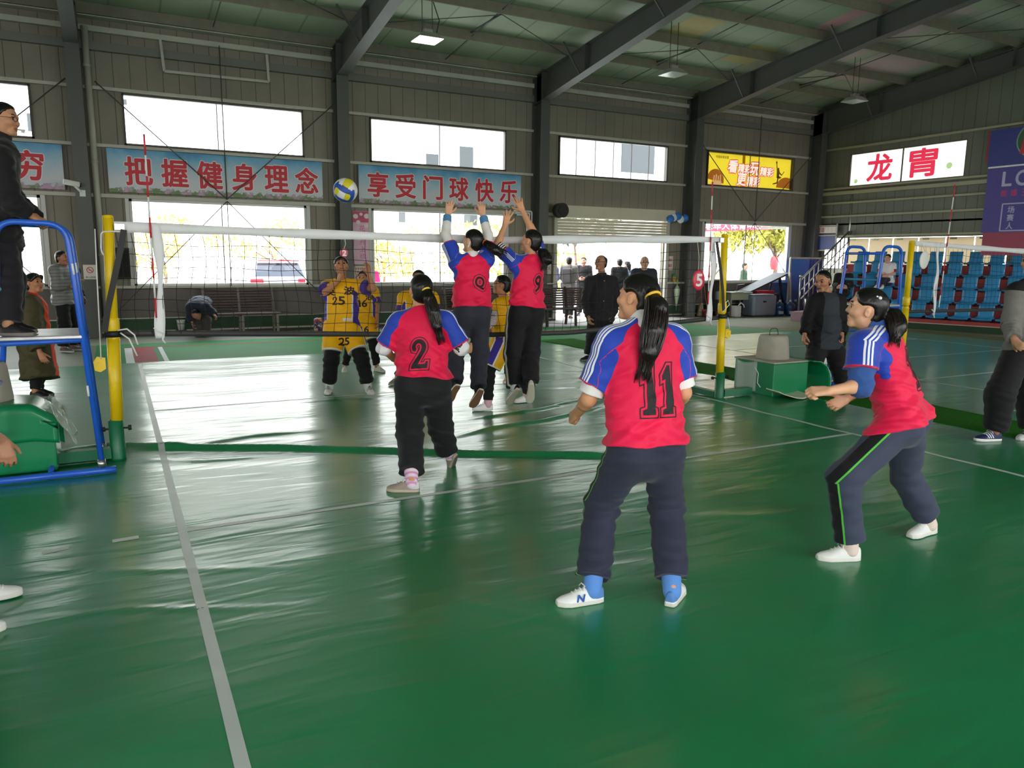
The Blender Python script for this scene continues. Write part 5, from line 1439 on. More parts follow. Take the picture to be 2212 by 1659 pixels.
# ================================================================== outside
ground_m = mat('pale_pavement', (206, 204, 198), 0.8, var=0.06)  # pale concrete, its own colour
mb = MB(); mb.add([(-40, YB + 0.12, -0.02), (70, YB + 0.12, -0.02), (70, 90, -0.02), (-40, 90, -0.02)], [(0, 1, 2, 3)])
mb.add([(26, -30, -0.02), (60, -30, -0.02), (60, YB + 0.12, -0.02), (26, YB + 0.12, -0.02)], [(0, 1, 2, 3)])
mb.add([(-40, -60, -0.02), (60, -60, -0.02), (60, YN - 0.12, -0.02), (-40, YN - 0.12, -0.02)], [(0, 1, 2, 3)])
mb.add([(-60, -60, -0.021), (XL - 0.1, -60, -0.021), (XL - 0.1, 30, -0.021), (-60, 30, -0.021)], [(0, 1, 2, 3)])
tag(mb.build('ground_outside', ground_m), kind='structure')
bwall = mat('pale_facade', (228, 226, 222), 0.8, var=0.04); bwin = mat('facade_glass', (44, 50, 54), 0.6)
def building(label, x0, x1, y0, h, wins, seed):
    r = thing('building', label, 'building', ((x0 + x1) / 2, y0, 0), 'pale buildings outside the hall')
    m_ = MB(); m_.box(((x0 + x1) / 2, y0 + 4, h / 2), (x1 - x0, 8, h)); m_.build('block', bwall, r)
    m_ = MB(); m_.box(((x0 + x1) / 2, y0 + 3.9, h + 0.15), (x1 - x0 + 0.6, 8.6, 0.3)); m_.build('roof_slab', bwall, r)
    for (wx, wz, ww, wh) in wins:
        m_ = MB(); m_.box((wx, y0 - 0.02, wz), (ww, 0.1, wh)); f = m_.build('window', bwin, r)
        m_ = MB(); m_.box((wx, y0 - 0.06, wz - wh / 2 - 0.06), (ww + 0.2, 0.2, 0.08)); m_.build('sill', bwall, f)
building('pale block seen through the upper left windows', -9.5, 8.5, 36, 16, [(-0.9, 12.3, 0.35, 0.6), (0.4, 12.4, 0.8, 0.25), (1.9, 12.4, 1.0, 0.22), (1.6, 11.6, 0.35, 0.5), (-5, 12.4, 1.2, 0.5), (-0.6, 8.8, 0.25, 0.6), (0.5, 8.9, 0.8, 0.25), (-3, 7.6, 0.6, 0.8)], 1)
building('pale block seen through the middle windows', 12, 24, 38, 13, [(17.6, 7.3, 0.8, 1.1), (19.9, 7.7, 0.9, 1.5), (15.6, 4.2, 0.4, 1.0), (20.2, 4.4, 0.9, 1.5), (22.6, 5, 0.6, 1.2)], 2)
building('pale low building with dark openings seen through the narrow upper right window', 27, 45, 34, 14, [(30.2, 8.6, 2.6, 3.0), (33.8, 8.6, 0.8, 3.0), (37.4, 8.8, 1.0, 3.0), (41, 8.6, 1.2, 2.4)], 3)
leafm = {}
def tree(label, x, y, h, rad, rgb, seed, n=900, trunk=0.12, low=0.35, leaf=0.22, name='tree', cat='tree'):
    rnd = random.Random(seed)
    r = thing(name, label, cat, (x, y, 0))
    m_ = MB(); m_.tube([(x, y, 0), (x + 0.08, y, h * 0.3), (x - 0.05, y + 0.05, h * 0.6)], [trunk, trunk * 0.8, trunk * 0.5], 8)
    for k in range(6):
        a = rnd.uniform(0, 2 * PI); z = h * rnd.uniform(low, 0.6)
        m_.tube([(x, y, z), (x + math.cos(a) * rad * 0.4, y + math.sin(a) * rad * 0.4, z + h * 0.12), (x + math.cos(a) * rad * 0.8, y + math.sin(a) * rad * 0.8, z + h * 0.22)], [trunk * 0.4, trunk * 0.28, trunk * 0.1], 6)
    m_.build('trunk', mat('bark', (110, 92, 78), 0.9), r)
    m_ = MB()
    blobs = [(rnd.gauss(0, 0.45), rnd.gauss(0, 0.45), rnd.uniform(low + 0.08, 0.95), rnd.uniform(0.3, 0.6)) for _ in range(14)]
    for k in range(n):
        bx_, by_, bz2, br = rnd.choice(blobs)
        d = Vector((rnd.gauss(0, 1), rnd.gauss(0, 1), rnd.gauss(0, 1))).normalized() * br * rad * rnd.uniform(0.6, 1)
        c = Vector((x + bx_ * rad, y + by_ * rad, bz2 * h)) + Vector((d.x, d.y, d.z * 0.7))
        e = Euler((rnd.uniform(0, 6), rnd.uniform(0, 6), rnd.uniform(0, 6))).to_matrix()
        s_ = leaf * rnd.uniform(0.6, 1.2)
        m_.add([c + e @ Vector(q) for q in ((-s_, 0, 0), (0, -s_ * 0.45, 0.02), (s_, 0, 0), (0, s_ * 0.45, 0.02))], [(0, 1, 2, 3)], rnd.randint(0, 2))
    k_ = tuple(rgb)
    if k_ not in leafm:
        leafm[k_] = [mat('leaf_%d_%d' % (len(leafm), j), tuple(min(255, max(0, v + dv)) for v in rgb), 0.6) for j, dv in enumerate((-34, 0, 30))]
    m_.build('foliage', leafm[k_], r)
tree('slender broadleaf tree outside the roller shutter doorway', 14.2, 16.0, 4.1, 1.25, (70, 92, 40), 1, 1500, 0.06, 0.5, 0.11)
tree('round yellow-green tree outside the window near the corner', 25.5, 17.5, 4.3, 2.0, (150, 146, 44), 2, 6500, 0.12, 0.36, 0.12)
for k, (x, y, h, rad, lab) in enumerate(((1.4, 24, 3.0, 1.5, 'left'), (5.6, 25.5, 3.0, 1.5, 'centre'), (9.6, 23.5, 2.8, 1.2, 'right'))):
    tree('pale yellow shrub across the yard, %s of three behind the first wide window' % lab, x, y, h, rad, (206, 186, 96), 10 + k, 900, 0.06, 0.25, 0.11, 'shrub', 'shrub')
tree('yellow-green shrub across the yard behind the second wide window', 14.5, 26, 3.2, 1.7, (196, 190, 84), 20, 900, 0.06, 0.25, 0.11, 'shrub', 'shrub')
tree('yellow-green hedge bush behind the standing men in the doorway', 18.2, 27, 2.9, 2.3, (190, 196, 70), 21, 900, 0.06, 0.12, 0.18, 'shrub', 'shrub')
# parked car seen from behind
r = thing('car', 'silver hatchback parked outside the first wide window, seen from behind', 'car', (3.9, 15.4, 0))
car_m = mat('silver_car_paint', (150, 150, 158), 0.25, 0.3); cg = mat('car_glass', (44, 50, 66), 0.1)
def carsec(y, w0, w1, z0, zs, zt): return [(3.95 - w0, y, z0), (3.95 - w0, y, zs), (3.95 - w1, y, zt), (3.95 + w1, y, zt), (3.95 + w0, y, zs), (3.95 + w0, y, z0)]
m_ = MB()
secs = [carsec(15.35, 0.80, 0.78, 0.35, 0.72, 0.95), carsec(15.42, 0.86, 0.80, 0.30, 0.75, 1.02), carsec(15.75, 0.88, 0.62, 0.30, 0.98, 1.47), carsec(17.2, 0.88, 0.64, 0.30, 0.98, 1.52), carsec(18.1, 0.87, 0.72, 0.30, 0.95, 1.02), carsec(19.2, 0.84, 0.72, 0.30, 0.78, 0.88), carsec(19.4, 0.74, 0.66, 0.35, 0.6, 0.66)]
P = [p for s_ in secs for p in s_]; F = []
for i in range(len(secs) - 1):
    for j in range(6):
        F.append((i * 6 + j, i * 6 + (j + 1) % 6, (i + 1) * 6 + (j + 1) % 6, (i + 1) * 6 + j))
F += [tuple(range(6)), tuple(range(36, 42))[::-1]]
m_.add(P, F); m_.build('body', car_m, r)
m_ = MB(); m_.add([(3.27, 15.445, 1.06), (4.63, 15.445, 1.06), (4.52, 15.70, 1.43), (3.38, 15.70, 1.43)], [(0, 1, 2, 3)]); m_.build('rear_window', cg, r)
for s_ in (-1, 1):
    m_ = MB(); m_.box((3.95 + s_ * 0.66, 15.37, 0.90), (0.36, 0.12, 0.20), bev=0.03); m_.build('tail_light', mat('tail_red', (206, 40, 60), 0.2), r)
    for yy in (16.1, 18.5):
        m_ = MB(); m_.cyl((3.95 + s_ * 0.70, yy, 0.31), (3.95 + s_ * 0.90, yy, 0.31), 0.31, n=20); m_.build('wheel', black_m, r)
m_ = MB(); m_.box((3.95, 15.33, 0.70), (0.46, 0.02, 0.13)); m_.build('number_plate', mat('plate_blue', (70, 90, 150), 0.4), r)
m_ = MB(); m_.box((3.95, 15.66, 1.50), (1.16, 0.10, 0.03)); m_.build('high_brake_light', mat('tail_red', (206, 40, 60)), r)
# red banner outside the last window
r = thing('street_banner', 'red banner with white characters outside the window near the corner', 'banner', (20.5, 15.0, 2.9))
m_ = MB(); m_.prism([(18.8, 15.0, 2.66), (22.6, 15.0, 2.84), (22.6, 15.0, 3.12), (18.8, 15.0, 3.02)], (0, 0, 0), (0, 0.02, 0)); m_.build('cloth', mat('banner_cloth_red', (206, 46, 78), 0.6), r)
letters('老年人体育中心', r, white_m, (20.6, 14.985, 2.91), (1, 0, 0.035), (0, 0, 1), width=2.9, height=0.24, weight=0.03)
r = thing('lantern', 'small red lantern hanging under the yellow-green tree outside', 'lantern', (24.3, 16.8, 1.2))
m_ = MB(); m_.lathe((24.3, 16.4, 1.25), [(0, 0), (0.12, 0.03), (0.17, 0.2), (0.17, 0.38), (0.12, 0.55), (0, 0.58)], 14); m_.build('shade', mat('lantern_red', (220, 50, 60), 0.5), r)
m_ = MB(); m_.cyl((24.3, 16.4, 1.8), (24.3, 16.4, 2.6), 0.01, n=5); m_.build('string', black_m, r)

# ================================================================== people: signed-distance modelling
V3 = lambda *a: np.array(a, float)
def nrm(v): return v / (np.linalg.norm(v) + 1e-9)

class Field:
    def __init__(s, lo, hi, h):
        s.h = h
        s.lo = np.array(lo, float) - 3 * h
        s.n = np.ceil((np.array(hi) - s.lo) / h).astype(int) + 4
        s.D = np.full(s.n, 1.0, np.float32)
        s.ax = [(s.lo[i] + h * np.arange(s.n[i])).astype(np.float32) for i in range(3)]
    def blk(s, lo, hi, pad):
        a = np.clip(np.floor((np.array(lo) - pad - s.lo) / s.h).astype(int), 0, s.n)
        b = np.clip(np.ceil((np.array(hi) + pad - s.lo) / s.h).astype(int) + 1, 0, s.n)
        return a, b
    def pts(s, a, b):
        return np.meshgrid(s.ax[0][a[0]:b[0]], s.ax[1][a[1]:b[1]], s.ax[2][a[2]:b[2]], indexing='ij', sparse=True)
    def add(s, prim, k=0.02, op='u'):
        fn, lo, hi = prim
        a, b = s.blk(lo, hi, k + 3 * s.h)
        if (b <= a).any(): return
        d = fn(*s.pts(a, b))
        sl = tuple(slice(a[i], b[i]) for i in range(3))
        o = s.D[sl]
        if op == 'u':
            h = np.maximum(k - np.abs(o - d), 0) / k if k > 0 else 0
            s.D[sl] = np.minimum(o, d) - h * h * k * 0.25
        else:                       # smooth subtraction
            d = -d
            h = np.maximum(k - np.abs(o - d), 0) / k if k > 0 else 0
            s.D[sl] = np.maximum(o, d) + h * h * k * 0.25
    def disp(s, fn):
        """displace near the surface only"""
        m = np.abs(s.D) < 6 * s.h
        i = np.nonzero(m)
        P = np.stack([s.ax[k][i[k]] for k in range(3)], -1)
        s.D[i] += fn(P).astype(np.float32)
    def cut(s, fn):
        m = s.D < 4 * s.h
        i = np.nonzero(m)
        P = np.stack([s.ax[k][i[k]] for k in range(3)], -1)
        s.D[i] = np.maximum(s.D[i], fn(P))
    def mesh(s):
        D = s.D; h = s.h
        ins = D < 0
        c = np.zeros(np.array(D.shape) - 1, np.int8)
        for dx in (0, 1):
            for dy in (0, 1):
                for dz in (0, 1):
                    c += ins[dx:D.shape[0] - 1 + dx, dy:D.shape[1] - 1 + dy, dz:D.shape[2] - 1 + dz]
        act = (c > 0) & (c < 8)
        I = np.argwhere(act)
        idx = -np.ones(act.shape, np.int32); idx[act] = np.arange(len(I))
        val = {}
        for dx in (0, 1):
            for dy in (0, 1):
                for dz in (0, 1):
                    val[dx, dy, dz] = D[I[:, 0] + dx, I[:, 1] + dy, I[:, 2] + dz].astype(float)
        acc = np.zeros((len(I), 3)); cnt = np.zeros(len(I))
        cs = list(val)
        for p in cs:
            for ax in range(3):
                if p[ax] == 0:
                    q = list(p); q[ax] = 1; q = tuple(q)
                    a, b = val[p], val[q]
                    m = (a < 0) != (b < 0)
                    t = np.where(m, a / np.where(a - b == 0, 1, a - b), 0)
                    pos = np.tile(np.array(p, float), (len(I), 1)); pos[:, ax] += t
                    acc += pos * m[:, None]; cnt += m
        V = s.lo + h * (I + acc / np.maximum(cnt, 1)[:, None])
        Fs = []
        for ax in range(3):
            u, w = (ax + 1) % 3, (ax + 2) % 3
            sl0 = [slice(1, -1)] * 3; sl1 = [slice(1, -1)] * 3
            sl0[ax] = slice(0, -1); sl1[ax] = slice(1, None)
            a, b = ins[tuple(sl0)], ins[tuple(sl1)]
            for flip, m in ((False, a & ~b), (True, ~a & b)):
                E = np.argwhere(m)
                if len(E) == 0: continue
                E = E + np.array([0 if k == ax else 1 for k in range(3)])
                q = []
                for du, dw in ((0, 0), (-1, 0), (-1, -1), (0, -1)):
                    C = E.copy(); C[:, u] += du; C[:, w] += dw
                    q.append(idx[C[:, 0], C[:, 1], C[:, 2]])
                q = np.stack(q, -1)
                q = q[(q >= 0).all(1)]
                Fs.append(q[:, ::-1] if flip else q)
        F = np.concatenate(Fs) if Fs else np.zeros((0, 4), int)
        return V, F

def cap(a, b, r1, r2=None, ax=None, sq=1.0):
    """tapered capsule a-b; along direction ax it is sq times as wide"""
    a = np.array(a, np.float32); b = np.array(b, np.float32)
    r2 = r1 if r2 is None else r2
    ba = b - a; l2 = float(ba @ ba) + 1e-9
    R = max(r1, r2) * max(1, sq)
    def fn(X, Y, Z):
        px, py, pz = X - a[0], Y - a[1], Z - a[2]
        t = np.clip((px * ba[0] + py * ba[1] + pz * ba[2]) / l2, 0, 1)
        qx, qy, qz = px - t * ba[0], py - t * ba[1], pz - t * ba[2]
        if ax is not None:
            e = (qx * ax[0] + qy * ax[1] + qz * ax[2]) * np.float32(1 / sq - 1)
            qx, qy, qz = qx + e * ax[0], qy + e * ax[1], qz + e * ax[2]
        return np.sqrt(qx * qx + qy * qy + qz * qz) - (np.float32(r1) + np.float32(r2 - r1) * t)
    return fn, np.minimum(a, b) - R, np.maximum(a, b) + R

def ell(c, r, R=None):
    """ellipsoid; rows of R are its axes"""
    c = np.array(c, np.float32); r = np.array(r, np.float32)
    R = np.eye(3, dtype=np.float32) if R is None else np.array(R, np.float32)
    def fn(X, Y, Z):
        p = (X - c[0], Y - c[1], Z - c[2])
        q = [(p[0] * R[i][0] + p[1] * R[i][1] + p[2] * R[i][2]) / r[i] for i in range(3)]
        k0 = np.sqrt(q[0] ** 2 + q[1] ** 2 + q[2] ** 2)
        k1 = np.sqrt((q[0] / r[0]) ** 2 + (q[1] / r[1]) ** 2 + (q[2] / r[2]) ** 2) + 1e-6
        return k0 * (k0 - 1) / k1
    m = float(r.max())
    return fn, c - m, c + m

def clipcap(a, b, r1, r2, end=None, start=None, ax=None, sq=1.0):
    """capsule cut flat at b (end) or at a (start)"""
    f0, lo, hi = cap(a, b, r1, r2, ax, sq)
    a = np.array(a, np.float32); b = np.array(b, np.float32)
    d = ((b - a) / np.linalg.norm(b - a)).astype(np.float32)
    def fn(X, Y, Z):
        v = f0(X, Y, Z)
        if end: v = np.maximum(v, (X - b[0]) * d[0] + (Y - b[1]) * d[1] + (Z - b[2]) * d[2])
        if start: v = np.maximum(v, -((X - a[0]) * d[0] + (Y - a[1]) * d[1] + (Z - a[2]) * d[2]))
        return v
    return fn, lo, hi

class Wob:
    """smooth pseudo-random scalar field from a few plane waves"""
    def __init__(s, seed, lam, stretch=(1, 1, 1), R=None, n=9):
        r = np.random.RandomState(seed)
        k = r.randn(n, 3); k /= np.linalg.norm(k, axis=1)[:, None]
        k = k * (2 * PI / lam) * r.uniform(0.6, 1.5, (n, 1)) / np.array(stretch)
        s.k = k @ (np.array(R) if R is not None else np.eye(3))
        s.p = r.uniform(0, 6.28, n); s.n = n
    def __call__(s, P):
        return np.sin(P @ s.k.T + s.p).sum(1) / math.sqrt(s.n)

def to_mesh(name, V, F, mats, parent, attrs=None, label=None, mi=None):
    o = off_of(parent)
    me = bpy.data.meshes.new(name)
    me.vertices.add(len(V)); me.vertices.foreach_set('co', (V - np.array(o)).astype(np.float32).ravel())
    me.loops.add(len(F) * 4); me.loops.foreach_set('vertex_index', F.astype(np.int32).ravel())
    me.polygons.add(len(F))
    me.polygons.foreach_set('loop_start', np.arange(0, len(F) * 4, 4, dtype=np.int32))
    me.polygons.foreach_set('use_smooth', np.ones(len(F), bool))
    for m in (mats if isinstance(mats, (list, tuple)) else [mats]): me.materials.append(m)
    me.update(calc_edges=True)
    me.validate()
    for k, a in (attrs or {}).items():
        at = me.attributes.new(k, 'FLOAT', 'POINT')
        at.data.foreach_set('value', np.asarray(a, np.float32))
    return link_mesh(name, me, parent, label)

def zmat(name, base, zones=(), rough=0.7, bump=0.25, bscale=45.0, var=0.05, spec=0.3, sheen=0.0, stretch=(1, 1, 1)):
    """cloth or skin with printed zones: ('gt', attr, rgb) or ('stripe', attr, half_width, period, duty, gate_attr, rgb)"""
    if name in _M: return _M[name]
    m = mat(name, base, rough, spec=spec, var=var, vscale=9.0, bump=bump, bscale=bscale, stretch=stretch, sheen=sheen)
    t = m.node_tree; b = t.nodes['Principled BSDF']
    cur = b.inputs['Base Color'].links[0].from_socket if b.inputs['Base Color'].links else None
    def at(n):
        a = N(t, 'ShaderNodeAttribute'); a.attribute_name = n; return a.outputs['Fac']
    def mth(op, x, y):
        q = N(t, 'ShaderNodeMath', operation=op)
        for i, v in enumerate((x, y)):
            if v is None: continue
            if isinstance(v, (int, float)): q.inputs[i].default_value = v
            else: t.links.new(v, q.inputs[i])
        return q.outputs[0]
    for z in zones:
        if z[0] == 'gt':
            f = mth('GREATER_THAN', at(z[1]), 0.0); rgb = z[2]
        else:
            s_ = at(z[1])
            f = mth('LESS_THAN', mth('ABSOLUTE', s_, None), z[2])
            if z[3]:
                f = mth('MULTIPLY', f, mth('LESS_THAN', mth('PINGPONG', s_, z[3] / 2), z[4] * z[3] / 2))
            if z[5]: f = mth('MULTIPLY', f, mth('GREATER_THAN', at(z[5]), 0.0))
            rgb = z[6]
        x = N(t, 'ShaderNodeMix', data_type='RGBA')
        t.links.new(f, x.inputs[0])
        if cur is not None: t.links.new(cur, x.inputs[6])
        else: x.inputs[6].default_value = (*lin(base), 1)
        x.inputs[7].default_value = (*lin(rgb), 1)
        cur = x.outputs[2]
    if cur is not None: t.links.new(cur, b.inputs['Base Color'])
    return m

# ------------------------------------------------------------------ anatomy
def torso_frame(J):
    P = (J['HL'] + J['HR']) / 2
    up = nrm(J['N'] - P)
    rt = J['SR'] - J['SL']; rt = nrm(rt - up * (rt @ up))
    return P, rt, up, nrm(np.cross(up, rt))

def head_frame(J, s):
    f = nrm(J['face']); u = J.get('crown', None)
    u = nrm(J['H'] - J['N']) * 0.35 + V3(0, 0, 0.65) if u is None else u
    u = nrm(u - f * (u @ f)); r = np.cross(f, u)
    return r, u, f

def hand_prims(W, d, n, side, s, curl=0.4, spread=0.15, thumb=0.6):
    """five fingers; d = direction of the fingers, n = where the palm faces, side = +1 when the thumb is on n x d"""
    d = nrm(np.array(d)); n = nrm(np.array(n) - d * (np.array(n) @ d)); b = np.cross(n, d) * side
    out = []
    offs = (0.027, 0.009, -0.009, -0.026); bl = (0.085, 0.088, 0.084, 0.076); ln = (0.070, 0.078, 0.072, 0.056)
    for i in range(4):
        base = W + d * bl[i] * s + b * offs[i] * s
        out.append((cap(W + b * offs[i] * 0.55 * s + d * 0.012 * s, base, 0.0155 * s, 0.0125 * s), 0.012 * s))
        ang = 0.0; p = base
        dd0 = nrm(d + b * (offs[i] / 0.027) * spread)
        for seg, (fr, bend) in enumerate(((0.45, 1.1), (0.31, 1.5), (0.24, 1.0))):
            ang += curl * bend * (1 + 0.12 * (i - 1))
            q = p + (dd0 * math.cos(ang) + n * math.sin(ang)) * ln[i] * fr * s
            out.append((cap(p, q, (0.0098 - 0.0009 * seg) * s, (0.0092 - 0.0011 * seg) * s), 0.004 * s)); p = q
    t0 = W + d * 0.022 * s + b * 0.020 * s
    td = nrm(d * 0.6 + b * thumb + n * 0.35)
    t1 = t0 + td * 0.042 * s
    t2 = t1 + nrm(td * 0.9 + d * 0.25 + n * curl * 0.4) * 0.030 * s
    t3 = t2 + nrm(td * 0.5 + d * 0.6 + n * curl * 0.5) * 0.024 * s
    out += [(cap(t0, t1, 0.0165 * s, 0.0115 * s), 0.012 * s), (cap(t1, t2, 0.0108 * s, 0.0098 * s), 0.004 * s), (cap(t2, t3, 0.0096 * s, 0.0080 * s), 0.004 * s)]
    return out

def body_prims(J, s, sp):
    """(primitive, blend) list of the whole unclothed figure"""
    P, rt, up, fr = torso_frame(J)
    fat = sp.get('fat', 1.0)
    L = []
    N_ = J['N']; ch = N_ - up * 0.13 * s + fr * 0.015 * s
    wa = P + (N_ - P) * 0.36
    L += [(cap(ch, wa, 0.098 * s * fat, 0.088 * s * fat, rt, 1.42), 0.03), (cap(wa, P, 0.090 * s * fat, 0.100 * s * fat, rt, 1.45), 0.05)]
    for S_, H_, K_, A_, E_, W_ in (('SL', 'HL', 'KL', 'AL', 'EL', 'WL'), ('SR', 'HR', 'KR', 'AR', 'ER', 'WR')):
        L += [(cap(N_ - up * 0.03 * s, J[S_], 0.05 * s, 0.052 * s), 0.04)]
        L += [(cap(J[S_], J[E_], 0.047 * s * fat, 0.037 * s), 0.02), (cap(J[E_], J[W_], 0.038 * s, 0.0255 * s), 0.015)]
        m_ = J[E_] + (J[W_] - J[E_]) * 0.28
        L += [(cap(J[E_], m_, 0.037 * s, 0.039 * s), 0.015)]
        L += [(cap(J[H_], J[K_], 0.086 * s * fat, 0.054 * s), 0.04), (cap(J[K_], J[A_], 0.052 * s, 0.036 * s), 0.02)]
        c_ = J[K_] + (J[A_] - J[K_]) * 0.30
        L += [(cap(c_, c_ + (J[A_] - c_) * 0.4, 0.056 * s, 0.045 * s), 0.02)]
    r, u, f = head_frame(J, s)
    hs = sp.get('head', 1.0) * s
    H = J['H']; g = lambda x, y, z: H + (r * x + f * y + u * z) * hs
    L += [(cap(N_ - up * 0.01, g(0, -0.012, -0.075), 0.054 * s, 0.050 * s), 0.03)]
    R = np.stack([r, f, u])
    L += [(ell(g(0, -0.008, 0.025), np.array((0.076, 0.093, 0.086)) * hs, R), 0.02),
          (ell(g(0, 0.020, -0.035), np.array((0.057, 0.064, 0.076)) * hs, R), 0.03),
          (cap(g(-0.018, 0.066, -0.092), g(0.018, 0.066, -0.092), 0.020 * hs), 0.025),
          (cap(g(-0.040, 0.018, -0.058), g(0.040, 0.018, -0.058), 0.020 * hs), 0.03)]
    if sp.get('face', True):
        L += [(cap(g(0, 0.083, 0.012), g(0, 0.099, -0.022), 0.0070 * hs, 0.0098 * hs), 0.014),
              (cap(g(-0.010, 0.087, -0.026), g(0.010, 0.087, -0.026), 0.0078 * hs), 0.008),
              (cap(g(-0.022, 0.078, -0.055), g(0.022, 0.078, -0.055), 0.0085 * hs, None), 0.006), (cap(g(-0.006, 0.0875, -0.0535), g(0.006, 0.0875, -0.0535), 0.0065 * hs), 0.006),
              (cap(g(-0.015, 0.082, -0.067), g(0.015, 0.082, -0.067), 0.008 * hs), 0.006)]
        for sx in (-1, 1):
            L += [(cap(g(sx * 0.038, 0.068, -0.018), g(sx * 0.05, 0.05, -0.02), 0.022 * hs), 0.025), (cap(g(sx * 0.015, 0.083, 0.030), g(sx * 0.046, 0.070, 0.030), 0.010 * hs, 0.009 * hs), 0.012)]
    for sx in (-1, 1):
        Re = np.stack([r * 0.92 - f * 0.39 * sx, f * 0.92 + r * 0.39 * sx, u])
        L += [(ell(g(sx * 0.079, -0.008, -0.008), np.array((0.009, 0.018, 0.029)) * hs, Re), 0.006)]
    for side, W_, E_ in ((-1, 'WL', 'EL'), (1, 'WR', 'ER')):
        hd = J.get('hd' + W_[1]); hn = J.get('hn' + W_[1])
        fd = nrm(J[W_] - J[E_])
        hd = fd if hd is None else hd
        if hn is None: hn = -rt * side if abs(fd @ rt) < 0.8 else -up
        c_ = sp.get('curl', {}).get(W_[1], 0.45)
        L += hand_prims(J[W_], hd, hn, sp.get('tside', {}).get(W_[1], -side), s * sp.get('hand', 1.0), c_, sp.get('spread', 0.12), sp.get('thumb', 0.6))
    return L

def bounds(prims, pad=0.02):
    lo = np.min([p[0][1] for p in prims], 0) - pad; hi = np.max([p[0][2] for p in prims], 0) + pad
    return lo, hi

def sd_axis(P, a, b):
    """distance to a segment and the position along it"""
    ba = b - a
    t = np.clip((P - a) @ ba / (ba @ ba), 0, 1)
    return np.linalg.norm(P - a - t[:, None] * ba, axis=1), t

def build_body(root, J, s, sp, h):
    L = body_prims(J, s, sp)
    lo, hi = bounds(L)
    F = Field(lo, hi, h)
    for p, k in L: F.add(p, k)
    r, u, f = head_frame(J, s); hs = sp.get('head', 1.0) * s; H = J['H']
    if sp.get('face', True):
        R = np.stack([r, f, u])
        for sx in (-1, 1):
            F.add(ell(H + (r * sx * 0.031 + f * 0.093 + u * 0.010) * hs, np.array((0.019, 0.017, 0.012)) * hs, R), 0.012 * s, 's')
            F.add(ell(H + (r * sx * 0.090 - f * 0.002 - u * 0.008) * hs, np.array((0.007, 0.009, 0.015)) * hs, R), 0.005 * s, 's')
        F.add(cap(H + (-r * 0.022 + f * 0.094 - u * 0.0605) * hs, H + (r * 0.022 + f * 0.094 - u * 0.0605) * hs, 0.0028 * hs), 0.003 * s, 's')
    V, Fc = F.mesh()
    q = (V - H) / hs
    x, y, z = q @ r, q @ f, q @ u
    lip = np.where(y > 0.05, 1 - (x / 0.027) ** 2 - ((z + 0.0605) / 0.0105) ** 2, -1)
    brow = np.where(y > 0.04, 1 - ((np.abs(x) - 0.032) / 0.020) ** 2 - ((z - 0.037 + 18 * (np.abs(x) - 0.036) ** 2) / 0.0048) ** 2, -1)
    lash = np.where(y > 0.04, 1 - ((np.abs(x) - 0.031) / 0.017) ** 2 - ((z - 0.019) / 0.0030) ** 2, -1)
    stub = np.where((np.linalg.norm(q - 0, axis=1) < 0.2), sp.get('shave', -1) + 0 * x, -1)
    sk = sp.get('skin', (202, 156, 126))
    m = zmat('skin_%d_%d_%d' % sk, sk, [('gt', 'lip', tuple(int(v * c) for v, c in zip(sk, (0.86, 0.62, 0.62)))), ('gt', 'brow', (34, 26, 24)), ('gt', 'lash', (38, 28, 26))], rough=0.5, bump=0.08, bscale=120, var=0.05, spec=0.35)
    body = to_mesh('body', V, Fc, m, root, dict(lip=lip, brow=brow, lash=lash))
    if sp.get('face', True) and sp.get('eyes', True):
        for sx in (-1, 1):
            c = H + (r * sx * 0.031 + f * 0.0715 + u * 0.009) * hs
            e = MB(); rr = 0.0125 * hs
            fw_ = nrm(f + r * sx * 0.05)
            uu = nrm(u - fw_ * (u @ fw_)); ww = np.cross(fw_, uu)
            for i, (ca, cb) in enumerate(((0, 0.5), (0.5, 1.0), (1.0, PI))):
                n = 14; k = 4 if i == 2 else 2
                Pp = []; Ff = []
                for a_ in range(k + 1):
                    th = ca + (cb - ca) * a_ / k
                    for b2 in range(n):
                        t_ = 2 * PI * b2 / n
                        Pp.append(c + (fw_ * math.cos(th) + (ww * math.cos(t_) + uu * math.sin(t_)) * math.sin(th)) * rr)
                for a_ in range(k):
                    for b2 in range(n):
                        Ff.append((a_ * n + b2, a_ * n + (b2 + 1) % n, (a_ + 1) * n + (b2 + 1) % n, (a_ + 1) * n + b2))
                e.add(Pp, Ff, (0, 1, 2)[i], True)
            e.build('eye', [mat('pupil', (14, 12, 12), 0.1), mat('iris_brown', (50, 32, 24), 0.15), mat('eye_white', (196, 186, 178), 0.3)], root)
    return body

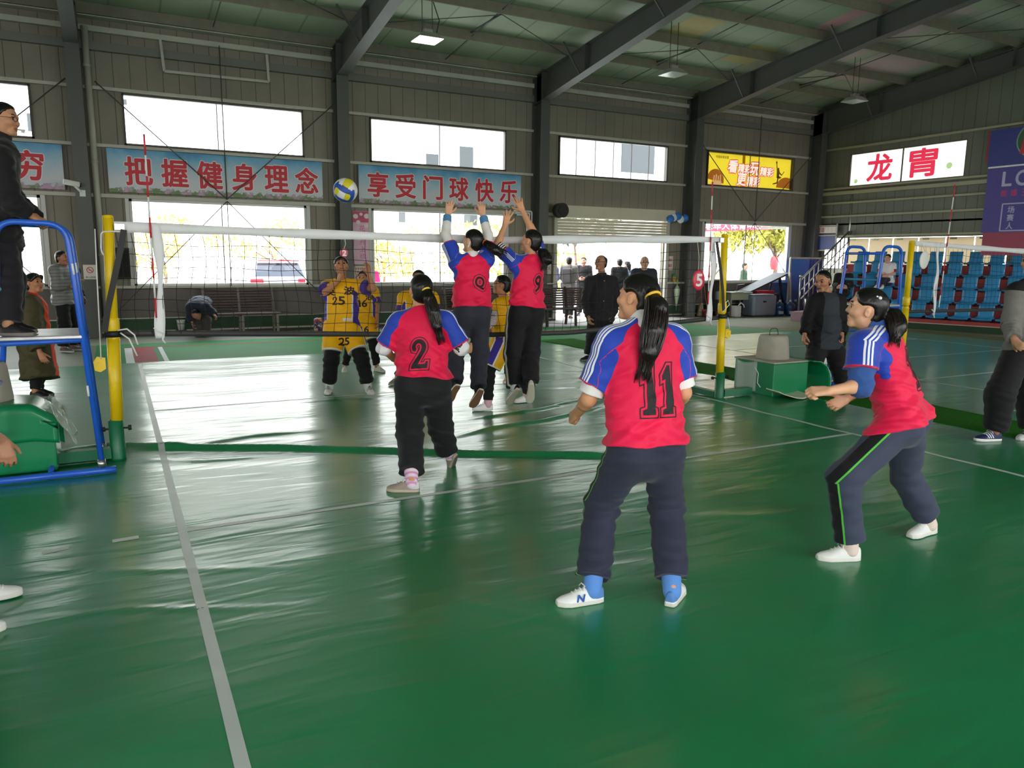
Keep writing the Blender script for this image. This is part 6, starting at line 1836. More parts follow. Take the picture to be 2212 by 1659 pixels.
def build_top(root, J, s, sp, tp, h, seed):
    """shirt, jacket or coat. tp: loose, hem (m below the hip line), sl (sleeve end: 0..1 upper arm, 1..2 forearm), slw (sleeve radius)"""
    P, rt, up, fr = torso_frame(J)
    fat = sp.get('fat', 1.0); lo_ = tp.get('loose', 0.016)
    N_ = J['N']; ch = N_ - up * 0.13 * s + fr * 0.012 * s; wa = P + (N_ - P) * 0.36
    hemp = P - up * tp.get('hem', 0.06)
    g = lambda r_: r_ * s * fat + lo_
    sq = tp.get('sq', 1.56)
    L = [(cap(ch, wa, g(0.096), g(0.092), rt, sq), 0.04), (cap(wa, hemp - up * 0.08, g(0.094), g(0.100) + tp.get('flare', 0.006), rt, sq - 0.06), 0.06)]
    if tp.get('cover') is not None:      # hang over the trousers
        pl_ = tp['cover'] + 0.015
        L += [(cap(P + up * 0.10 * s, P - up * 0.02 * s, 0.090 * s * fat + pl_ * 0.6, 0.102 * s * fat + pl_ * 0.8, rt, 1.42), 0.05)]
        for H_, K_ in (('HL', 'KL'), ('HR', 'KR')):
            L += [(ell(J[H_] - fr * 0.045 * s + up * 0.02 * s, np.array((0.078, 0.082, 0.095)) * s * fat + pl_ * 0.72, np.stack([rt, fr, up])), 0.05),
                  (cap(J[H_], J[H_] + (J[K_] - J[H_]) * 0.30, 0.080 * s * fat + pl_ * 0.95, 0.074 * s + pl_ * 0.95), 0.05)]
    if tp.get('belly'): L += [(ell(wa + fr * 0.06 * s - up * 0.02, (0.14 * s, 0.12 * s, 0.15 * s), np.stack([rt, fr, up])), 0.06)]
    slw = tp.get('slw', 0.060)
    arms = {}
    for side, S_, E_, W_ in ((-1, 'SL', 'EL', 'WL'), (1, 'SR', 'ER', 'WR')):
        L += [(cap(N_ - up * 0.035 * s, J[S_] - up * 0.01 * s, 0.050 * s + lo_ * 0.8, 0.052 * s + lo_), 0.045)]
        e = tp.get('sl', 0.8); e = e[W_[1]] if isinstance(e, dict) else e
        if e <= 0: continue
        if e <= 1:
            c = J[S_] + (J[E_] - J[S_]) * e
            L += [(clipcap(J[S_], c, 0.050 * s + lo_, slw * s + lo_ * 0.6, end=True), 0.035)]; arms[side] = [J[S_], c]
        else:
            c = J[E_] + (J[W_] - J[E_]) * (e - 1)
            L += [(cap(J[S_], J[E_], 0.050 * s + lo_, slw * 0.86 * s + lo_ * 0.6), 0.035), (clipcap(J[E_], c, slw * 0.86 * s + lo_ * 0.6, slw * 0.66 * s + lo_ * 0.5, end=True), 0.02)]
            arms[side] = [J[S_], J[E_], c]
    lo, hi = bounds(L)
    F = Field(lo, hi, h)
    for p, k in L: F.add(p, k)
    w1 = Wob(seed, 0.16, (1.6, 1.0, 0.5), np.stack([nrm(rt + up * 0.5), fr, nrm(up - rt * 0.5)]))
    w2 = Wob(seed + 7, 0.10, (2.2, 1.0, 0.5), np.stack([nrm(rt - up * 0.6), fr, nrm(up + rt * 0.6)]))
    wr = tp.get('wrinkle', 1.0)
    def dsp(Q):
        v = (Q - P) @ up / (np.linalg.norm(N_ - P))
        low = np.clip(1.15 - v, 0.35, 1.0)
        return wr * (0.0055 * np.abs(w1(Q)) ** 1.5 * np.sign(w1(Q)) + 0.0034 * w2(Q)) * low
    F.disp(dsp)
    wob = Wob(seed + 3, 0.22)
    tilt = tp.get('tilt', 0.0)
    F.cut(lambda Q: -((Q - hemp) @ up) + 0.006 * wob(Q) + tilt * ((Q - hemp) @ rt) + np.where(np.linalg.norm(Q - hemp, axis=1) > 0.34 * s, -9, 0) * 0)
    # neck opening
    if tp.get('neck', True):
        F.add(ell(N_ + up * 0.025 * s + fr * 0.03 * s, np.array((0.066, 0.075, 0.05)) * s, np.stack([rt, fr, up])), 0.012, 's')
    V, Fc = F.mesh()
    at = {}
    q = V - N_
    xr_, yf_, zu_ = q @ rt, q @ fr, q @ up
    # raglan line, arm blend
    best = np.full(len(V), -1.0); st = np.full(len(V), 9.0); cuff = np.full(len(V), -1.0); dmin = np.full(len(V), 9.0); arm_s = np.full(len(V), 0.0)
    dt = np.minimum(sd_axis(V - ((V - ch) @ rt)[:, None] * rt * (1 - 1 / sq), ch, hemp)[0] - g(0.096), 9)
    for side, pts in arms.items():
        S_ = pts[0]
        dd = -zu_; xl = xr_ * side
        pl = xl - (0.055 + 0.105 * (1 - np.exp(-np.maximum(dd, 0) / (0.045 * s)))) * s
        da = np.full(len(V), 9.0); along = np.zeros(len(V)); acc = 0
        for a, b in zip(pts, pts[1:]):
            d_, t_ = sd_axis(V, a, b)
            along = np.where(d_ < da, acc + t_ * np.linalg.norm(b - a), along); da = np.minimum(da, d_); acc += np.linalg.norm(b - a)
        total = acc
        armz = (dt - (da - slw * s)) * 0.5 - 0.012
        far = (S_ - V) @ rt * side
        z_ = np.where(dd < 0.09 * s, pl, np.maximum(np.minimum(pl, armz + 0.02 - np.minimum(0.2 * np.maximum(dd - 0.09 * s, 0), 0.02)), np.where(xl > 0.08 * s, armz, -1)))
        z_ = np.where(((V - N_) @ rt) * side > 0, z_, -1)
        best = np.maximum(best, z_)
        over = (V - pts[-1]) @ nrm(pts[-1] - pts[-2])
        cuff = np.maximum(cuff, np.where((da < 0.12 * s) & (z_ > 0) & (over < 0.004), along - (total - tp.get('cuffw', 0.010)), -1))
        # stripe coordinate: across the line neck - shoulder - cuff
        line = [N_ + rt * side * 0.05 * s + up * 0.0] + pts
        ds = np.full(len(V), 9.0); sc = np.full(len(V), 9.0)
        for i_, (a, b) in enumerate(zip(line, line[1:])):
            d_, t_ = sd_axis(V, a, b)
            ax_ = nrm(b - a)
            o_ = tp.get('stripe_out')
            o_ = (up * 0.55 + rt * side * 0.85 - fr * tp.get('stripe_back', 0.0)) if o_ is None else o_
            o_ = nrm(o_ - ax_ * (o_ @ ax_)); cr_ = np.cross(ax_, o_)
            c_ = (V - a) @ cr_; oo = (V - a) @ o_
            val = np.where(oo > 0, c_, 9.0)
            sc = np.where(d_ < ds, val, sc); ds = np.minimum(ds, d_)
        st = np.where(((V - N_) @ rt) * side > 0, sc, st)
        dmin = np.minimum(dmin, da)
        arm_s = np.where(da < 0.11 * s, along, arm_s)
    at['sleeve'] = best; at['stripe'] = st; at['cuff'] = cuff; at['arm'] = arm_s
    at['side'] = np.where(best < 0, np.abs(xr_) - (g(0.096) * sq * tp.get('sidex', 0.86) + tp.get('sidek', 0.30) * np.maximum(0, -0.19 * s - zu_) + 0.6 * np.maximum(0, zu_ + 0.16 * s)), -1)
    at['side'] = np.where(zu_ > -tp.get('sidez', 9.0), at['side'], -1)
    at['white'] = 0.007 - np.abs(at['side'] + 0.004)
    at['front'] = yf_ - 0.03
    at['x'] = xr_; at['z'] = zu_; at['y'] = yf_
    at['open'] = np.where(yf_ > 0.0, tp.get('open', 0.06) + 0.10 * np.maximum(0, -zu_ - 0.1) * tp.get('openw', 0) - np.abs(xr_), -1)
    at['hood'] = np.where(yf_ > -0.2, tp.get('hoodw', 0.1) - np.abs(np.abs(xr_) - tp.get('hoodx', 0.05)), -1) if tp.get('hoodw') else np.full(len(V), -1.0)
    at['hem'] = -((V - hemp) @ up) + 0.02
    o = to_mesh(tp.get('name', 'shirt'), V, Fc, tp['mat'], root, at)
    return o, (V, Fc)

def build_pants(root, J, s, sp, pt, h, seed):
    P, rt, up, fr = torso_frame(J)
    fat = sp.get('fat', 1.0); lo_ = pt.get('loose', 0.02)
    L = [(cap(P + up * 0.10 * s, P - up * 0.02 * s, 0.090 * s * fat + lo_ * 0.5, 0.102 * s * fat + lo_ * 0.7, rt, 1.40), 0.04)]
    sides = {}
    kw, aw = pt.get('kw', 0.060), pt.get('aw', 0.058)
    for side, H_, K_, A_ in ((-1, 'HL', 'KL', 'AL'), (1, 'HR', 'KR', 'AR')):
        hp = J[H_]
        L += [(ell(hp - fr * 0.045 * s + up * 0.02 * s, np.array((0.078, 0.082, 0.095)) * s * fat + lo_ * 0.5, np.stack([rt, fr, up])), 0.05)]
        e = pt.get('end', 1.92)
        if e <= 1:
            c = hp + (J[K_] - hp) * e
            L += [(clipcap(hp, c, 0.090 * s * fat + lo_, kw * s + lo_, end=True), 0.035)]; sides[side] = [hp, c]
        else:
            c = J[K_] + (J[A_] - J[K_]) * (e - 1)
            L += [(cap(hp, J[K_], 0.080 * s * fat + lo_, kw * s + lo_), 0.04), (clipcap(J[K_], c, kw * s + lo_, aw * s + lo_ * 0.7, end=True), 0.03)]
            if pt.get('rib'): L += [(clipcap(J[K_] + (J[A_] - J[K_]) * 0.78, c, aw * s + lo_ * 0.9, aw * 0.80 * s, end=True), 0.01)]
            sides[side] = [hp, J[K_], c]
    lo, hi = bounds(L)
    F = Field(lo, hi, h)
    for p, k in L: F.add(p, k)
    w1 = Wob(seed, 0.13, (1.5, 1.5, 0.55), np.stack([rt, fr, up])); w2 = Wob(seed + 5, 0.30)
    wr = pt.get('wrinkle', 1.0)
    def dsp(Q):
        a = np.zeros(len(Q))
        for side, pts in sides.items():
            if len(pts) < 3: continue
            for c, w, amp in ((pts[1], 0.12, 1.0), (pts[2], 0.12, 0.7)):
                a = np.maximum(a, amp * np.exp(-(np.linalg.norm(Q - c, axis=1) / w) ** 2))
        return wr * ((0.0028 + 0.006 * a) * w1(Q) + 0.003 * w2(Q))
    F.disp(dsp)
    top = P + up * pt.get('rise', 0.12) * s
    F.cut(lambda Q: (Q - top) @ up)
    V, Fc = F.mesh()
    at = {}
    st = np.full(len(V), 9.0); end = np.full(len(V), -1.0); dmin = np.full(len(V), 9.0)
    for side, pts in sides.items():
        line = [pts[0] + up * 0.14 * s] + pts
        acc = 0
        for i_, (a, b) in enumerate(zip(line, line[1:])):
            d_, t_ = sd_axis(V, a, b)
            ax_ = nrm(b - a); o_ = rt * side; o_ = nrm(o_ - ax_ * (o_ @ ax_)); cr_ = np.cross(ax_, o_)
            cr_ = cr_ * (1 if cr_ @ fr > 0 else -1)
            val = np.where((V - a) @ o_ > 0.01, (V - a) @ cr_, 9.0)
            st = np.where(d_ < dmin, val, st); dmin = np.minimum(dmin, d_)
        a, b = pts[-2], pts[-1]
        d_, t_ = sd_axis(V, a, b)
        tl = (V - b) @ nrm(b - a)
        end = np.where((d_ < 0.17 * s), np.maximum(end, tl + pt.get('hemw', 0.03)), end)
    at['stripe'] = st; at['hem'] = end; at['side'] = pt.get('sidew', 0.035) - np.abs(st - pt.get('sideoff', 0.0))
    at['line'] = pt.get('linew', 0.006) - np.abs(st - pt.get('lineoff', 0.03)); at['edge'] = pt.get('edgew', 0.010) - np.abs(np.abs(st - pt.get('sideoff', 0.0)) - pt.get('sidew', 0.035))
    return to_mesh(pt.get('name', 'trousers'), V, Fc, pt['mat'], root, at), (V, Fc)

def build_shoe(root, A, K, T, s, sh, h, flat=True, side=1):
    """shoe along ankle -> toe tip; a flat shoe stands on its sole, otherwise it follows the shin"""
    if flat:
        u = V3(0, 0, 1); f = T - A; f[2] = 0; f = nrm(f)
        z0 = sh.get('floor', 0.009)
        org = V3(A[0], A[1], z0) - f * 0.055 * s
    else:
        sh_ = nrm(A - K); f = nrm(T - A)
        u = -sh_ - f * (-sh_ @ f); u = nrm(u)
        f = nrm(f + u * 0.28); u = nrm(u - f * (u @ f))
        org = A - u * 0.078 * s - f * 0.055 * s
    w = np.cross(u, f)
    Ln = sh.get('len', 0.245) * s; ht = sh.get('top', 0.085) * s
    R = np.stack([f, w, u]).astype(np.float32)
    o32 = org.astype(np.float32)
    xs = np.array([0, 0.10, 0.30, 0.50, 0.72, 0.88, 1.0]) * Ln
    hw = np.array([0.022, 0.030, 0.032, 0.036, 0.043, 0.037, 0.020]) * s
    hh = np.array([ht * 0.92, ht * 1.02, ht, 0.082 * s, 0.058 * s, 0.048 * s, 0.034 * s])
    def fn(X, Y, Z):
        px, py, pz = X - o32[0], Y - o32[1], Z - o32[2]
        x = px * R[0][0] + py * R[0][1] + pz * R[0][2]; y = px * R[1][0] + py * R[1][1] + pz * R[1][2]; z = px * R[2][0] + py * R[2][1] + pz * R[2][2]
        W_ = np.interp(x, xs, hw).astype(np.float32); Hh = np.interp(x, xs, hh).astype(np.float32)
        y = y + side * 0.006 * np.sin(np.clip(x / Ln, 0, 1) * PI)
        sole = np.maximum(0, 0.024 * s - z) / (0.024 * s) * 0.004
        rel = np.clip(z / Hh, 0, 1)
        yy = np.abs(y) / (W_ + sole) ; zz = np.maximum(rel - 0.35, 0) / 0.65
        d1 = (np.sqrt(yy * yy + zz * zz * 0.999) - 1) * W_
        xe = np.maximum(np.maximum(-x - 0.006, x - Ln - 0.004), 0)
        d = np.sqrt(np.maximum(d1, 0) ** 2 + xe ** 2) + np.minimum(d1, 0)
        d = np.maximum(d, np.maximum(-x - 0.004, x - Ln))
        return np.maximum(d, np.maximum(-z, z - Hh - 0.001))
    cs = [org + f * a + w * b + u * c for a in (-0.02, Ln + 0.02) for b in (-0.06 * s, 0.06 * s) for c in (-0.01, ht + 0.02)]
    lo, hi = np.min(cs, 0), np.max(cs, 0)
    F = Field(lo, hi, h)
    F.add((fn, lo, hi), 0.0)
    D = F.D
    for ax in range(3):                     # soften the cut edges
        D = (np.roll(D, 1, ax) + 2 * D + np.roll(D, -1, ax)) / 4
    F.D = D.astype(np.float32)
    V, Fc = F.mesh()
    q = V - org
    x, y, z = q @ f, q @ w, q @ u
    at = dict(sole=0.022 * s + 0.006 * s * (x / Ln) - z, bottom=0.004 * s - z, toe=x - 0.78 * Ln, heel=np.minimum(0.20 * Ln - x, z - 0.03 * s), tongue=np.where((x > 0.32 * Ln) & (x < 0.72 * Ln) & (z > 0.04 * s), 0.014 * s - np.abs(y), -1),
              chk=np.sin(x / (0.0105 * s) * PI) * np.sin((z + np.abs(y)) / (0.0105 * s) * PI) * ((z > 0.028 * s) * 1.0), stripe=np.where((z > 0.028 * s) & (x > 0.35 * Ln) & (x < 0.66 * Ln), 0.005 - np.abs(((x - 0.5 * z) / s) % 0.022 - 0.011), -1))
    o = to_mesh('shoe', V, Fc, sh['mat'], root, at)
    if sh.get('laces', True):
        m = MB()
        for k in range(4):
            xx = Ln * (0.40 + 0.085 * k); zz = float(np.interp(xx, xs, hh)) + 0.001
            m.tube([tuple(org + f * xx + w * (-0.020 * s) + u * (zz - 0.010 * s)), tuple(org + f * (xx + 0.004) + u * (zz + 0.002)), tuple(org + f * xx + w * 0.020 * s + u * (zz - 0.010 * s))], 0.0032 * s, 6)
        xx = Ln * 0.38; zz = float(np.interp(xx, xs, hh))
        for sg in (-1, 1):
            m.tube([tuple(org + f * xx + u * (zz + 0.004)), tuple(org + f * (xx + 0.012) + w * sg * 0.022 * s + u * (zz + 0.014 * s)), tuple(org + f * (xx + 0.02) + w * sg * 0.034 * s + u * (zz - 0.004))], 0.003 * s, 6)
        m.build('laces', sh.get('lace_mat', mat('white_laces', (232, 232, 228), 0.7)), o)
    if sh.get('sock'):
        sk, hgt = sh['sock']
        ax_ = nrm(K - A)
        LL = [(cap(A - u * 0.02 * s, A + ax_ * hgt * s, 0.046 * s, 0.056 * s), 0.01)]
        lo, hi = bounds(LL); F = Field(lo, hi, h); F.add(LL[0][0], 0)
        tp_ = A + ax_ * hgt * s
        F.cut(lambda Q: (Q - tp_) @ ax_)
        V, Fc = F.mesh()
        to_mesh('sock', V, Fc, sk, root, dict(band=np.sin(((V - A) @ ax_) / (0.02 * s) * PI) - 0.2))
    return o, (org, f, w, u, Ln)

hair_m = None
def hair_material():
    global hair_m
    if hair_m: return hair_m
    hair_m = mat('black_hair', (13, 10, 10), 0.36, spec=0.45, var=0.3, vscale=5, bump=0.22, bscale=22, stretch=(10, 10, 0.8))
    return hair_m
def build_hair(root, J, s, sp, hr, h, seed):
    r, u, f = head_frame(J, s); hs = sp.get('head', 1.0) * s; H = J['H']
    R = np.stack([r, f, u]); g = lambda x, y, z: H + (r * x + f * y + u * z) * hs
    t = hr.get('thick', 0.012)
    L = [(ell(g(0, -0.010, 0.027), np.array((0.076 + t, 0.094 + t, 0.087 + t)) * hs, R), 0.02)]
    if hr.get('nape', True): L += [(ell(g(0, -0.048, -0.035), np.array((0.060 + t * 0.6, 0.050 + t * 0.4, 0.058)) * hs, R), 0.03)]
    F_ = [p[0] for p in L]
    lo, hi = bounds(L); 
    extra = []
    pts = hr.get('tail')
    if pts is not None:
        rad = hr.get('tail_r', [0.022, 0.040, 0.045, 0.036, 0.012])
        rad = np.interp(np.linspace(0, 1, len(pts)), np.linspace(0, 1, len(rad)), rad)
        for i in range(len(pts) - 1):
            extra.append((cap(pts[i], pts[i + 1], rad[i] * s * 0.93, rad[i + 1] * s * 0.93), 0.02))
    for a, b, r1, r2 in hr.get('locks', []):
        extra.append((cap(g(*a), g(*b), r1 * hs, r2 * hs), 0.012))
    alll = L + extra
    lo, hi = bounds(alll)
    F = Field(lo, hi, h)
    for p, k in L: F.add(p, k)
    nf, nu, c0 = hr.get('line', (0.78, -0.62, 0.014))
    ear = hr.get('ear', True)
    def cutf(Q):
        q = (Q - H) / hs; x, y, z = q @ r, q @ f, q @ u
        d = (nf * y + nu * z - c0)
        if ear: d = np.maximum(d, 0.035 - np.hypot(y + 0.004, (z + 0.018) * 0.9) - 9.0 * (np.abs(x) < 0.045))
        if hr.get('top'): d = np.maximum(d, z - hr['top'])
        d = d + hr.get('fray', 0.004) * (np.sin(x * 190 + 3 * np.sin(z * 60)) * 0.6 + np.sin(x * 83 + z * 40 + 1.3) * 0.8 + np.sin(z * 150 + x * 30) * 0.4)
        return d * hs
    tw = hr.get('taper', 0.022)
    F.disp(lambda Q: np.clip(1 + cutf(Q) / (tw * hs), 0, 1.6) ** 1.5 * (t + 0.003) * hs)
    F.cut(cutf)
    for p, k in extra: F.add(p, k)
    w = Wob(seed, 0.035, (0.5, 0.5, 4.0), np.stack([r, f, u])); w2 = Wob(seed + 2, 0.012, (0.6, 0.6, 9.0), np.stack([r, f, u]))
    am = hr.get('rough', 1.0)
    if pts is not None:
        tl = np.array(pts)
        def tails(Q):
            d = np.full(len(Q), 9.0)
            for a, b in zip(tl, tl[1:]): d = np.minimum(d, sd_axis(Q, a, b)[0])
            return np.clip(1.3 - d / 0.06, 0, 1)
    else: tails = lambda Q: 0.0
    F.disp(lambda Q: am * ((0.0006 + 0.0012 * tails(Q)) * w(Q) + (0.0006 + 0.0006 * tails(Q)) * w2(Q)))
    V, Fc = F.mesh()
    o = to_mesh('hair', V, Fc, hr.get('mat') or hair_material(), root)
    if pts is not None and hr.get('strands', 150):
        rn = random.Random(seed); m = MB()
        P_ = np.array(pts); n_ = len(P_)
        tt = np.linspace(0, n_ - 1, 12)
        C = np.stack([np.interp(tt, np.arange(n_), P_[:, i]) for i in range(3)], -1)
        C[1:-1] = 0.25 * C[:-2] + 0.5 * C[1:-1] + 0.25 * C[2:]
        R_ = np.interp(tt, np.linspace(0, n_ - 1, len(rad)), rad) * s
        R_[6:] = np.maximum(R_[6:], np.linspace(R_.max() * 0.9, R_.max() * 0.5, 6))
        d_ = nrm(C[-1] - C[0]); a_, b2_, _ = frame_of(tuple(d_)); a_, b2_ = np.array(a_), np.array(b2_)
        for q in range(hr.get('strands', 150)):
            th = rn.uniform(0, 2 * PI); rr = rn.uniform(0.82, 1.10); ext = rn.uniform(0.0, hr.get('wisp', 0.06)); dr = rn.gauss(0, 0.4)
            line = [tuple(C[i] + (a_ * math.cos(th + dr * i / 11) + b2_ * math.sin(th + dr * i / 11)) * R_[i] * rr) for i in range(12)]
            e = nrm(C[-1] - C[-3])
            line.append(tuple(np.array(line[-1]) + e * ext * 0.6 + (a_ * math.cos(th) + b2_ * math.sin(th)) * 0.006))
            line.append(tuple(np.array(line[-1]) + e * ext * 0.5 + V3(0, 0, -0.006)))
            m.tube(line, [0.0020 * s + 0.0010 * s * math.sin(PI * min(1, i / 10)) for i in range(12)] + [0.0014, 0.0005], 4, mi=rn.randint(0, 1))
        m.build('hair_strands', [hair_material(), mat('dark_brown_hair', (40, 28, 24), 0.34, spec=0.5)], root)
    if hr.get('tie') is not None:
        p, q, rr, rgb = hr['tie']
        m = MB(); d_ = nrm(q - p)
        uu, ww, _ = frame_of(tuple(d_))
        m.tube([tuple(Vector(p) + uu * (rr * math.cos(a)) + ww * (rr * math.sin(a))) for a in np.linspace(0, 2 * PI, 25)[:-1]], 0.0075 * s, 8, closed=True)
        m.build('hair_tie', mat('tie_%d_%d_%d' % rgb, rgb, 0.5), root)
    return o

def glyph(ch):
    """outline points (0..1 wide, 0..1 high) of the slab digits on the jerseys"""
    if ch == '1': return [(0.12, 0.0), (0.88, 0.0), (0.88, 0.10), (0.68, 0.13), (0.68, 1.0), (0.50, 1.0), (0.10, 0.78), (0.12, 0.68), (0.36, 0.72), (0.36, 0.13), (0.12, 0.10)]
    if ch == '2':
        o = []
        for a in np.linspace(PI * 1.02, -0.25 * PI, 16): o.append((0.46 + 0.40 * math.cos(a), 0.72 + 0.28 * math.sin(a)))
        o += [(0.55, 0.30), (0.42, 0.15), (0.80, 0.15), (0.86, 0.24), (0.97, 0.24), (0.93, 0.0), (0.05, 0.0), (0.07, 0.12), (0.36, 0.40), (0.56, 0.60)]
        for a in np.linspace(-0.15 * PI, PI * 0.98, 12): o.append((0.44 + 0.17 * math.cos(a), 0.73 + 0.13 * math.sin(a)))
        o += [(0.33, 0.66), (0.27, 0.58), (0.13, 0.60)]
        return o
def on_cloth(root, cloth, VF, polys, ctr, xd, yd, w, hgt, m, name, lift, shear=0.0, grow=0.0, ring=None):
    """lays flat outlines (unit square) on a garment by casting onto its surface"""
    V, Fc = VF
    bv = BVHTree.FromPolygons([tuple(v) for v in V], [tuple(int(i) for i in f) for f in Fc])
    n = np.cross(xd, yd)
    bm = bmesh.new()
    for poly in polys:
        vs = [bm.verts.new((p[0], p[1], 0)) for p in poly]
        try: bm.faces.new(vs)
        except ValueError: pass
    bmesh.ops.triangulate(bm, faces=bm.faces[:])
    for _ in range(4):
        ed = [e for e in bm.edges if math.hypot((e.verts[0].co.x - e.verts[1].co.x) * w, (e.verts[0].co.y - e.verts[1].co.y) * hgt) > 0.022]
        if not ed: break
        bmesh.ops.subdivide_edges(bm, edges=ed, cuts=1)
        bmesh.ops.triangulate(bm, faces=[f for f in bm.faces if len(f.verts) > 3])
    o = off_of(root)
    co = []
    for v in bm.verts:
        x, y = (v.co.x - 0.5) * w, (v.co.y - 0.5) * hgt
        p = ctr + xd * (x + shear * y) + yd * y
        hit = bv.ray_cast(Vector(p + n * 0.30), Vector(-n), 0.6)
        q = np.array(hit[0]) if hit[0] is not None else p
        co.append(q + n * lift)
    bm.verts.index_update()
    me = bpy.data.meshes.new(name)
    me.from_pydata([tuple(np.array(c) - np.array(o)) for c in co], [], [[v.index for v in f.verts] for f in bm.faces])
    bm.free()
    me.materials.append(m); me.update()
    return link_mesh(name, me, cloth)

def text_polys(s):
    me = text_mesh(s, 1.0, 0)
    co = np.array([v.co[:2] for v in me.vertices]); lo, hi = co.min(0), co.max(0)
    co = (co - lo) / (hi - lo)
    P = [[tuple(co[i]) for i in p.vertices] for p in me.polygons]
    bpy.data.meshes.remove(me)
    return P, (hi - lo)
def thick(polys, dx, dy):
    out = list(polys)
    for k in range(8):
        a = k * PI / 4
        out += [[(x + dx * math.cos(a), y + dy * math.sin(a)) for x, y in p] for p in polys]
    return out
def ring_of(poly, e, w, hgt, th):
    """thin closed outline strip round one polygon at distance e"""
    P = np.array(poly) * (w, hgt); n = len(P)
    ar = 0.5 * sum(P[i][0] * P[(i + 1) % n][1] - P[(i + 1) % n][0] * P[i][1] for i in range(n))
    if ar < 0: P = P[::-1]
    def offs(d):
        o = []
        for i in range(n):
            a, b, c = P[i - 1], P[i], P[(i + 1) % n]
            n1 = np.array([(b - a)[1], -(b - a)[0]]); n1 /= np.linalg.norm(n1) + 1e-9
            n2 = np.array([(c - b)[1], -(c - b)[0]]); n2 /= np.linalg.norm(n2) + 1e-9
            m_ = n1 + n2; l_ = np.linalg.norm(m_)
            m_ = m_ / l_ if l_ > 1e-6 else n1
            o.append(b + m_ * d / max(0.5, m_ @ n1))
        return np.array(o)
    A, B = offs(e) / (w, hgt), offs(e + th) / (w, hgt)
    return [[tuple(A[i]), tuple(B[i]), tuple(B[(i + 1) % n]), tuple(A[(i + 1) % n])] for i in range(n)]

def std_pose(pos, H, yaw, arms='down', lean=0.0, step=0.0):
    """upright joints for a figure of height H facing yaw (0 = +y, positive turns towards -x)"""
    k = H / 1.65
    f = V3(-math.sin(yaw), math.cos(yaw), 0); r = V3(math.cos(yaw), math.sin(yaw), 0); p = np.array(pos, float); z = V3(0, 0, 1)
    J = {}
    q = lambda x, y, zz: p + (r * x + f * (y + lean * zz) + z * zz) * k
    J['HL'], J['HR'] = q(-0.085, 0, 0.86), q(0.085, 0, 0.86)
    J['KL'], J['KR'] = q(-0.10, 0.03 + step, 0.46), q(0.10, 0.03 - step, 0.46)
    J['AL'], J['AR'] = q(-0.11, -0.02 + step * 1.6, 0.085), q(0.11, -0.02 - step * 1.6, 0.085)
    J['TL'], J['TR'] = q(-0.14, 0.17 + step * 1.6, 0.02), q(0.14, 0.17 - step * 1.6, 0.02)
    J['N'] = q(0, -0.02, 1.40); J['SL'], J['SR'] = q(-0.165, -0.01, 1.345), q(0.165, -0.01, 1.345)
    J['H'] = q(0, 0.02, 1.535); J['face'] = f
    for S_, sg in (('L', -1), ('R', 1)):
        if arms == 'down':
            J['E' + S_] = q(sg * 0.22, -0.03, 1.08); J['W' + S_] = q(sg * 0.21, 0.06, 0.86)
        elif arms == 'cross':
            J['E' + S_] = q(sg * 0.22, 0.05, 1.10); J['W' + S_] = q(-sg * 0.04, 0.20, 1.14 + sg * 0.03)
        elif arms == 'front':
            J['E' + S_] = q(sg * 0.21, 0.0, 1.09); J['W' + S_] = q(sg * 0.08, 0.20, 1.05)
        elif arms == 'pocket':
            J['E' + S_] = q(sg * 0.235, -0.06, 1.09); J['W' + S_] = q(sg * 0.17, 0.06, 0.90)
    return J
def sit_pose(pos, H, yaw):
    """seated joints; pos = point on the seat under the hips"""
    J = std_pose(np.array(pos) - V3(0, 0, (0.86 - 0.10) * H / 1.65), H, yaw, 'front')
    k = H / 1.65; f = J['face']; z = V3(0, 0, 1)
    for S_ in 'LR':
        J['K' + S_] = J['H' + S_] + f * 0.41 * k + z * 0.16
        J['A' + S_] = J['K' + S_] - z * 0.27 * k + f * 0.10
        J['T' + S_] = J['A' + S_] + f * 0.19 * k - z * 0.07
        J['W' + S_] = J['K' + S_] * 0.7 + J['H' + S_] * 0.3 + z * 0.09
    return J

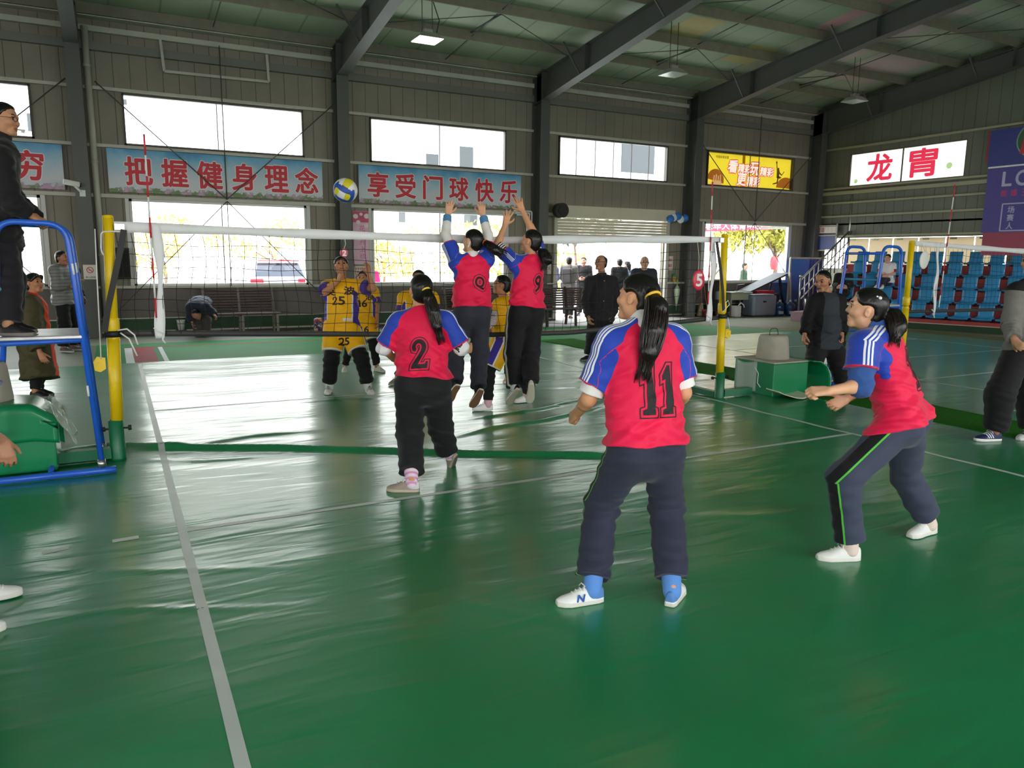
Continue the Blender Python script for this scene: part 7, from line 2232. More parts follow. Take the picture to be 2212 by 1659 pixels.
# joint positions of the posed figures, world metres
POSES = {
'p11': {'H': (2.020, -3.784, 1.484), 'N': (2.009, -3.857, 1.371), 'SL': (1.849, -3.824, 1.284), 'SR': (2.173, -3.891, 1.288), 'EL': (1.773, -3.748, 0.991), 'WL': (1.810, -3.593, 0.886), 'ER': (2.226, -3.924, 1.019), 'WR': (2.320, -3.766, 0.906), 'HL': (1.889, -3.917, 0.728), 'HR': (2.081, -3.961, 0.724), 'KL': (1.877, -3.738, 0.428), 'KR': (2.186, -3.881, 0.413), 'AL': (1.710, -3.922, 0.087), 'AR': (2.057, -4.107, 0.075), 'TL': (1.558, -3.887, -0.027), 'TR': (2.231, -3.971, -0.051), 'face': (-0.386, 0.921, 0.051), 'hdL': (0.109, 0.878, -0.466), 'hnL': (0.918, -0.248, -0.309), 'hdR': (0.260, 0.960, -0.108), 'tail': [(1.998, -3.926, 1.521), (1.991, -3.982, 1.452), (1.949, -4.014, 1.347), (1.924, -4.019, 1.251), (1.917, -3.998, 1.161)], },
'p1': {'H': (3.570, -3.905, 1.408), 'N': (3.647, -3.943, 1.299), 'SL': (3.429, -4.014, 1.224), 'SR': (3.730, -3.839, 1.231), 'EL': (3.368, -4.060, 0.996), 'WL': (3.161, -4.024, 0.974), 'ER': (3.749, -3.834, 0.948), 'WR': (3.550, -3.836, 0.867), 'HL': (3.607, -4.142, 0.747), 'HR': (3.826, -4.051, 0.743), 'KL': (3.268, -4.083, 0.476), 'KR': (3.983, -3.975, 0.374), 'AL': (3.314, -4.130, 0.118), 'AR': (4.118, -4.068, 0.078), 'TL': (3.165, -4.052, -0.005), 'TR': (3.941, -4.067, 0.076), 'face': (-0.613, 0.784, 0.098), 'hdL': (-0.832, 0.552, -0.051), 'hnL': (0.338, 0.418, -0.843), 'hdR': (-0.783, 0.410, -0.468), 'hnR': (-0.435, -0.829, 0.351), 'tail': [(3.650, -3.974, 1.386), (3.650, -4.023, 1.369), (3.628, -4.067, 1.315), (3.591, -4.083, 1.250)], },
'p2': {'H': (1.713, -1.604, 1.434), 'N': (1.694, -1.620, 1.297), 'SL': (1.560, -1.566, 1.209), 'SR': (1.856, -1.720, 1.219), 'EL': (1.463, -1.496, 1.008), 'WL': (1.586, -1.340, 0.903), 'ER': (1.965, -1.759, 1.014), 'WR': (2.065, -1.601, 0.974), 'HL': (1.590, -1.672, 0.736), 'HR': (1.781, -1.737, 0.740), 'KL': (1.638, -1.538, 0.371), 'KR': (1.900, -1.514, 0.376), 'AL': (1.527, -1.872, 0.113), 'AR': (2.004, -1.412, 0.118), 'TL': (1.416, -1.804, -0.013), 'TR': (2.042, -1.341, -0.004), 'face': (0.173, 0.965, 0.197), 'hdR': (0.858, 0.502, 0.105), 'hdL': (0.642, 0.759, 0.108), 'tail': [(1.708, -1.700, 1.455), (1.721, -1.755, 1.381), (1.733, -1.803, 1.285), (1.751, -1.820, 1.187), (1.775, -1.811, 1.119)], },
'pq': {'H': (2.711, -0.337, 1.817), 'N': (2.698, -0.355, 1.689), 'SL': (2.553, -0.312, 1.629), 'SR': (2.844, -0.369, 1.657), 'EL': (2.514, -0.163, 1.883), 'WL': (2.570, -0.078, 2.067), 'ER': (2.885, -0.302, 1.880), 'WR': (2.873, -0.215, 2.063), 'HL': (2.596, -0.406, 1.137), 'HR': (2.735, -0.443, 1.145), 'KL': (2.535, -0.329, 0.772), 'KR': (2.751, -0.412, 0.815), 'AL': (2.441, -0.555, 0.526), 'AR': (2.609, -0.696, 0.493), 'TL': (2.400, -0.476, 0.351), 'TR': (2.558, -0.616, 0.293), 'face': (-0.382, 0.911, 0.152), 'hdL': (0.218, -0.004, 0.976), 'hnL': (0.372, 0.923, 0.099), 'hdR': (-0.085, 0.156, 0.984), 'hnR': (0.462, 0.881, 0.100), 'tail': [(2.797, -0.405, 1.817), (2.815, -0.467, 1.784), (2.852, -0.528, 1.742), (2.892, -0.542, 1.721)], },
'p9': {'H': (3.364, -0.277, 1.830), 'N': (3.351, -0.296, 1.691), 'SL': (3.174, -0.284, 1.632), 'SR': (3.489, -0.236, 1.670), 'EL': (3.042, -0.184, 1.790), 'WL': (3.160, -0.117, 1.988), 'ER': (3.450, -0.167, 1.923), 'WR': (3.371, -0.086, 2.130), 'HL': (3.191, -0.322, 1.116), 'HR': (3.355, -0.361, 1.123), 'KL': (3.170, -0.293, 0.731), 'KR': (3.344, -0.336, 0.746), 'AL': (3.099, -0.473, 0.431), 'AR': (3.189, -0.625, 0.485), 'TL': (3.062, -0.393, 0.265), 'TR': (3.195, -0.591, 0.316), 'face': (-0.517, 0.832, 0.199), 'hdL': (0.237, -0.070, 0.969), 'hnL': (0.280, 0.955, 0.098), 'hdR': (-0.363, 0.191, 0.912), 'hnR': (0.372, 0.923, 0.099), 'tail': [(3.431, -0.327, 1.750), (3.457, -0.382, 1.715), (3.471, -0.413, 1.653), (3.452, -0.412, 1.609)], },
'y25': {'H': (2.217, 2.439, 1.546), 'N': (2.226, 2.470, 1.371), 'SL': (2.378, 2.355, 1.311), 'SR': (2.054, 2.523, 1.296), 'EL': (2.520, 2.137, 1.280), 'WL': (2.469, 2.127, 1.447), 'ER': (2.004, 2.400, 1.235), 'WR': (2.126, 2.225, 1.374), 'HL': (2.258, 2.324, 0.816), 'HR': (2.101, 2.405, 0.808), 'KL': (2.334, 2.078, 0.457), 'KR': (2.014, 2.242, 0.436), 'AL': (2.416, 2.087, 0.130), 'AR': (1.994, 2.310, 0.136), 'TL': (2.409, 1.865, 0.029), 'TR': (1.910, 2.102, 0.015), 'face': (-0.197, -0.915, 0.351), 'hdL': (-0.042, 0.134, 0.990), 'hnL': (-0.836, -0.549, 0.000), 'hdR': (0.255, -0.133, 0.958), 'hnR': (0.994, 0.105, 0.000), },
'y16': {'H': (2.953, 4.007, 1.344), 'N': (2.962, 4.024, 1.216), 'SL': (3.079, 3.930, 1.166), 'SR': (2.839, 4.055, 1.163), 'EL': (3.105, 3.874, 0.946), 'WL': (3.078, 3.758, 0.746), 'ER': (2.789, 4.042, 0.956), 'WR': (2.749, 3.968, 0.760), 'HL': (2.988, 3.893, 0.725), 'HR': (2.863, 3.959, 0.723), 'KL': (3.007, 3.730, 0.402), 'KR': (2.703, 3.886, 0.378), 'AL': (3.052, 3.739, 0.093), 'AR': (2.638, 3.952, 0.068), 'TL': (3.111, 3.579, 0.016), 'TR': (2.579, 3.766, 0.009), 'face': (-0.544, -0.826, 0.148), },
'y8': {'H': (3.311, 2.680, 1.383), 'N': (3.302, 2.675, 1.213), 'SL': (3.458, 2.557, 1.143), 'SR': (3.121, 2.733, 1.139), 'EL': (3.475, 2.504, 0.914), 'WL': (3.346, 2.430, 0.771), 'ER': (3.083, 2.707, 0.897), 'WR': (3.103, 2.554, 0.750), 'HL': (3.332, 2.531, 0.658), 'HR': (3.185, 2.607, 0.656), 'KL': (3.305, 2.417, 0.346), 'KR': (3.067, 2.541, 0.343), 'AL': (3.334, 2.414, 0.054), 'AR': (2.970, 2.605, 0.050), 'TL': (3.330, 2.242, -0.018), 'TR': (2.855, 2.516, -0.015), 'face': (-0.540, -0.819, 0.195), },
'y9': {'H': (3.581, 0.781, 1.367), 'N': (3.602, 0.741, 1.214), 'SL': (3.489, 0.654, 1.169), 'SR': (3.677, 0.864, 1.164), 'EL': (3.413, 0.635, 0.979), 'WL': (3.298, 0.549, 0.928), 'ER': (3.687, 0.832, 0.965), 'WR': (3.602, 0.908, 0.887), 'HL': (3.511, 0.609, 0.751), 'HR': (3.644, 0.720, 0.739), 'KL': (3.359, 0.611, 0.464), 'KR': (3.775, 0.656, 0.406), 'AL': (3.298, 0.528, 0.102), 'AR': (3.925, 0.755, 0.078), 'TL': (3.121, 0.582, 0.013), 'TR': (3.809, 0.766, -0.003), 'face': (-0.852, 0.502, 0.148), 'hdL': (-0.635, 0.605, -0.482), },
'y10': {'H': (4.630, 2.312, 1.477), 'N': (4.628, 2.304, 1.308), 'SL': (4.489, 2.362, 1.226), 'SR': (4.757, 2.222, 1.229), 'EL': (4.464, 2.365, 0.993), 'WL': (4.445, 2.176, 0.850), 'ER': (4.778, 2.201, 0.997), 'WR': (4.639, 2.074, 0.852), 'HL': (4.520, 2.220, 0.687), 'HR': (4.632, 2.161, 0.688), 'KL': (4.417, 2.151, 0.402), 'KR': (4.604, 2.050, 0.386), 'AL': (4.395, 2.171, 0.084), 'AR': (4.634, 2.043, 0.074), 'TL': (4.307, 2.066, 0.010), 'TR': (4.573, 1.892, 0.012), 'face': (-0.462, -0.881, 0.100), },
'ump': {'H': (-0.899, 0.000, 2.631), 'N': (-0.945, -0.004, 2.484), 'SL': (-0.998, 0.188, 2.383), 'SR': (-0.929, -0.225, 2.331), 'EL': (-0.891, 0.072, 2.070), 'WL': (-0.747, -0.099, 1.931), 'ER': (-0.877, -0.288, 2.023), 'WR': (-0.770, -0.246, 1.938), 'HL': (-0.990, -0.017, 1.809), 'HR': (-0.985, -0.229, 1.795), 'KL': (-0.956, -0.079, 1.461), 'KR': (-0.950, -0.312, 1.456), 'AL': (-0.973, -0.133, 1.132), 'AR': (-0.961, -0.369, 1.129), 'TL': (-0.784, -0.232, 1.131), 'TR': (-0.775, -0.471, 1.105), 'face': (0.923, -0.372, -0.099), 'hdR': (0.852, -0.333, -0.404), 'hnR': (-0.081, 0.260, -0.962), 'hdL': (0.701, -0.592, -0.398), 'hnL': (-0.260, -0.081, -0.962), },
'boy': {'H': (-1.093, 3.668, 1.316), 'N': (-1.143, 3.662, 1.150), 'SL': (-1.125, 3.820, 1.064), 'SR': (-1.153, 3.469, 1.070), 'EL': (-1.128, 3.787, 0.763), 'WL': (-1.033, 3.648, 0.534), 'ER': (-1.131, 3.357, 0.785), 'WR': (-1.069, 3.233, 0.546), 'HL': (-1.120, 3.639, 0.611), 'HR': (-1.124, 3.461, 0.625), 'KL': (-1.114, 3.571, 0.271), 'KR': (-1.128, 3.399, 0.291), 'AL': (-1.147, 3.526, -0.058), 'AR': (-1.161, 3.352, -0.048), 'TL': (-1.012, 3.453, -0.067), 'TR': (-1.030, 3.277, -0.079), 'face': (0.765, -0.632, 0.123), 'hdR': (0.371, -0.385, -0.845), },
'line': {'H': (7.981, 0.124, 1.412), 'N': (8.064, 0.120, 1.260), 'SL': (8.215, 0.045, 1.165), 'SR': (7.889, 0.168, 1.151), 'EL': (8.238, -0.044, 0.883), 'WL': (8.098, -0.136, 0.732), 'ER': (7.812, 0.183, 0.896), 'WR': (7.686, 0.102, 0.725), 'HL': (8.086, -0.012, 0.628), 'HR': (7.933, 0.066, 0.620), 'KL': (8.057, -0.164, 0.353), 'KR': (7.762, -0.010, 0.344), 'AL': (8.169, -0.150, 0.017), 'AR': (7.848, 0.122, 0.072), 'TL': (7.974, -0.241, -0.040), 'TR': (7.687, 0.083, 0.027), 'face': (-0.950, -0.185, -0.252), 'hdL': (-0.091, -0.174, -0.981), 'hdR': (-0.260, -0.081, -0.962), },
'man': {'H': (6.857, 3.629, 1.606), 'N': (6.873, 3.615, 1.395), 'SL': (7.030, 3.517, 1.314), 'SR': (6.656, 3.654, 1.304), 'EL': (7.087, 3.461, 0.997), 'WL': (6.941, 3.385, 0.738), 'ER': (6.596, 3.670, 0.978), 'WR': (6.564, 3.499, 0.717), 'HL': (6.879, 3.481, 0.771), 'HR': (6.725, 3.538, 0.763), 'KL': (6.833, 3.397, 0.444), 'KR': (6.645, 3.470, 0.429), 'AL': (6.882, 3.395, 0.089), 'AR': (6.606, 3.501, 0.060), 'TL': (6.694, 3.280, 0.044), 'TR': (6.407, 3.472, 0.020), 'face': (-0.980, -0.190, 0.052), },
'grey': {'H': (7.463, -2.703, 1.690), 'N': (7.483, -2.744, 1.530), 'SL': (7.220, -2.718, 1.419), 'SR': (7.719, -2.744, 1.459), 'EL': (7.165, -2.727, 1.100), 'WL': (7.019, -2.855, 0.988), 'ER': (7.681, -2.815, 1.100), 'WR': (7.293, -2.810, 0.959), 'HL': (7.238, -2.795, 0.885), 'HR': (7.526, -2.797, 0.890), 'KL': (7.024, -2.796, 0.468), 'KR': (7.458, -2.824, 0.440), 'AL': (7.035, -2.781, 0.099), 'AR': (7.449, -2.881, -0.004), 'TL': (6.779, -2.678, 0.048), 'TR': (7.121, -2.876, -0.042), 'face': (-0.994, 0.112, 0.000), 'hdL': (0.040, -0.696, -0.717), },
'bent': {'H': (1.151, 9.454, 0.473), 'N': (1.197, 9.494, 0.626), 'SL': (1.330, 9.445, 0.617), 'SR': (1.067, 9.583, 0.614), 'EL': (1.444, 9.423, 0.514), 'WL': (1.481, 9.312, 0.456), 'ER': (1.054, 9.553, 0.422), 'WR': (1.073, 9.460, 0.290), 'HL': (1.359, 9.876, 0.675), 'HR': (1.208, 9.955, 0.673), 'KL': (1.362, 9.722, 0.354), 'KR': (1.194, 9.809, 0.352), 'AL': (1.352, 9.748, 0.105), 'AR': (1.200, 9.828, 0.103), 'TL': (1.330, 9.567, 0.056), 'TR': (1.164, 9.654, 0.054), 'face': (-0.153, -0.293, -0.944), },
}
POSES = {n: {k: (np.array(v, float) if k != 'tail' else [np.array(q) for q in v]) for k, v in J.items()} for n, J in POSES.items()}

# ================================================================== the people
RED, BLUE, WHITE_, BLK = (230, 16, 72), (36, 66, 176), (232, 234, 238), (24, 24, 27)
def tee_mat(name, W=0.024, per=0.016, duty=0.55, side=True):
    z = ([('gt', 'side', BLUE)] if side else []) + [('gt', 'sleeve', BLUE), ('stripe', 'stripe', W, per, duty, 'sleeve', WHITE_), ('gt', 'cuff', (206, 30, 84))]
    return zmat(name, RED, z, rough=0.62, bump=0.35, bscale=16, var=0.05, sheen=0.15, stretch=(1.3, 1.3, 0.7))
def pl(name, rgb, rough=0.8, bump=0.35, bscale=18, zones=(), sheen=0.1, **k):
    return zmat(name, rgb, zones, rough=rough, bump=bump, bscale=bscale, sheen=sheen, **k)
def shoe_mat(name, base, zones, rough=0.5):
    return zmat(name, base, zones, rough=rough, bump=0.1, bscale=60, var=0.04)
navy_line = pl('navy_track_trousers', (44, 47, 66), zones=[('gt', 'side', (16, 17, 20)), ('gt', 'line', (92, 190, 62))])
navy_plain = pl('charcoal_navy_trousers', (48, 49, 60))
black_tr = pl('black_trousers', (26, 26, 29), zones=[])
black_wline = pl('black_white_stripe_trousers', (20, 20, 22), zones=[('gt', 'side', (214, 206, 196))])
legging = pl('black_leggings', (18, 18, 20))
white_shoe = shoe_mat('white_sneaker', (232, 232, 228), [('gt', 'sole', (222, 219, 210)), ('gt', 'bottom', (170, 166, 160))])
white_blue_shoe = shoe_mat('white_blue_sneaker', (234, 234, 232), [('gt', 'heel', (88, 132, 196)), ('gt', 'sole', (214, 210, 200)), ('gt', 'bottom', (150, 146, 140))])
canvas = shoe_mat('black_canvas_high_top', (24, 24, 26), [('gt', 'toe', (214, 208, 194)), ('gt', 'sole', (222, 214, 196)), ('gt', 'bottom', (138, 98, 78))])
checker = shoe_mat('checkered_sneaker', (226, 224, 218), [('gt', 'chk', (28, 26, 26)), ('gt', 'heel', (26, 25, 26)), ('gt', 'sole', (214, 206, 190)), ('gt', 'bottom', (176, 166, 148))])
pale_shoe = shoe_mat('pale_soled_sneaker', (206, 202, 192), [('gt', 'sole', (214, 208, 194)), ('gt', 'bottom', (190, 182, 164))])
tan_shoe = shoe_mat('greige_sneaker', (156, 144, 130), [('gt', 'heel', (206, 204, 204)), ('gt', 'sole', (186, 172, 154)), ('gt', 'bottom', (120, 110, 100))])
bw_shoe = shoe_mat('black_white_high_top', (226, 226, 224), [('gt', 'heel', (20, 20, 22)), ('gt', 'tongue', (22, 22, 24)), ('gt', 'stripe', (24, 24, 26)), ('gt', 'sole', (216, 212, 204)), ('gt', 'bottom', (90, 80, 76))])
dark_shoe = shoe_mat('dark_shoe', (34, 32, 34), [('gt', 'sole', (120, 112, 108))])
run_shoe = shoe_mat('navy_running_shoe', (34, 40, 78), [('gt', 'stripe', (226, 226, 230)), ('gt', 'sole', (228, 226, 222))])
neon_shoe = shoe_mat('neon_sneaker', (196, 226, 40), [('gt', 'toe', (220, 150, 130)), ('gt', 'sole', (226, 214, 206))])
YEL, PUR = (250, 184, 12), (64, 48, 146)
jersey = zmat('yellow_jersey', YEL, [('gt', 'side', PUR), ('gt', 'white', (228, 224, 226)), ('gt', 'cuff', (80, 56, 140))], rough=0.6, bump=0.35, bscale=14, sheen=0.1)
yshorts = zmat('yellow_shorts', YEL, [('gt', 'side', PUR), ('gt', 'edge', (230, 226, 226)), ('gt', 'hem', (232, 226, 214))], rough=0.6, bump=0.3, bscale=14)
SKIN, SKIN_T, SKIN_P = (212, 154, 116), (192, 132, 98), (220, 168, 134)
digit_m = mat('jersey_digit_black', (22, 18, 20), 0.7)
digit_red = mat('jersey_digit_gap', RED, 0.65)

def armtube(root, J, s, S_, spans, r, m, name, h, seed=1, wr=1.0):
    """cloth tube along the arm; spans = list of (t0, t1) where 0..1 is the upper arm and 1..2 the forearm"""
    at = lambda t_: J['S' + S_] + (J['E' + S_] - J['S' + S_]) * t_ if t_ <= 1 else J['E' + S_] + (J['W' + S_] - J['E' + S_]) * (t_ - 1)
    L = []
    for t0, t1 in spans:
        if t0 < 1 < t1:
            L += [(clipcap(at(t0), at(1.0), r * s, r * s * 0.94, start=True), 0.02), (clipcap(at(1.0), at(t1), r * s * 0.94, r * s * 0.86, end=True), 0.02)]
        else:
            L += [(clipcap(at(t0), at(t1), r * s, r * s * 0.95, start=True, end=True), 0.02)]
    lo, hi = bounds(L); F = Field(lo, hi, h)
    for p, k in L: F.add(p, k)
    w = Wob(seed, 0.07)
    F.disp(lambda Q: wr * 0.0022 * w(Q))
    V, Fc = F.mesh()
    _, t_ = sd_axis(V, at(0), at(1)); _, t2 = sd_axis(V, at(1), at(2))
    al = np.where(t_ < 1, t_ * np.linalg.norm(at(1) - at(0)), np.linalg.norm(at(1) - at(0)) + t2 * np.linalg.norm(at(2) - at(1)))
    return to_mesh(name, V, Fc, m, root, dict(al=al)), (V, Fc)

def collar(root, J, s, m, hgt, rad, h, name='collar', fl=0.008, tilt=0.02):
    P, rt, up, fr = torso_frame(J); r, u, f = head_frame(J, s)
    b = J['H'] - u * 0.085 * s - f * 0.012 * s
    ax_ = nrm(b - (J['N'] - up * 0.02 * s))
    a0 = J['N'] - ax_ * 0.02 * s - fr * 0.002; a1 = a0 + ax_ * hgt * s
    p = clipcap(a0 - ax_ * 0.02, a1, (rad + fl) * s, rad * s, end=True, ax=fr, sq=1.08)
    lo, hi = bounds([(p, 0)]); F = Field(lo, hi, h); F.add(p, 0)
    F.add(cap(a0 - ax_ * 0.06, a1 + ax_ * 0.08, (rad - 0.014 + fl) * s, (rad - 0.014) * s, fr, 1.08), 0.004, 's')
    V, Fc = F.mesh()
    return to_mesh(name, V, Fc, m, root)

def person(label, J, s, h, skin=SKIN, sp=None, top=None, under=None, pants=None, over=None, shoes=None, hair=None, coll=None, group=None, seed=1, flat=(True, True), floor=0.009):
    sp = dict(sp or {}); sp['skin'] = skin
    for S_, fl in zip('LR', flat):
        if fl:
            J['A' + S_] = J['A' + S_].copy(); J['A' + S_][2] = floor + 0.082 * s
            J['T' + S_] = J['T' + S_].copy(); J['T' + S_][2] = floor
    c = (J['AL'] + J['AR']) / 2
    r = thing('person', label, 'person', (float(c[0]), float(c[1]), 0 if floor < 0.5 else floor), group)
    out = {'root': r}
    build_body(r, J, s, sp, h)
    if under: out['under'] = build_top(r, J, s, sp, under, h, seed + 50)
    if pants: out['pants'] = build_pants(r, J, s, sp, pants, h, seed + 10)
    if over: out['over'] = build_pants(r, J, s, sp, over, h, seed + 11)
    if top: out['top'] = build_top(r, J, s, sp, top, h, seed)
    if coll: collar(r, J, s, h=min(h, 0.006), **coll)
    if shoes:
        for S_, fl, sd in zip('LR', flat, (-1, 1)):
            sh = shoes[S_] if S_ in shoes else shoes
            out['shoe' + S_] = build_shoe(r, J['A' + S_], J['K' + S_], J['T' + S_], s, dict(sh, floor=floor), min(h, 0.006), fl, sd)
    if hair: build_hair(r, J, s, sp, hair, min(h, 0.006), seed + 20)
    return out

def digits(out, J, s, chars, w, hgt, down, gap=0.03, shear=0.0, front=False, m=None, xoff=0.0, outline=True):
    P, rt, up, fr = torso_frame(J)
    xd = -rt if front else rt
    cloth, VF = out['top']
    n = len(chars)
    for i, ch in enumerate(chars):
        cx = (i - (n - 1) / 2) * (w + gap) + xoff
        ctr = J['N'] - up * down * s + xd * cx
        g = glyph(ch)
        if g is None:
            pp, sz = text_polys(ch)
            core = thick(pp, 0.05, 0.035)
            if outline:
                on_cloth(out['root'], cloth, VF, thick(pp, 0.05 + 0.022 / w, 0.035 + 0.022 / hgt), ctr, xd, up, w, hgt, m or digit_m, 'digit_outline', 0.0012, shear)
                on_cloth(out['root'], cloth, VF, thick(pp, 0.05 + 0.015 / w, 0.035 + 0.015 / hgt), ctr, xd, up, w, hgt, digit_red, 'digit_gap', 0.0020, shear)
            on_cloth(out['root'], cloth, VF, core, ctr, xd, up, w, hgt, m or digit_m, 'digit', 0.0028, shear)
        else:
            on_cloth(out['root'], cloth, VF, [g], ctr, xd, up, w, hgt, m or digit_m, 'digit', 0.0022, shear)
            if outline:
                on_cloth(out['root'], cloth, VF, ring_of(g, 0.011, w, hgt, 0.006), ctr, xd, up, w, hgt, m or digit_m, 'digit_outline', 0.0022, shear)

# ------------------------------------------------ front row
J = POSES['p11']
o11 = person('player in red and blue shirt number 11, nearest the camera, long ponytail, back turned', J, 0.97, 0.005, SKIN,
    dict(curl=dict(L=1.0, R=0.5), face=True),
    top=dict(mat=tee_mat('team_tee_three_stripes', 0.026, 0.0175, 0.6), sidez=0.34, cover=0.022, loose=0.026, stripe_back=0.55, hem=-0.06, sl=0.74, slw=0.066, flare=0.022),
    under=dict(mat=pl('white_undershirt', (236, 236, 234)), loose=0.006, hem=-0.05, sl=0.90, slw=0.062, neck=True, name='undershirt', wrinkle=0.5),
    pants=dict(mat=navy_line, loose=0.024, kw=0.066, aw=0.070, end=1.88, sidew=0.018, sideoff=0.03, linew=0.0035, lineoff=0.010, hemw=0.05),
    shoes=dict(mat=white_blue_shoe, sock=(pl('blue_sock', (92, 142, 214)), 0.18)), 
    hair=dict(tail=J['tail'], tail_r=[0.026, 0.050, 0.060, 0.054, 0.046, 0.014], tie=(J['tail'][0] * 0.75 + J['tail'][1] * 0.25, J['tail'][1], 0.034, (238, 190, 60)), thick=0.017),
    coll=dict(m=mat('white_collar', (228, 228, 228), 0.8), hgt=0.058, rad=0.064), seed=11)
digits(o11, J, 0.97, '11', 0.082, 0.235, 0.335, gap=0.020, xoff=0.02, shear=0.03)
sh, (org, f_, w_, u_, L_) = o11['shoeL']
letters('N', sh, mat('shoe_letter_blue', (50, 92, 170), 0.5), org + f_ * 0.125 + w_ * 0.0435 + u_ * 0.046, -f_, u_, width=0.034, height=0.036, weight=0.06, shear=0.15)
J = POSES['p1']
o1 = person('crouching player in red shirt number 1 at right, in profile, forearms held out', J, 0.98, 0.005, SKIN_P,
    dict(curl=dict(L=0.75, R=0.55), face=True, head=1.04),
    top=dict(mat=tee_mat('team_tee_wide_stripes', 0.030, 0.021, 0.55), sidez=0.30, cover=0.026, loose=0.026, hem=-0.005, sl=0.62, slw=0.078, flare=0.010, stripe_out=V3(-0.5, -0.8, 0.3)),
    pants=dict(mat=pl('slate_track_trousers', (58, 64, 84), zones=[('gt', 'side', (14, 15, 17)), ('gt', 'line', (88, 196, 64))]), loose=0.026, kw=0.066, aw=0.066, end=1.90, sidew=0.026, sideoff=0.045, linew=0.005, lineoff=0.012, hemw=0.04),
    shoes=dict(mat=white_shoe, sock=(pl('pale_sock', (230, 208, 196)), 0.13)),
    hair=dict(tail=J['tail'], tail_r=[0.022, 0.046, 0.058, 0.050, 0.030], tie=(J['tail'][0], J['tail'][1], 0.026, (232, 226, 170)), thick=0.009),
    coll=dict(m=pl('denim_collar', (48, 82, 150)), hgt=0.105, rad=0.074, fl=0.018), seed=21)
for S_ in 'LR':
    armtube(o1['root'], J, 0.98, S_, [(0.52, 1.04)], 0.072 if S_ == 'L' else 0.06, pl('denim_sleeve', (50, 86, 152)), 'rolled_sleeve', 0.005, 5, 2.4)
digits(o1, J, 0.98, '1', 0.075, 0.23, 0.27, shear=0.02, xoff=-0.02)
r_, u_, f_ = head_frame(J, 0.98)
m_ = MB()
cp = J['H'] + (-r_ * 0.052 - f_ * 0.050 + u_ * 0.072) * 1.0
nrm_c = nrm(cp - J['H'] - u_ * 0.02)
m_.sphere(tuple(cp + nrm_c * 0.010), (0.012, 0.012, 0.012), 10, 8); m_.sphere(tuple(cp + nrm_c * 0.009 - u_ * 0.022), (0.014, 0.012, 0.016), 10, 8); m_.sphere(tuple(cp + nrm_c * 0.010 + f_ * 0.016 + u_ * 0.004), (0.010, 0.009, 0.010), 10, 8)
m_.build('hair_clip', mat('clip_silver', (226, 228, 234), 0.15, 0.3), o1['root'])
# ------------------------------------------------ middle row
J = POSES['p2']
o2 = person('player in red shirt number 2 stepping forward, back turned, low ponytail', J, 0.96, 0.0055, SKIN,
    dict(curl=dict(L=0.5, R=0.5), face=True),
    top=dict(mat=tee_mat('team_tee_single_stripe', 0.007, 0, 1, side=False), cover=0.030, loose=0.024, hem=-0.07, sl=0.86, slw=0.074, flare=0.010, tilt=-0.12, stripe_back=0.5),
    pants=dict(mat=black_tr, loose=0.030, kw=0.070, aw=0.074, end=1.82, hemw=0.02),
    shoes=dict(mat=tan_shoe, sock=(zmat('pink_striped_sock', (232, 214, 228), [('gt', 'band', (222, 150, 196))], rough=0.9), 0.11)),
    hair=dict(tail=J['tail'], tail_r=[0.024, 0.042, 0.044, 0.036, 0.012], tie=(J['tail'][0] * 0.8 + J['tail'][1] * 0.2, J['tail'][1], 0.026, (240, 200, 60)), thick=0.013), seed=31, flat=(True, False))
for S_ in 'LR':
    tb, vf = armtube(o2['root'], J, 0.96, S_, [(0.74, 1.04)], 0.060, pl('white_rolled_sleeve', (234, 232, 236)), 'rolled_sleeve', 0.0055, 6, 1.6)
    if S_ == 'R':
        pp, sz = text_polys("JNDI'")
        vd = nrm(np.array(CAM_P) - J['ER']); rr = nrm(np.cross(V3(0, 0, 1), vd)); uu = np.cross(vd, rr)
        xa = nrm(-uu * 0.82 - rr * 0.55) * -1; ya = np.cross(vd, xa)
        on_cloth(o2['root'], tb, vf, thick(pp, 0.03, 0.06), J['SR'] + (J['ER'] - J['SR']) * 0.9, xa, ya, 0.09, 0.05, mat('green_print', (20, 50, 34), 0.7), 'print', 0.0015)
digits(o2, J, 0.96, '2', 0.13, 0.21, 0.34, shear=0.06)
# ------------------------------------------------ jumpers at the net
J = POSES['pq']
oq = person('jumping player with both arms up in white arm sleeves and blue wrist bands', J, 0.94, 0.0055, SKIN_P,
    dict(curl=dict(L=0.18, R=0.35), spread=0.25, tside=dict(L=1, R=-1), face=True),
    top=dict(mat=tee_mat('team_tee_short_stripes', 0.016, 0.013, 0.5), cover=0.024, loose=0.018, hem=-0.07, sl=0.66, slw=0.068, flare=0.006),
    pants=dict(mat=navy_plain, loose=0.024, kw=0.066, aw=0.062, end=1.95),
    shoes=dict(mat=canvas, top=0.125, len=0.25, sock=(pl('black_sock', (24, 24, 26)), 0.12)),
    hair=dict(tail=J['tail'], tail_r=[0.022, 0.036, 0.044, 0.040], tie=(J['tail'][0] * 0.8 + J['tail'][1] * 0.2, J['tail'][1], 0.024, (226, 110, 30)), thick=0.012),
    coll=dict(m=mat('white_collar', (228, 228, 228), 0.8), hgt=0.05, rad=0.06), seed=41, flat=(False, False))
for S_ in 'LR':
    armtube(oq['root'], J, 0.94, S_, [(0.4, 1.60)], 0.053, pl('white_arm_sleeve', (226, 222, 218)), 'arm_sleeve', 0.0055, 3, 0.6)
    armtube(oq['root'], J, 0.94, S_, [(1.56, 1.94)], 0.045, pl('blue_wrist_band', (86, 136, 186)), 'wrist_band', 0.0055, 3, 0.4)
digits(oq, J, 0.94, 'Q', 0.085, 0.115, 0.28, shear=0.0, xoff=0.05)
r_, u_, f_ = head_frame(J, 0.94)
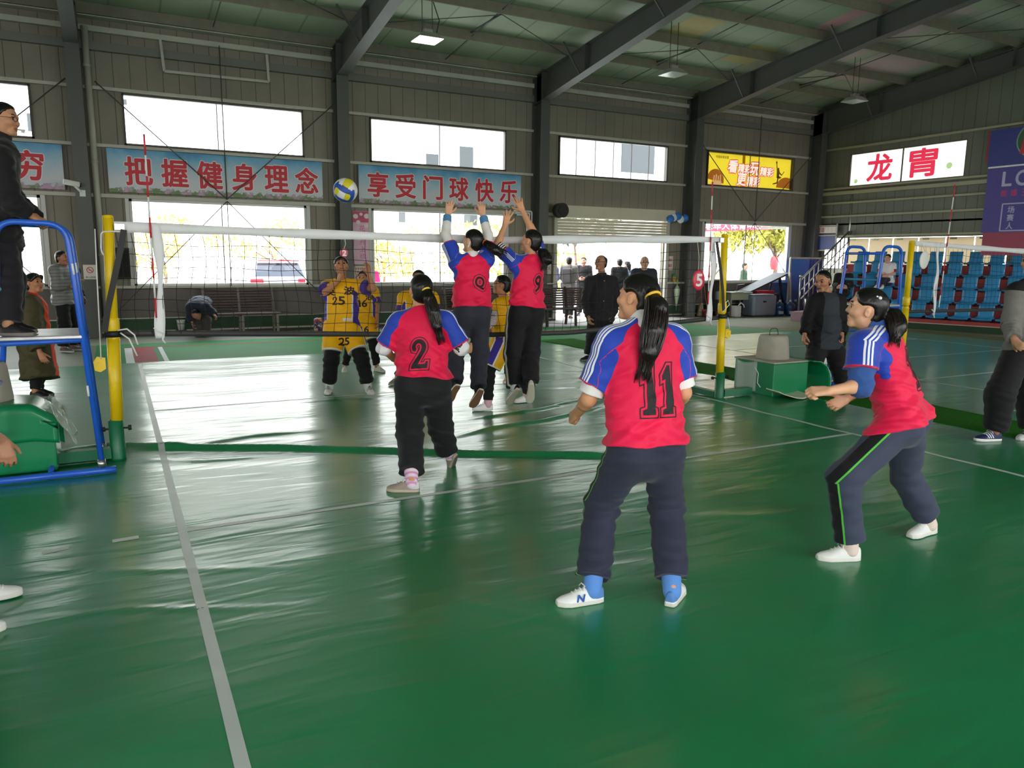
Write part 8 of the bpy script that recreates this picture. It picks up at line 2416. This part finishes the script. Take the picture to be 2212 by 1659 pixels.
m_ = MB(); cp = J['H'] + (-r_ * 0.072 - f_ * 0.045 - u_ * 0.03)
m_.bar(tuple(cp + u_ * 0.03 - r_ * 0.016), tuple(cp - u_ * 0.02 + f_ * 0.01 - r_ * 0.014), 0.012, 0.008); m_.build('hair_clip', white_m, oq['root'])
for S_ in 'LR':
    sh, (org, ff, ww, uu, LL) = oq['shoe' + S_]
    m_ = MB(); q_ = org + ff * 0.07 - ww * 0.036 + uu * 0.085; m_.cyl(tuple(q_ - ww * 0.001), tuple(q_ - ww * 0.004), 0.019, n=18); m_.build('round_patch', white_m, sh)
J = POSES['p9']
o9 = person('jumping player with bare arms up and low ponytail, numeral 9 on the red shirt', J, 0.96, 0.0055, SKIN,
    dict(curl=dict(L=0.12, R=0.12), spread=0.45, tside=dict(L=1, R=-1), face=True, thumb=0.9),
    top=dict(mat=tee_mat('team_tee_short_stripes', 0.016, 0.013, 0.5), cover=0.026, loose=0.018, hem=-0.08, sl=0.62, slw=0.068, flare=0.006),
    pants=dict(mat=black_wline, loose=0.026, kw=0.066, aw=0.060, end=1.95, sidew=0.013, sideoff=0.0),
    shoes=dict(L=dict(mat=checker, len=0.24, sock=(pl('white_sock', (226, 226, 226)), 0.10)), R=dict(mat=pale_shoe, len=0.24, sock=(pl('black_sock', (24, 24, 26)), 0.12))),
    hair=dict(tail=J['tail'], tail_r=[0.024, 0.048, 0.054, 0.020], tie=(J['tail'][0], J['tail'][1], 0.026, (226, 214, 220)), thick=0.013), seed=51, flat=(False, False))
armtube(o9['root'], J, 0.96, 'L', [(0.50, 1.0)], 0.058, zmat('striped_sleeve', (226, 220, 216), [('stripe', 'al', 9, 0.022, 0.5, None, (44, 36, 44))], rough=0.9, bump=0.1), 'undershirt_sleeve', 0.0055, 3, 0.5)
digits(o9, J, 0.96, '9', 0.075, 0.16, 0.28, shear=0.18, xoff=0.04)
# ------------------------------------------------ yellow team beyond the net
def yellow(key, label, s, h, hair, shoes, seed, pants_end=1.86, **kw):
    J = POSES[key]
    return J, person(label, J, s, h, kw.pop('skin', SKIN_T), kw.pop('sp', {}), 
        top=dict(mat=kw.pop('mat', jersey), loose=0.030, hem=0.02, cover=0.012, sidex=0.80, sidek=0.0, sl=kw.pop('sl', 0.75), slw=0.078, flare=0.03, cuffw=kw.pop('cuffw', 0.07)),
        pants=dict(mat=legging, loose=kw.pop('pl', 0.016), kw=0.062, aw=kw.pop('aw', 0.058), end=pants_end, rib=kw.pop('rib', False)),
        over=dict(mat=yshorts, loose=0.046, kw=0.082, end=kw.pop('se', 0.80), sidew=0.05, edgew=0.008, hemw=0.016, name='shorts'),
        shoes=shoes, hair=hair, seed=seed, **kw)
J, o = yellow('y25', 'player in yellow kit number 25 facing the net, face tilted up', 1.0, 0.007, dict(thick=0.014, line=(0.74, -0.60, 0.026), fray=0.007, nape=True),
    dict(mat=bw_shoe, top=0.12, sock=(pl('white_sock', (226, 226, 226)), 0.09)), 61, 1.86, rib=True, pl=0.03, aw=0.062,
    sp=dict(curl=dict(L=0.2, R=0.3), spread=0.2), coll=dict(m=mat('purple_collar', (72, 58, 140), 0.7), hgt=0.05, rad=0.066))
yd_m = mat('jersey_print_dark', (52, 32, 44), 0.7)
digits(o, J, 1.0, '25', 0.075, 0.10, 0.27, gap=0.006, front=True, m=yd_m, outline=False, xoff=-0.01)
def chest_text(o, J, txt, w, hgt, down, xoff, front=True):
    P, rt, up, fr = torso_frame(J); pp, sz = text_polys(txt)
    cloth, VF = o['top']
    on_cloth(o['root'], cloth, VF, thick(pp, 0.03, 0.03), J['N'] - up * down - rt * xoff, -rt, up, w, hgt, yd_m, 'lettering', 0.003)
chest_text(o, J, '英', 0.12, 0.10, 0.155, -0.11); chest_text(o, J, '波', 0.12, 0.10, 0.145, 0.12)
J0 = J
P_, rt_, up_, fr_2 = torso_frame(J)
cl, VF_ = o['over']
pp, _ = text_polys('25'); on_cloth(o['root'], cl, VF_, thick(pp, 0.04, 0.04), J['HL'] - up_ * 0.20 - rt_ * -0.02, -rt_, up_, 0.13, 0.09, yd_m, 'digit', 0.003)
cl, VF_ = o['top']
on_cloth(o['root'], cl, VF_, [[(0, 0), (1, 0), (1, 1), (0, 1)]], J['N'] - up_ * 0.50 - rt_ * 0.10, -rt_, up_, 0.10, 0.035, mat('white_patch', (226, 224, 230), 0.6), 'sponsor_patch', 0.002)
J, o = yellow('y16', 'player in yellow kit number 16 standing half hidden behind number 25', 0.94, 0.008, dict(thick=0.014), dict(mat=pale_shoe), 62, 1.9, skin=SKIN_T, pl=0.010, aw=0.05)
digits(o, J, 0.94, '16', 0.07, 0.10, 0.27, gap=0.006, front=True, m=yd_m, outline=False)
chest_text(o, J, '英', 0.11, 0.09, 0.165, -0.10); chest_text(o, J, '浪', 0.11, 0.09, 0.160, 0.11)
cl, VF_ = o['over']; P_, rt_, up_, _f = torso_frame(J)
pp, _ = text_polys('16'); on_cloth(o['root'], cl, VF_, thick(pp, 0.04, 0.04), (J['HL'] + J['HR']) / 2 - up_ * 0.13 - rt_ * 0.04, -rt_, up_, 0.12, 0.085, yd_m, 'digit', 0.003)
yellow('y8', 'yellow-shirted player mostly hidden behind red player number 2', 0.96, 0.009, dict(thick=0.012), dict(mat=shoe_mat('grey_sneaker', (150, 144, 138), [('gt', 'sole', (196, 190, 180))])), 63, pl=0.010, aw=0.05)
J, o = yellow('y9', 'player in yellow tunic in profile between the two jumping players, striped sleeves', 0.92, 0.007, dict(thick=0.013, tail=[POSES['y9']['H'] + V3(0.06, -0.03, 0.02), POSES['y9']['H'] + V3(0.09, -0.05, -0.03)], tail_r=[0.03, 0.028]), dict(mat=white_shoe, sock=(pl('pink_sock', (222, 180, 190)), 0.08)), 64, 1.9, mat=zmat('yellow_tunic', YEL, [], rough=0.6, bump=0.35, bscale=14), sl=0.0, pl=0.010, aw=0.05, se=0.96, sp=dict(curl=dict(L=0.5)))
for S_ in 'LR': armtube(o['root'], J, 0.92, S_, [(0.45, 1.9)], 0.052, zmat('fine_striped_sleeve', (226, 220, 222), [('stripe', 'al', 9, 0.016, 0.45, None, (96, 60, 66))], rough=0.9, bump=0.1), 'undershirt_sleeve', 0.007, 3, 0.5)
yellow('y10', 'yellow player with neon green shoes hidden behind the jumping number 9', 0.98, 0.010, dict(thick=0.012), dict(mat=neon_shoe), 65, 1.9, pl=0.010, aw=0.05, se=0.98)
# ------------------------------------------------ umpire on the stand
jk_black = pl('black_jacket', (22, 21, 24), bscale=10, bump=0.4)
J = POSES['ump']
ou = person('umpire in black jacket and glasses standing on the blue stand with a whistle', J, 1.02, 0.0065, (190, 138, 104),
    dict(curl=dict(L=0.8, R=0.8), fat=1.02, head=0.98), top=dict(mat=jk_black, loose=0.030, cover=0.030, hem=0.10, sl=1.94, slw=0.066, flare=0.01, name='jacket'),
    pants=dict(mat=pl('umpire_trousers', (28, 26, 32)), loose=0.030, kw=0.072, aw=0.068, end=1.95), shoes=dict(mat=dark_shoe, laces=False),
    hair=dict(thick=0.009, taper=0.012, line=(0.80, -0.60, 0.004)), coll=dict(m=mat('black_collar', (20, 20, 22), 0.8), hgt=0.07, rad=0.072), seed=71, floor=1.084)
r_, u_, f_ = head_frame(J, 1.0)
m_ = MB()
mo = J['H'] + f_ * 0.098 - u_ * 0.060
m_.cyl(tuple(mo), tuple(mo + f_ * 0.05), 0.006, n=8); m_.cyl(tuple(mo + f_ * 0.035 - u_ * 0.018), tuple(mo + f_ * 0.035 + u_ * 0.004), 0.012, n=10); m_.build('whistle', mat('whistle_white', (206, 202, 196), 0.3), ou['root'])
m_ = MB()
for sx in (-1, 1):
    m_.tube([tuple(J['H'] + f_ * 0.095 + r_ * sx * 0.031 + u_ * 0.008 + (r_ * math.cos(a) * 0.024 + u_ * math.sin(a) * 0.017)) for a in np.linspace(0, 2 * PI, 17)[:-1]], 0.0018, 6, closed=True)
    m_.tube([tuple(J['H'] + f_ * 0.092 + r_ * sx * 0.055 + u_ * 0.012), tuple(J['H'] + r_ * sx * 0.080 + u_ * 0.008)], 0.0018, 6)
m_.tube([tuple(J['H'] + f_ * 0.098 - r_ * 0.008 + u_ * 0.01), tuple(J['H'] + f_ * 0.098 + r_ * 0.008 + u_ * 0.01)], 0.0018, 6)
m_.build('glasses', mat('thin_metal', (60, 58, 60), 0.3, 0.8), ou['root'])
# ------------------------------------------------ boy in the long coat and the people behind him
J = POSES['boy']
ob = person('child in long olive padded coat with orange lining, watching beside the umpire stand', J, 0.97, 0.0075, SKIN_T, dict(head=1.0, curl=dict(R=0.4)),
    top=dict(mat=zmat('olive_coat', (78, 72, 48), [('gt', 'open', (224, 66, 34)), ('gt', 'hem', (70, 64, 42))], rough=0.8, bump=0.4, bscale=9), loose=0.058, cover=0.06, hem=0.42, sl=1.86, slw=0.082, flare=0.05, open=0.115, name='coat', neck=True),
    pants=dict(mat=legging, loose=0.012, kw=0.06, aw=0.05, end=1.95), shoes=dict(mat=dark_shoe, laces=False),
    hair=dict(thick=0.016, line=(0.74, -0.60, 0.018), locks=[((-0.045, 0.07, 0.075), (-0.08, 0.03, 0.02), 0.022, 0.012), ((0.045, 0.07, 0.075), (0.08, 0.03, 0.02), 0.022, 0.012)]), seed=81)
collar(ob['root'], J, 0.97, pl('orange_lining', (224, 66, 34)), 0.06, 0.105, 0.007, 'hood', 0.05)
puff = zmat('grey_puffer', (128, 126, 126), [('stripe', 'z', 9, 0.055, 0.14, None, (74, 72, 72))], rough=0.5, bump=0.5, bscale=14)
def wp(x, y): return (x, y)
J = std_pose((-1.02, 8.02, 0), 1.70, -0.75 - PI / 2 + 0.2, 'cross')
person('man in grey quilted puffer jacket with folded arms behind the coated child', J, 1.03, 0.010, (170, 116, 92), top=dict(mat=puff, loose=0.042, cover=0.028, hem=0.08, sl=1.9, slw=0.075, flare=0.02, name='jacket'), pants=dict(mat=legging, loose=0.028, kw=0.07, aw=0.07, end=1.95), shoes=dict(mat=shoe_mat('grey_trainer', (96, 90, 88), [('gt', 'sole', (190, 186, 180))])), hair=dict(thick=0.009, taper=0.012, line=(0.80, -0.60, 0.004)), seed=82)
J = std_pose((-0.95, 8.85, 0), 1.66, -2.2, 'down')
person('dark-haired man half hidden behind the grey puffer jacket', J, 1.0, 0.011, (168, 116, 92), top=dict(mat=jk_black, loose=0.03, cover=0.028, hem=0.08, sl=1.9, slw=0.066, name='jacket'), pants=dict(mat=legging, loose=0.028, kw=0.07, aw=0.07, end=1.95), shoes=dict(mat=dark_shoe, laces=False), hair=dict(thick=0.014), seed=83)
J = POSES['bent']
person('person in dark blue jacket bending down in front of the bench', J, 0.98, 0.010, (176, 120, 96), dict(face=False), top=dict(mat=pl('dark_blue_jacket', (34, 38, 52), bscale=8), loose=0.05, hem=0.08, sl=1.7, slw=0.07, name='jacket', neck=False), pants=dict(mat=pl('grey_brown_trousers', (74, 68, 66)), loose=0.03, kw=0.07, aw=0.07, end=1.95, rise=9), shoes=dict(mat=dark_shoe, laces=False), hair=dict(thick=0.008, taper=0.012, line=(0.9, -0.2, -0.02)), seed=84)
# ------------------------------------------------ men right of the net centre
J = POSES['man']
om = person('balding man in black jacket standing before the shutter doorway', J, 1.08, 0.008, (182, 132, 104), dict(fat=1.06),
    top=dict(mat=pl('charcoal_jacket', (36, 35, 38), bscale=9, bump=0.4), loose=0.026, cover=0.030, sq=1.42, hem=0.12, sl=1.93, slw=0.068, flare=0.01, name='jacket'), pants=dict(mat=legging, loose=0.034, kw=0.074, aw=0.076, end=1.96),
    shoes=dict(mat=dark_shoe, laces=False), hair=dict(thick=0.008, taper=0.012, line=(0.88, -0.30, -0.022), top=0.078), coll=dict(m=mat('charcoal_collar', (34, 33, 36), 0.8), hgt=0.06, rad=0.074), seed=91)
P_, rt_, up_, fr_2 = torso_frame(J)
cl, VF_ = om['pants']
on_cloth(om['root'], cl, VF_, [[(0.0, 0.62), (0.12, 0.30), (0.30, 0.22), (0.55, 0.38), (1.0, 0.95), (0.55, 0.62), (0.28, 0.50), (0.12, 0.56)]], J['HL'] - up_ * 0.10 - rt_ * 0.02, -rt_, up_, 0.085, 0.05, mat('white_mark', (230, 230, 230), 0.6), 'printed_mark', 0.003)
for dz_ in (0.12, 0.45):
    m_ = MB(); c_ = J['N'] - up_ * dz_ + fr_2 * 0.185; m_.sphere(tuple(c_), (0.009, 0.006, 0.009), 8, 6); m_.build('snap_button', steel_br, om['root'])
J = std_pose((9.1, 5.39, 0), 1.72, PI - 0.5, 'down')
person('bald man in dark jacket behind the long-haired player number 11', J, 1.06, 0.009, (206, 160, 134), top=dict(mat=pl('slate_jacket', (52, 56, 64)), loose=0.03, cover=0.03, hem=0.1, sl=1.9, slw=0.07, name='jacket'), pants=dict(mat=legging, loose=0.03, kw=0.07, aw=0.07, end=1.95), shoes=dict(mat=dark_shoe, laces=False), hair=dict(thick=0.007, taper=0.010, line=(0.9, 0.5, -0.05), top=0.03, mat=mat('grey_stubble', (120, 112, 106), 0.7), ear=True), seed=92)
J = POSES['line']
ol = person('stocky man in open black jacket, whistle in mouth, beside the right green box', J, 1.08, 0.007, (184, 128, 98), dict(fat=1.14, head=1.06, curl=dict(L=0.9, R=0.6)),
    top=dict(mat=zmat('open_black_jacket', (20, 20, 22), [('gt', 'open', (52, 56, 64))], rough=0.8, bump=0.35, bscale=10), loose=0.030, cover=0.032, sq=1.40, hem=0.12, sl=1.92, slw=0.070, flare=0.015, open=0.095, openw=1, belly=True, name='jacket'), pants=dict(mat=legging, loose=0.036, kw=0.08, aw=0.072, end=1.96),
    shoes=dict(mat=dark_shoe, laces=False), hair=dict(thick=0.008, taper=0.012, line=(0.82, -0.56, -0.002)), seed=93)
r_, u_, f_ = head_frame(J, 1.08)
m_ = MB(); mo = J['H'] + (f_ * 0.095 - u_ * 0.060) * 1.12
m_.cyl(tuple(mo), tuple(mo + f_ * 0.035), 0.009, n=8); m_.cyl(tuple(mo + f_ * 0.030 - r_ * 0.01), tuple(mo + f_ * 0.030 + r_ * 0.01), 0.014, n=12); m_.build('whistle', mat('whistle_blue', (40, 44, 110), 0.3), ol['root'])
J = POSES['grey']
og = person('person in grey hooded jacket cut by the right edge of the picture', J, 1.06, 0.007, (186, 136, 108), dict(curl=dict(L=0.9, R=0.8)),
    top=dict(mat=zmat('grey_sport_jacket', (116, 114, 110), [('stripe', 'arm', 9, 0.34, 0.05, 'sleeve', (22, 22, 24))], rough=0.85, bump=0.4, bscale=60), loose=0.030, cover=0.036, hem=0.06, sl=1.93, slw=0.07, name='jacket'), pants=dict(mat=legging, loose=0.038, kw=0.084, aw=0.074, end=1.95),
    shoes=dict(L=dict(mat=run_shoe), R=dict(mat=shoe_mat('silver_black_shoe', (70, 70, 74), [('gt', 'toe', (190, 190, 192)), ('gt', 'sole', (206, 204, 200))]))), hair=dict(thick=0.01), coll=dict(m=pl('dark_hood', (66, 66, 66)), hgt=0.06, rad=0.09, fl=0.03), seed=94)
# ------------------------------------------------ spectators and people outside
sq = bp3(0.78 + 0.505 * 2 + 0.0 - 0.24 + 0.06 * 0, 0.11 + TREAD * 2 + 0.22, K0 + RISE * 2 + 0.10)
J = sit_pose(np.array(sq), 1.58, math.atan2(BB.x, -BB.y) + 0.0)
person('dark-haired spectator in white shirt sitting on the blue stand seats', J, 0.94, 0.010, (206, 156, 134), top=dict(mat=pl('white_top', (222, 220, 222), zones=[('gt', 'cuff', (150, 40, 60))]), loose=0.02, cover=0.02, hem=0.02, sl=0.8, slw=0.064, cuffw=0.08), pants=dict(mat=pl('dark_jeans', (40, 44, 60)), loose=0.02, end=1.95), shoes=dict(mat=white_shoe, laces=False), hair=dict(thick=0.014), seed=101, flat=(False, False))
sq = bp3(0.78 + 0.505 * 0 - 0.12, 0.11 + TREAD * 1 + 0.22, K0 + RISE * 1 + 0.10)
J = sit_pose(np.array(sq), 1.62, math.atan2(BB.x, -BB.y) + 0.3)
person('spectator in black hooded top sitting low on the stand behind the open-jacket man', J, 0.98, 0.010, (196, 150, 126), top=dict(mat=jk_black, loose=0.03, hem=0.04, sl=1.9, slw=0.066), pants=dict(mat=legging, loose=0.02, end=1.95), shoes=dict(mat=white_shoe, laces=False), hair=dict(thick=0.014), seed=102, flat=(False, False))
def passer(label, x, y, H, yaw, arms, topc, legc, seed, step=0.0, hairk=None, sl=1.9, extra=None, skin=(196, 150, 128)):
    J = std_pose((x, y, 0), H, yaw, arms, 0.0, step)
    o = person(label, J, H / 1.65, 0.012, skin, dict(eyes=False), top=dict(mat=pl('cloth_%d_%d_%d' % topc, topc), loose=0.026, cover=0.024, hem=0.08, sl=sl, slw=0.062), pants=dict(mat=pl('cloth_%d_%d_%d' % legc, legc), loose=0.024, kw=0.068, aw=0.068, end=1.95), shoes=dict(mat=white_shoe if seed % 2 else dark_shoe, laces=False), hair=hairk or dict(thick=0.012), seed=seed, floor=-0.019)
    if extra: extra(o, J)
    return o
def pack(o, J):
    P, rt, up, fr = torso_frame(J)
    m = MB(); c = J['N'] - up * 0.26 - fr * 0.22
    m.box(tuple(c), (0.28, 0.16, 0.42), rot=Matrix((tuple(rt), tuple(fr), tuple(up))).transposed(), bev=0.05)
    b = thing('backpack', 'dark backpack on the back of the walking person seen through the doorway', 'backpack', tuple(c))
    OFF[b.name] = Vector(tuple(c)); m.build('bag', mat('dark_backpack', (62, 58, 60), 0.7), b)
    for sg in (-1, 1):
        q = MB(); q.tube([tuple(c + up * 0.18 + rt * sg * 0.08 + fr * 0.06), tuple(J['N'] - up * 0.02 + rt * sg * 0.09 + fr * 0.02), tuple(J['N'] - up * 0.16 + rt * sg * 0.11 + fr * 0.15)], 0.018, 6); q.build('strap', mat('dark_backpack', (62, 58, 60)), b)
def capx(o, J):
    r, u, f = head_frame(J, 1.0)
    m = MB(); m.sphere(tuple(J['H'] + u * 0.05 - f * 0.01), (0.10, 0.11, 0.085), 14, 8); m.sphere(tuple(J['H'] + u * 0.055 + f * 0.11), (0.07, 0.06, 0.012), 12, 6); m.build('cap', mat('navy_cap', (60, 66, 96), 0.7), o['root'])
passer('man in cap and grey-blue jacket walking outside the shutter doorway', 10.62, 11.6, 1.66, PI / 2 + 0.4, 'front', (96, 100, 128), (92, 98, 126), 111, 0.03, extra=capx)
passer('walking person in grey top and black trousers carrying a backpack, seen through the doorway', 11.15, 11.5, 1.70, -0.75, 'front', (112, 108, 106), (24, 24, 28), 112, 0.16, extra=pack)
passer('person in black standing outside just left of the balding man', 11.9, 11.9, 1.70, 2.4, 'front', (40, 38, 42), (24, 24, 28), 114, 0.05)
passer('dark-clothed person behind the balding man in the doorway', 12.75, 11.3, 1.66, -0.4, 'down', (30, 30, 34), (24, 24, 28), 115, 0.08)
passer('long-haired person in pale blue top outside the doorway', 13.25, 11.6, 1.58, 0.3, 'down', (120, 156, 190), (30, 30, 36), 116, 0.03, hairk=dict(thick=0.02, locks=[((0, -0.08, 0.0), (0, -0.09, -0.2), 0.07, 0.05)]))
passer('person in bright pink jacket outside the second wide window', 5.45, 11.75, 1.50, PI - 0.2, 'down', (222, 40, 110), (40, 40, 60), 117)
passer('person in purple hat and pale coat outside the window near the corner', 16.9, 11.9, 1.56, PI, 'down', (196, 190, 176), (60, 60, 60), 118, hairk=dict(thick=0.02, mat=mat('purple_hat', (120, 70, 130), 0.7)))
passer('person in dark green coat outside the window near the corner', 18.6, 12.3, 1.56, PI + 0.6, 'down', (60, 84, 66), (60, 60, 60), 119)
# ------------------------------------------------ two people cut by the left edge
J = std_pose((-1.05, -2.62, 0), 1.62, -PI / 2 + 0.35, 'down')
J['AL'], J['AR'] = V3(-0.955, -2.62, 0.08), V3(-0.985, -3.00, 0.08); J['TL'], J['TR'] = V3(-0.735, -2.58, 0.01), V3(-0.765, -2.96, 0.01)
J['WR'] = V3(-0.799, -2.559, 0.788); J['ER'] = V3(-0.985, -2.90, 1.06); J['SR'] = J['SR'] + V3(0.05, 0, 0)
J['hdR'] = V3(0.22, -0.12, -0.95)
person('bystander in black trousers and white sneakers cut by the left edge, right hand visible', J, 0.98, 0.007, (186, 134, 106), dict(curl=dict(R=0.35, L=0.4)), top=dict(mat=jk_black, loose=0.02, cover=0.022, hem=0.08, sl=0.8, slw=0.064), pants=dict(mat=legging, loose=0.022, kw=0.066, aw=0.064, end=1.95), shoes=dict(mat=white_shoe), hair=dict(thick=0.012), seed=121)
J = std_pose((-1.02, -3.98, 0), 1.64, -PI / 2, 'down')
J['AL'], J['AR'] = V3(-0.965, -3.80, 0.08), V3(-0.90, -4.16, 0.08); J['TL'], J['TR'] = V3(-0.725, -3.80, 0.01), V3(-0.660, -4.10, 0.01)
person('bystander at the lower left corner of whom only white shoe tips show', J, 0.98, 0.009, (186, 134, 106), top=dict(mat=jk_black, loose=0.02, cover=0.022, hem=0.08, sl=1.8, slw=0.064), pants=dict(mat=legging, loose=0.022, kw=0.066, aw=0.064, end=1.95), shoes=dict(mat=white_shoe), hair=dict(thick=0.012), seed=122)
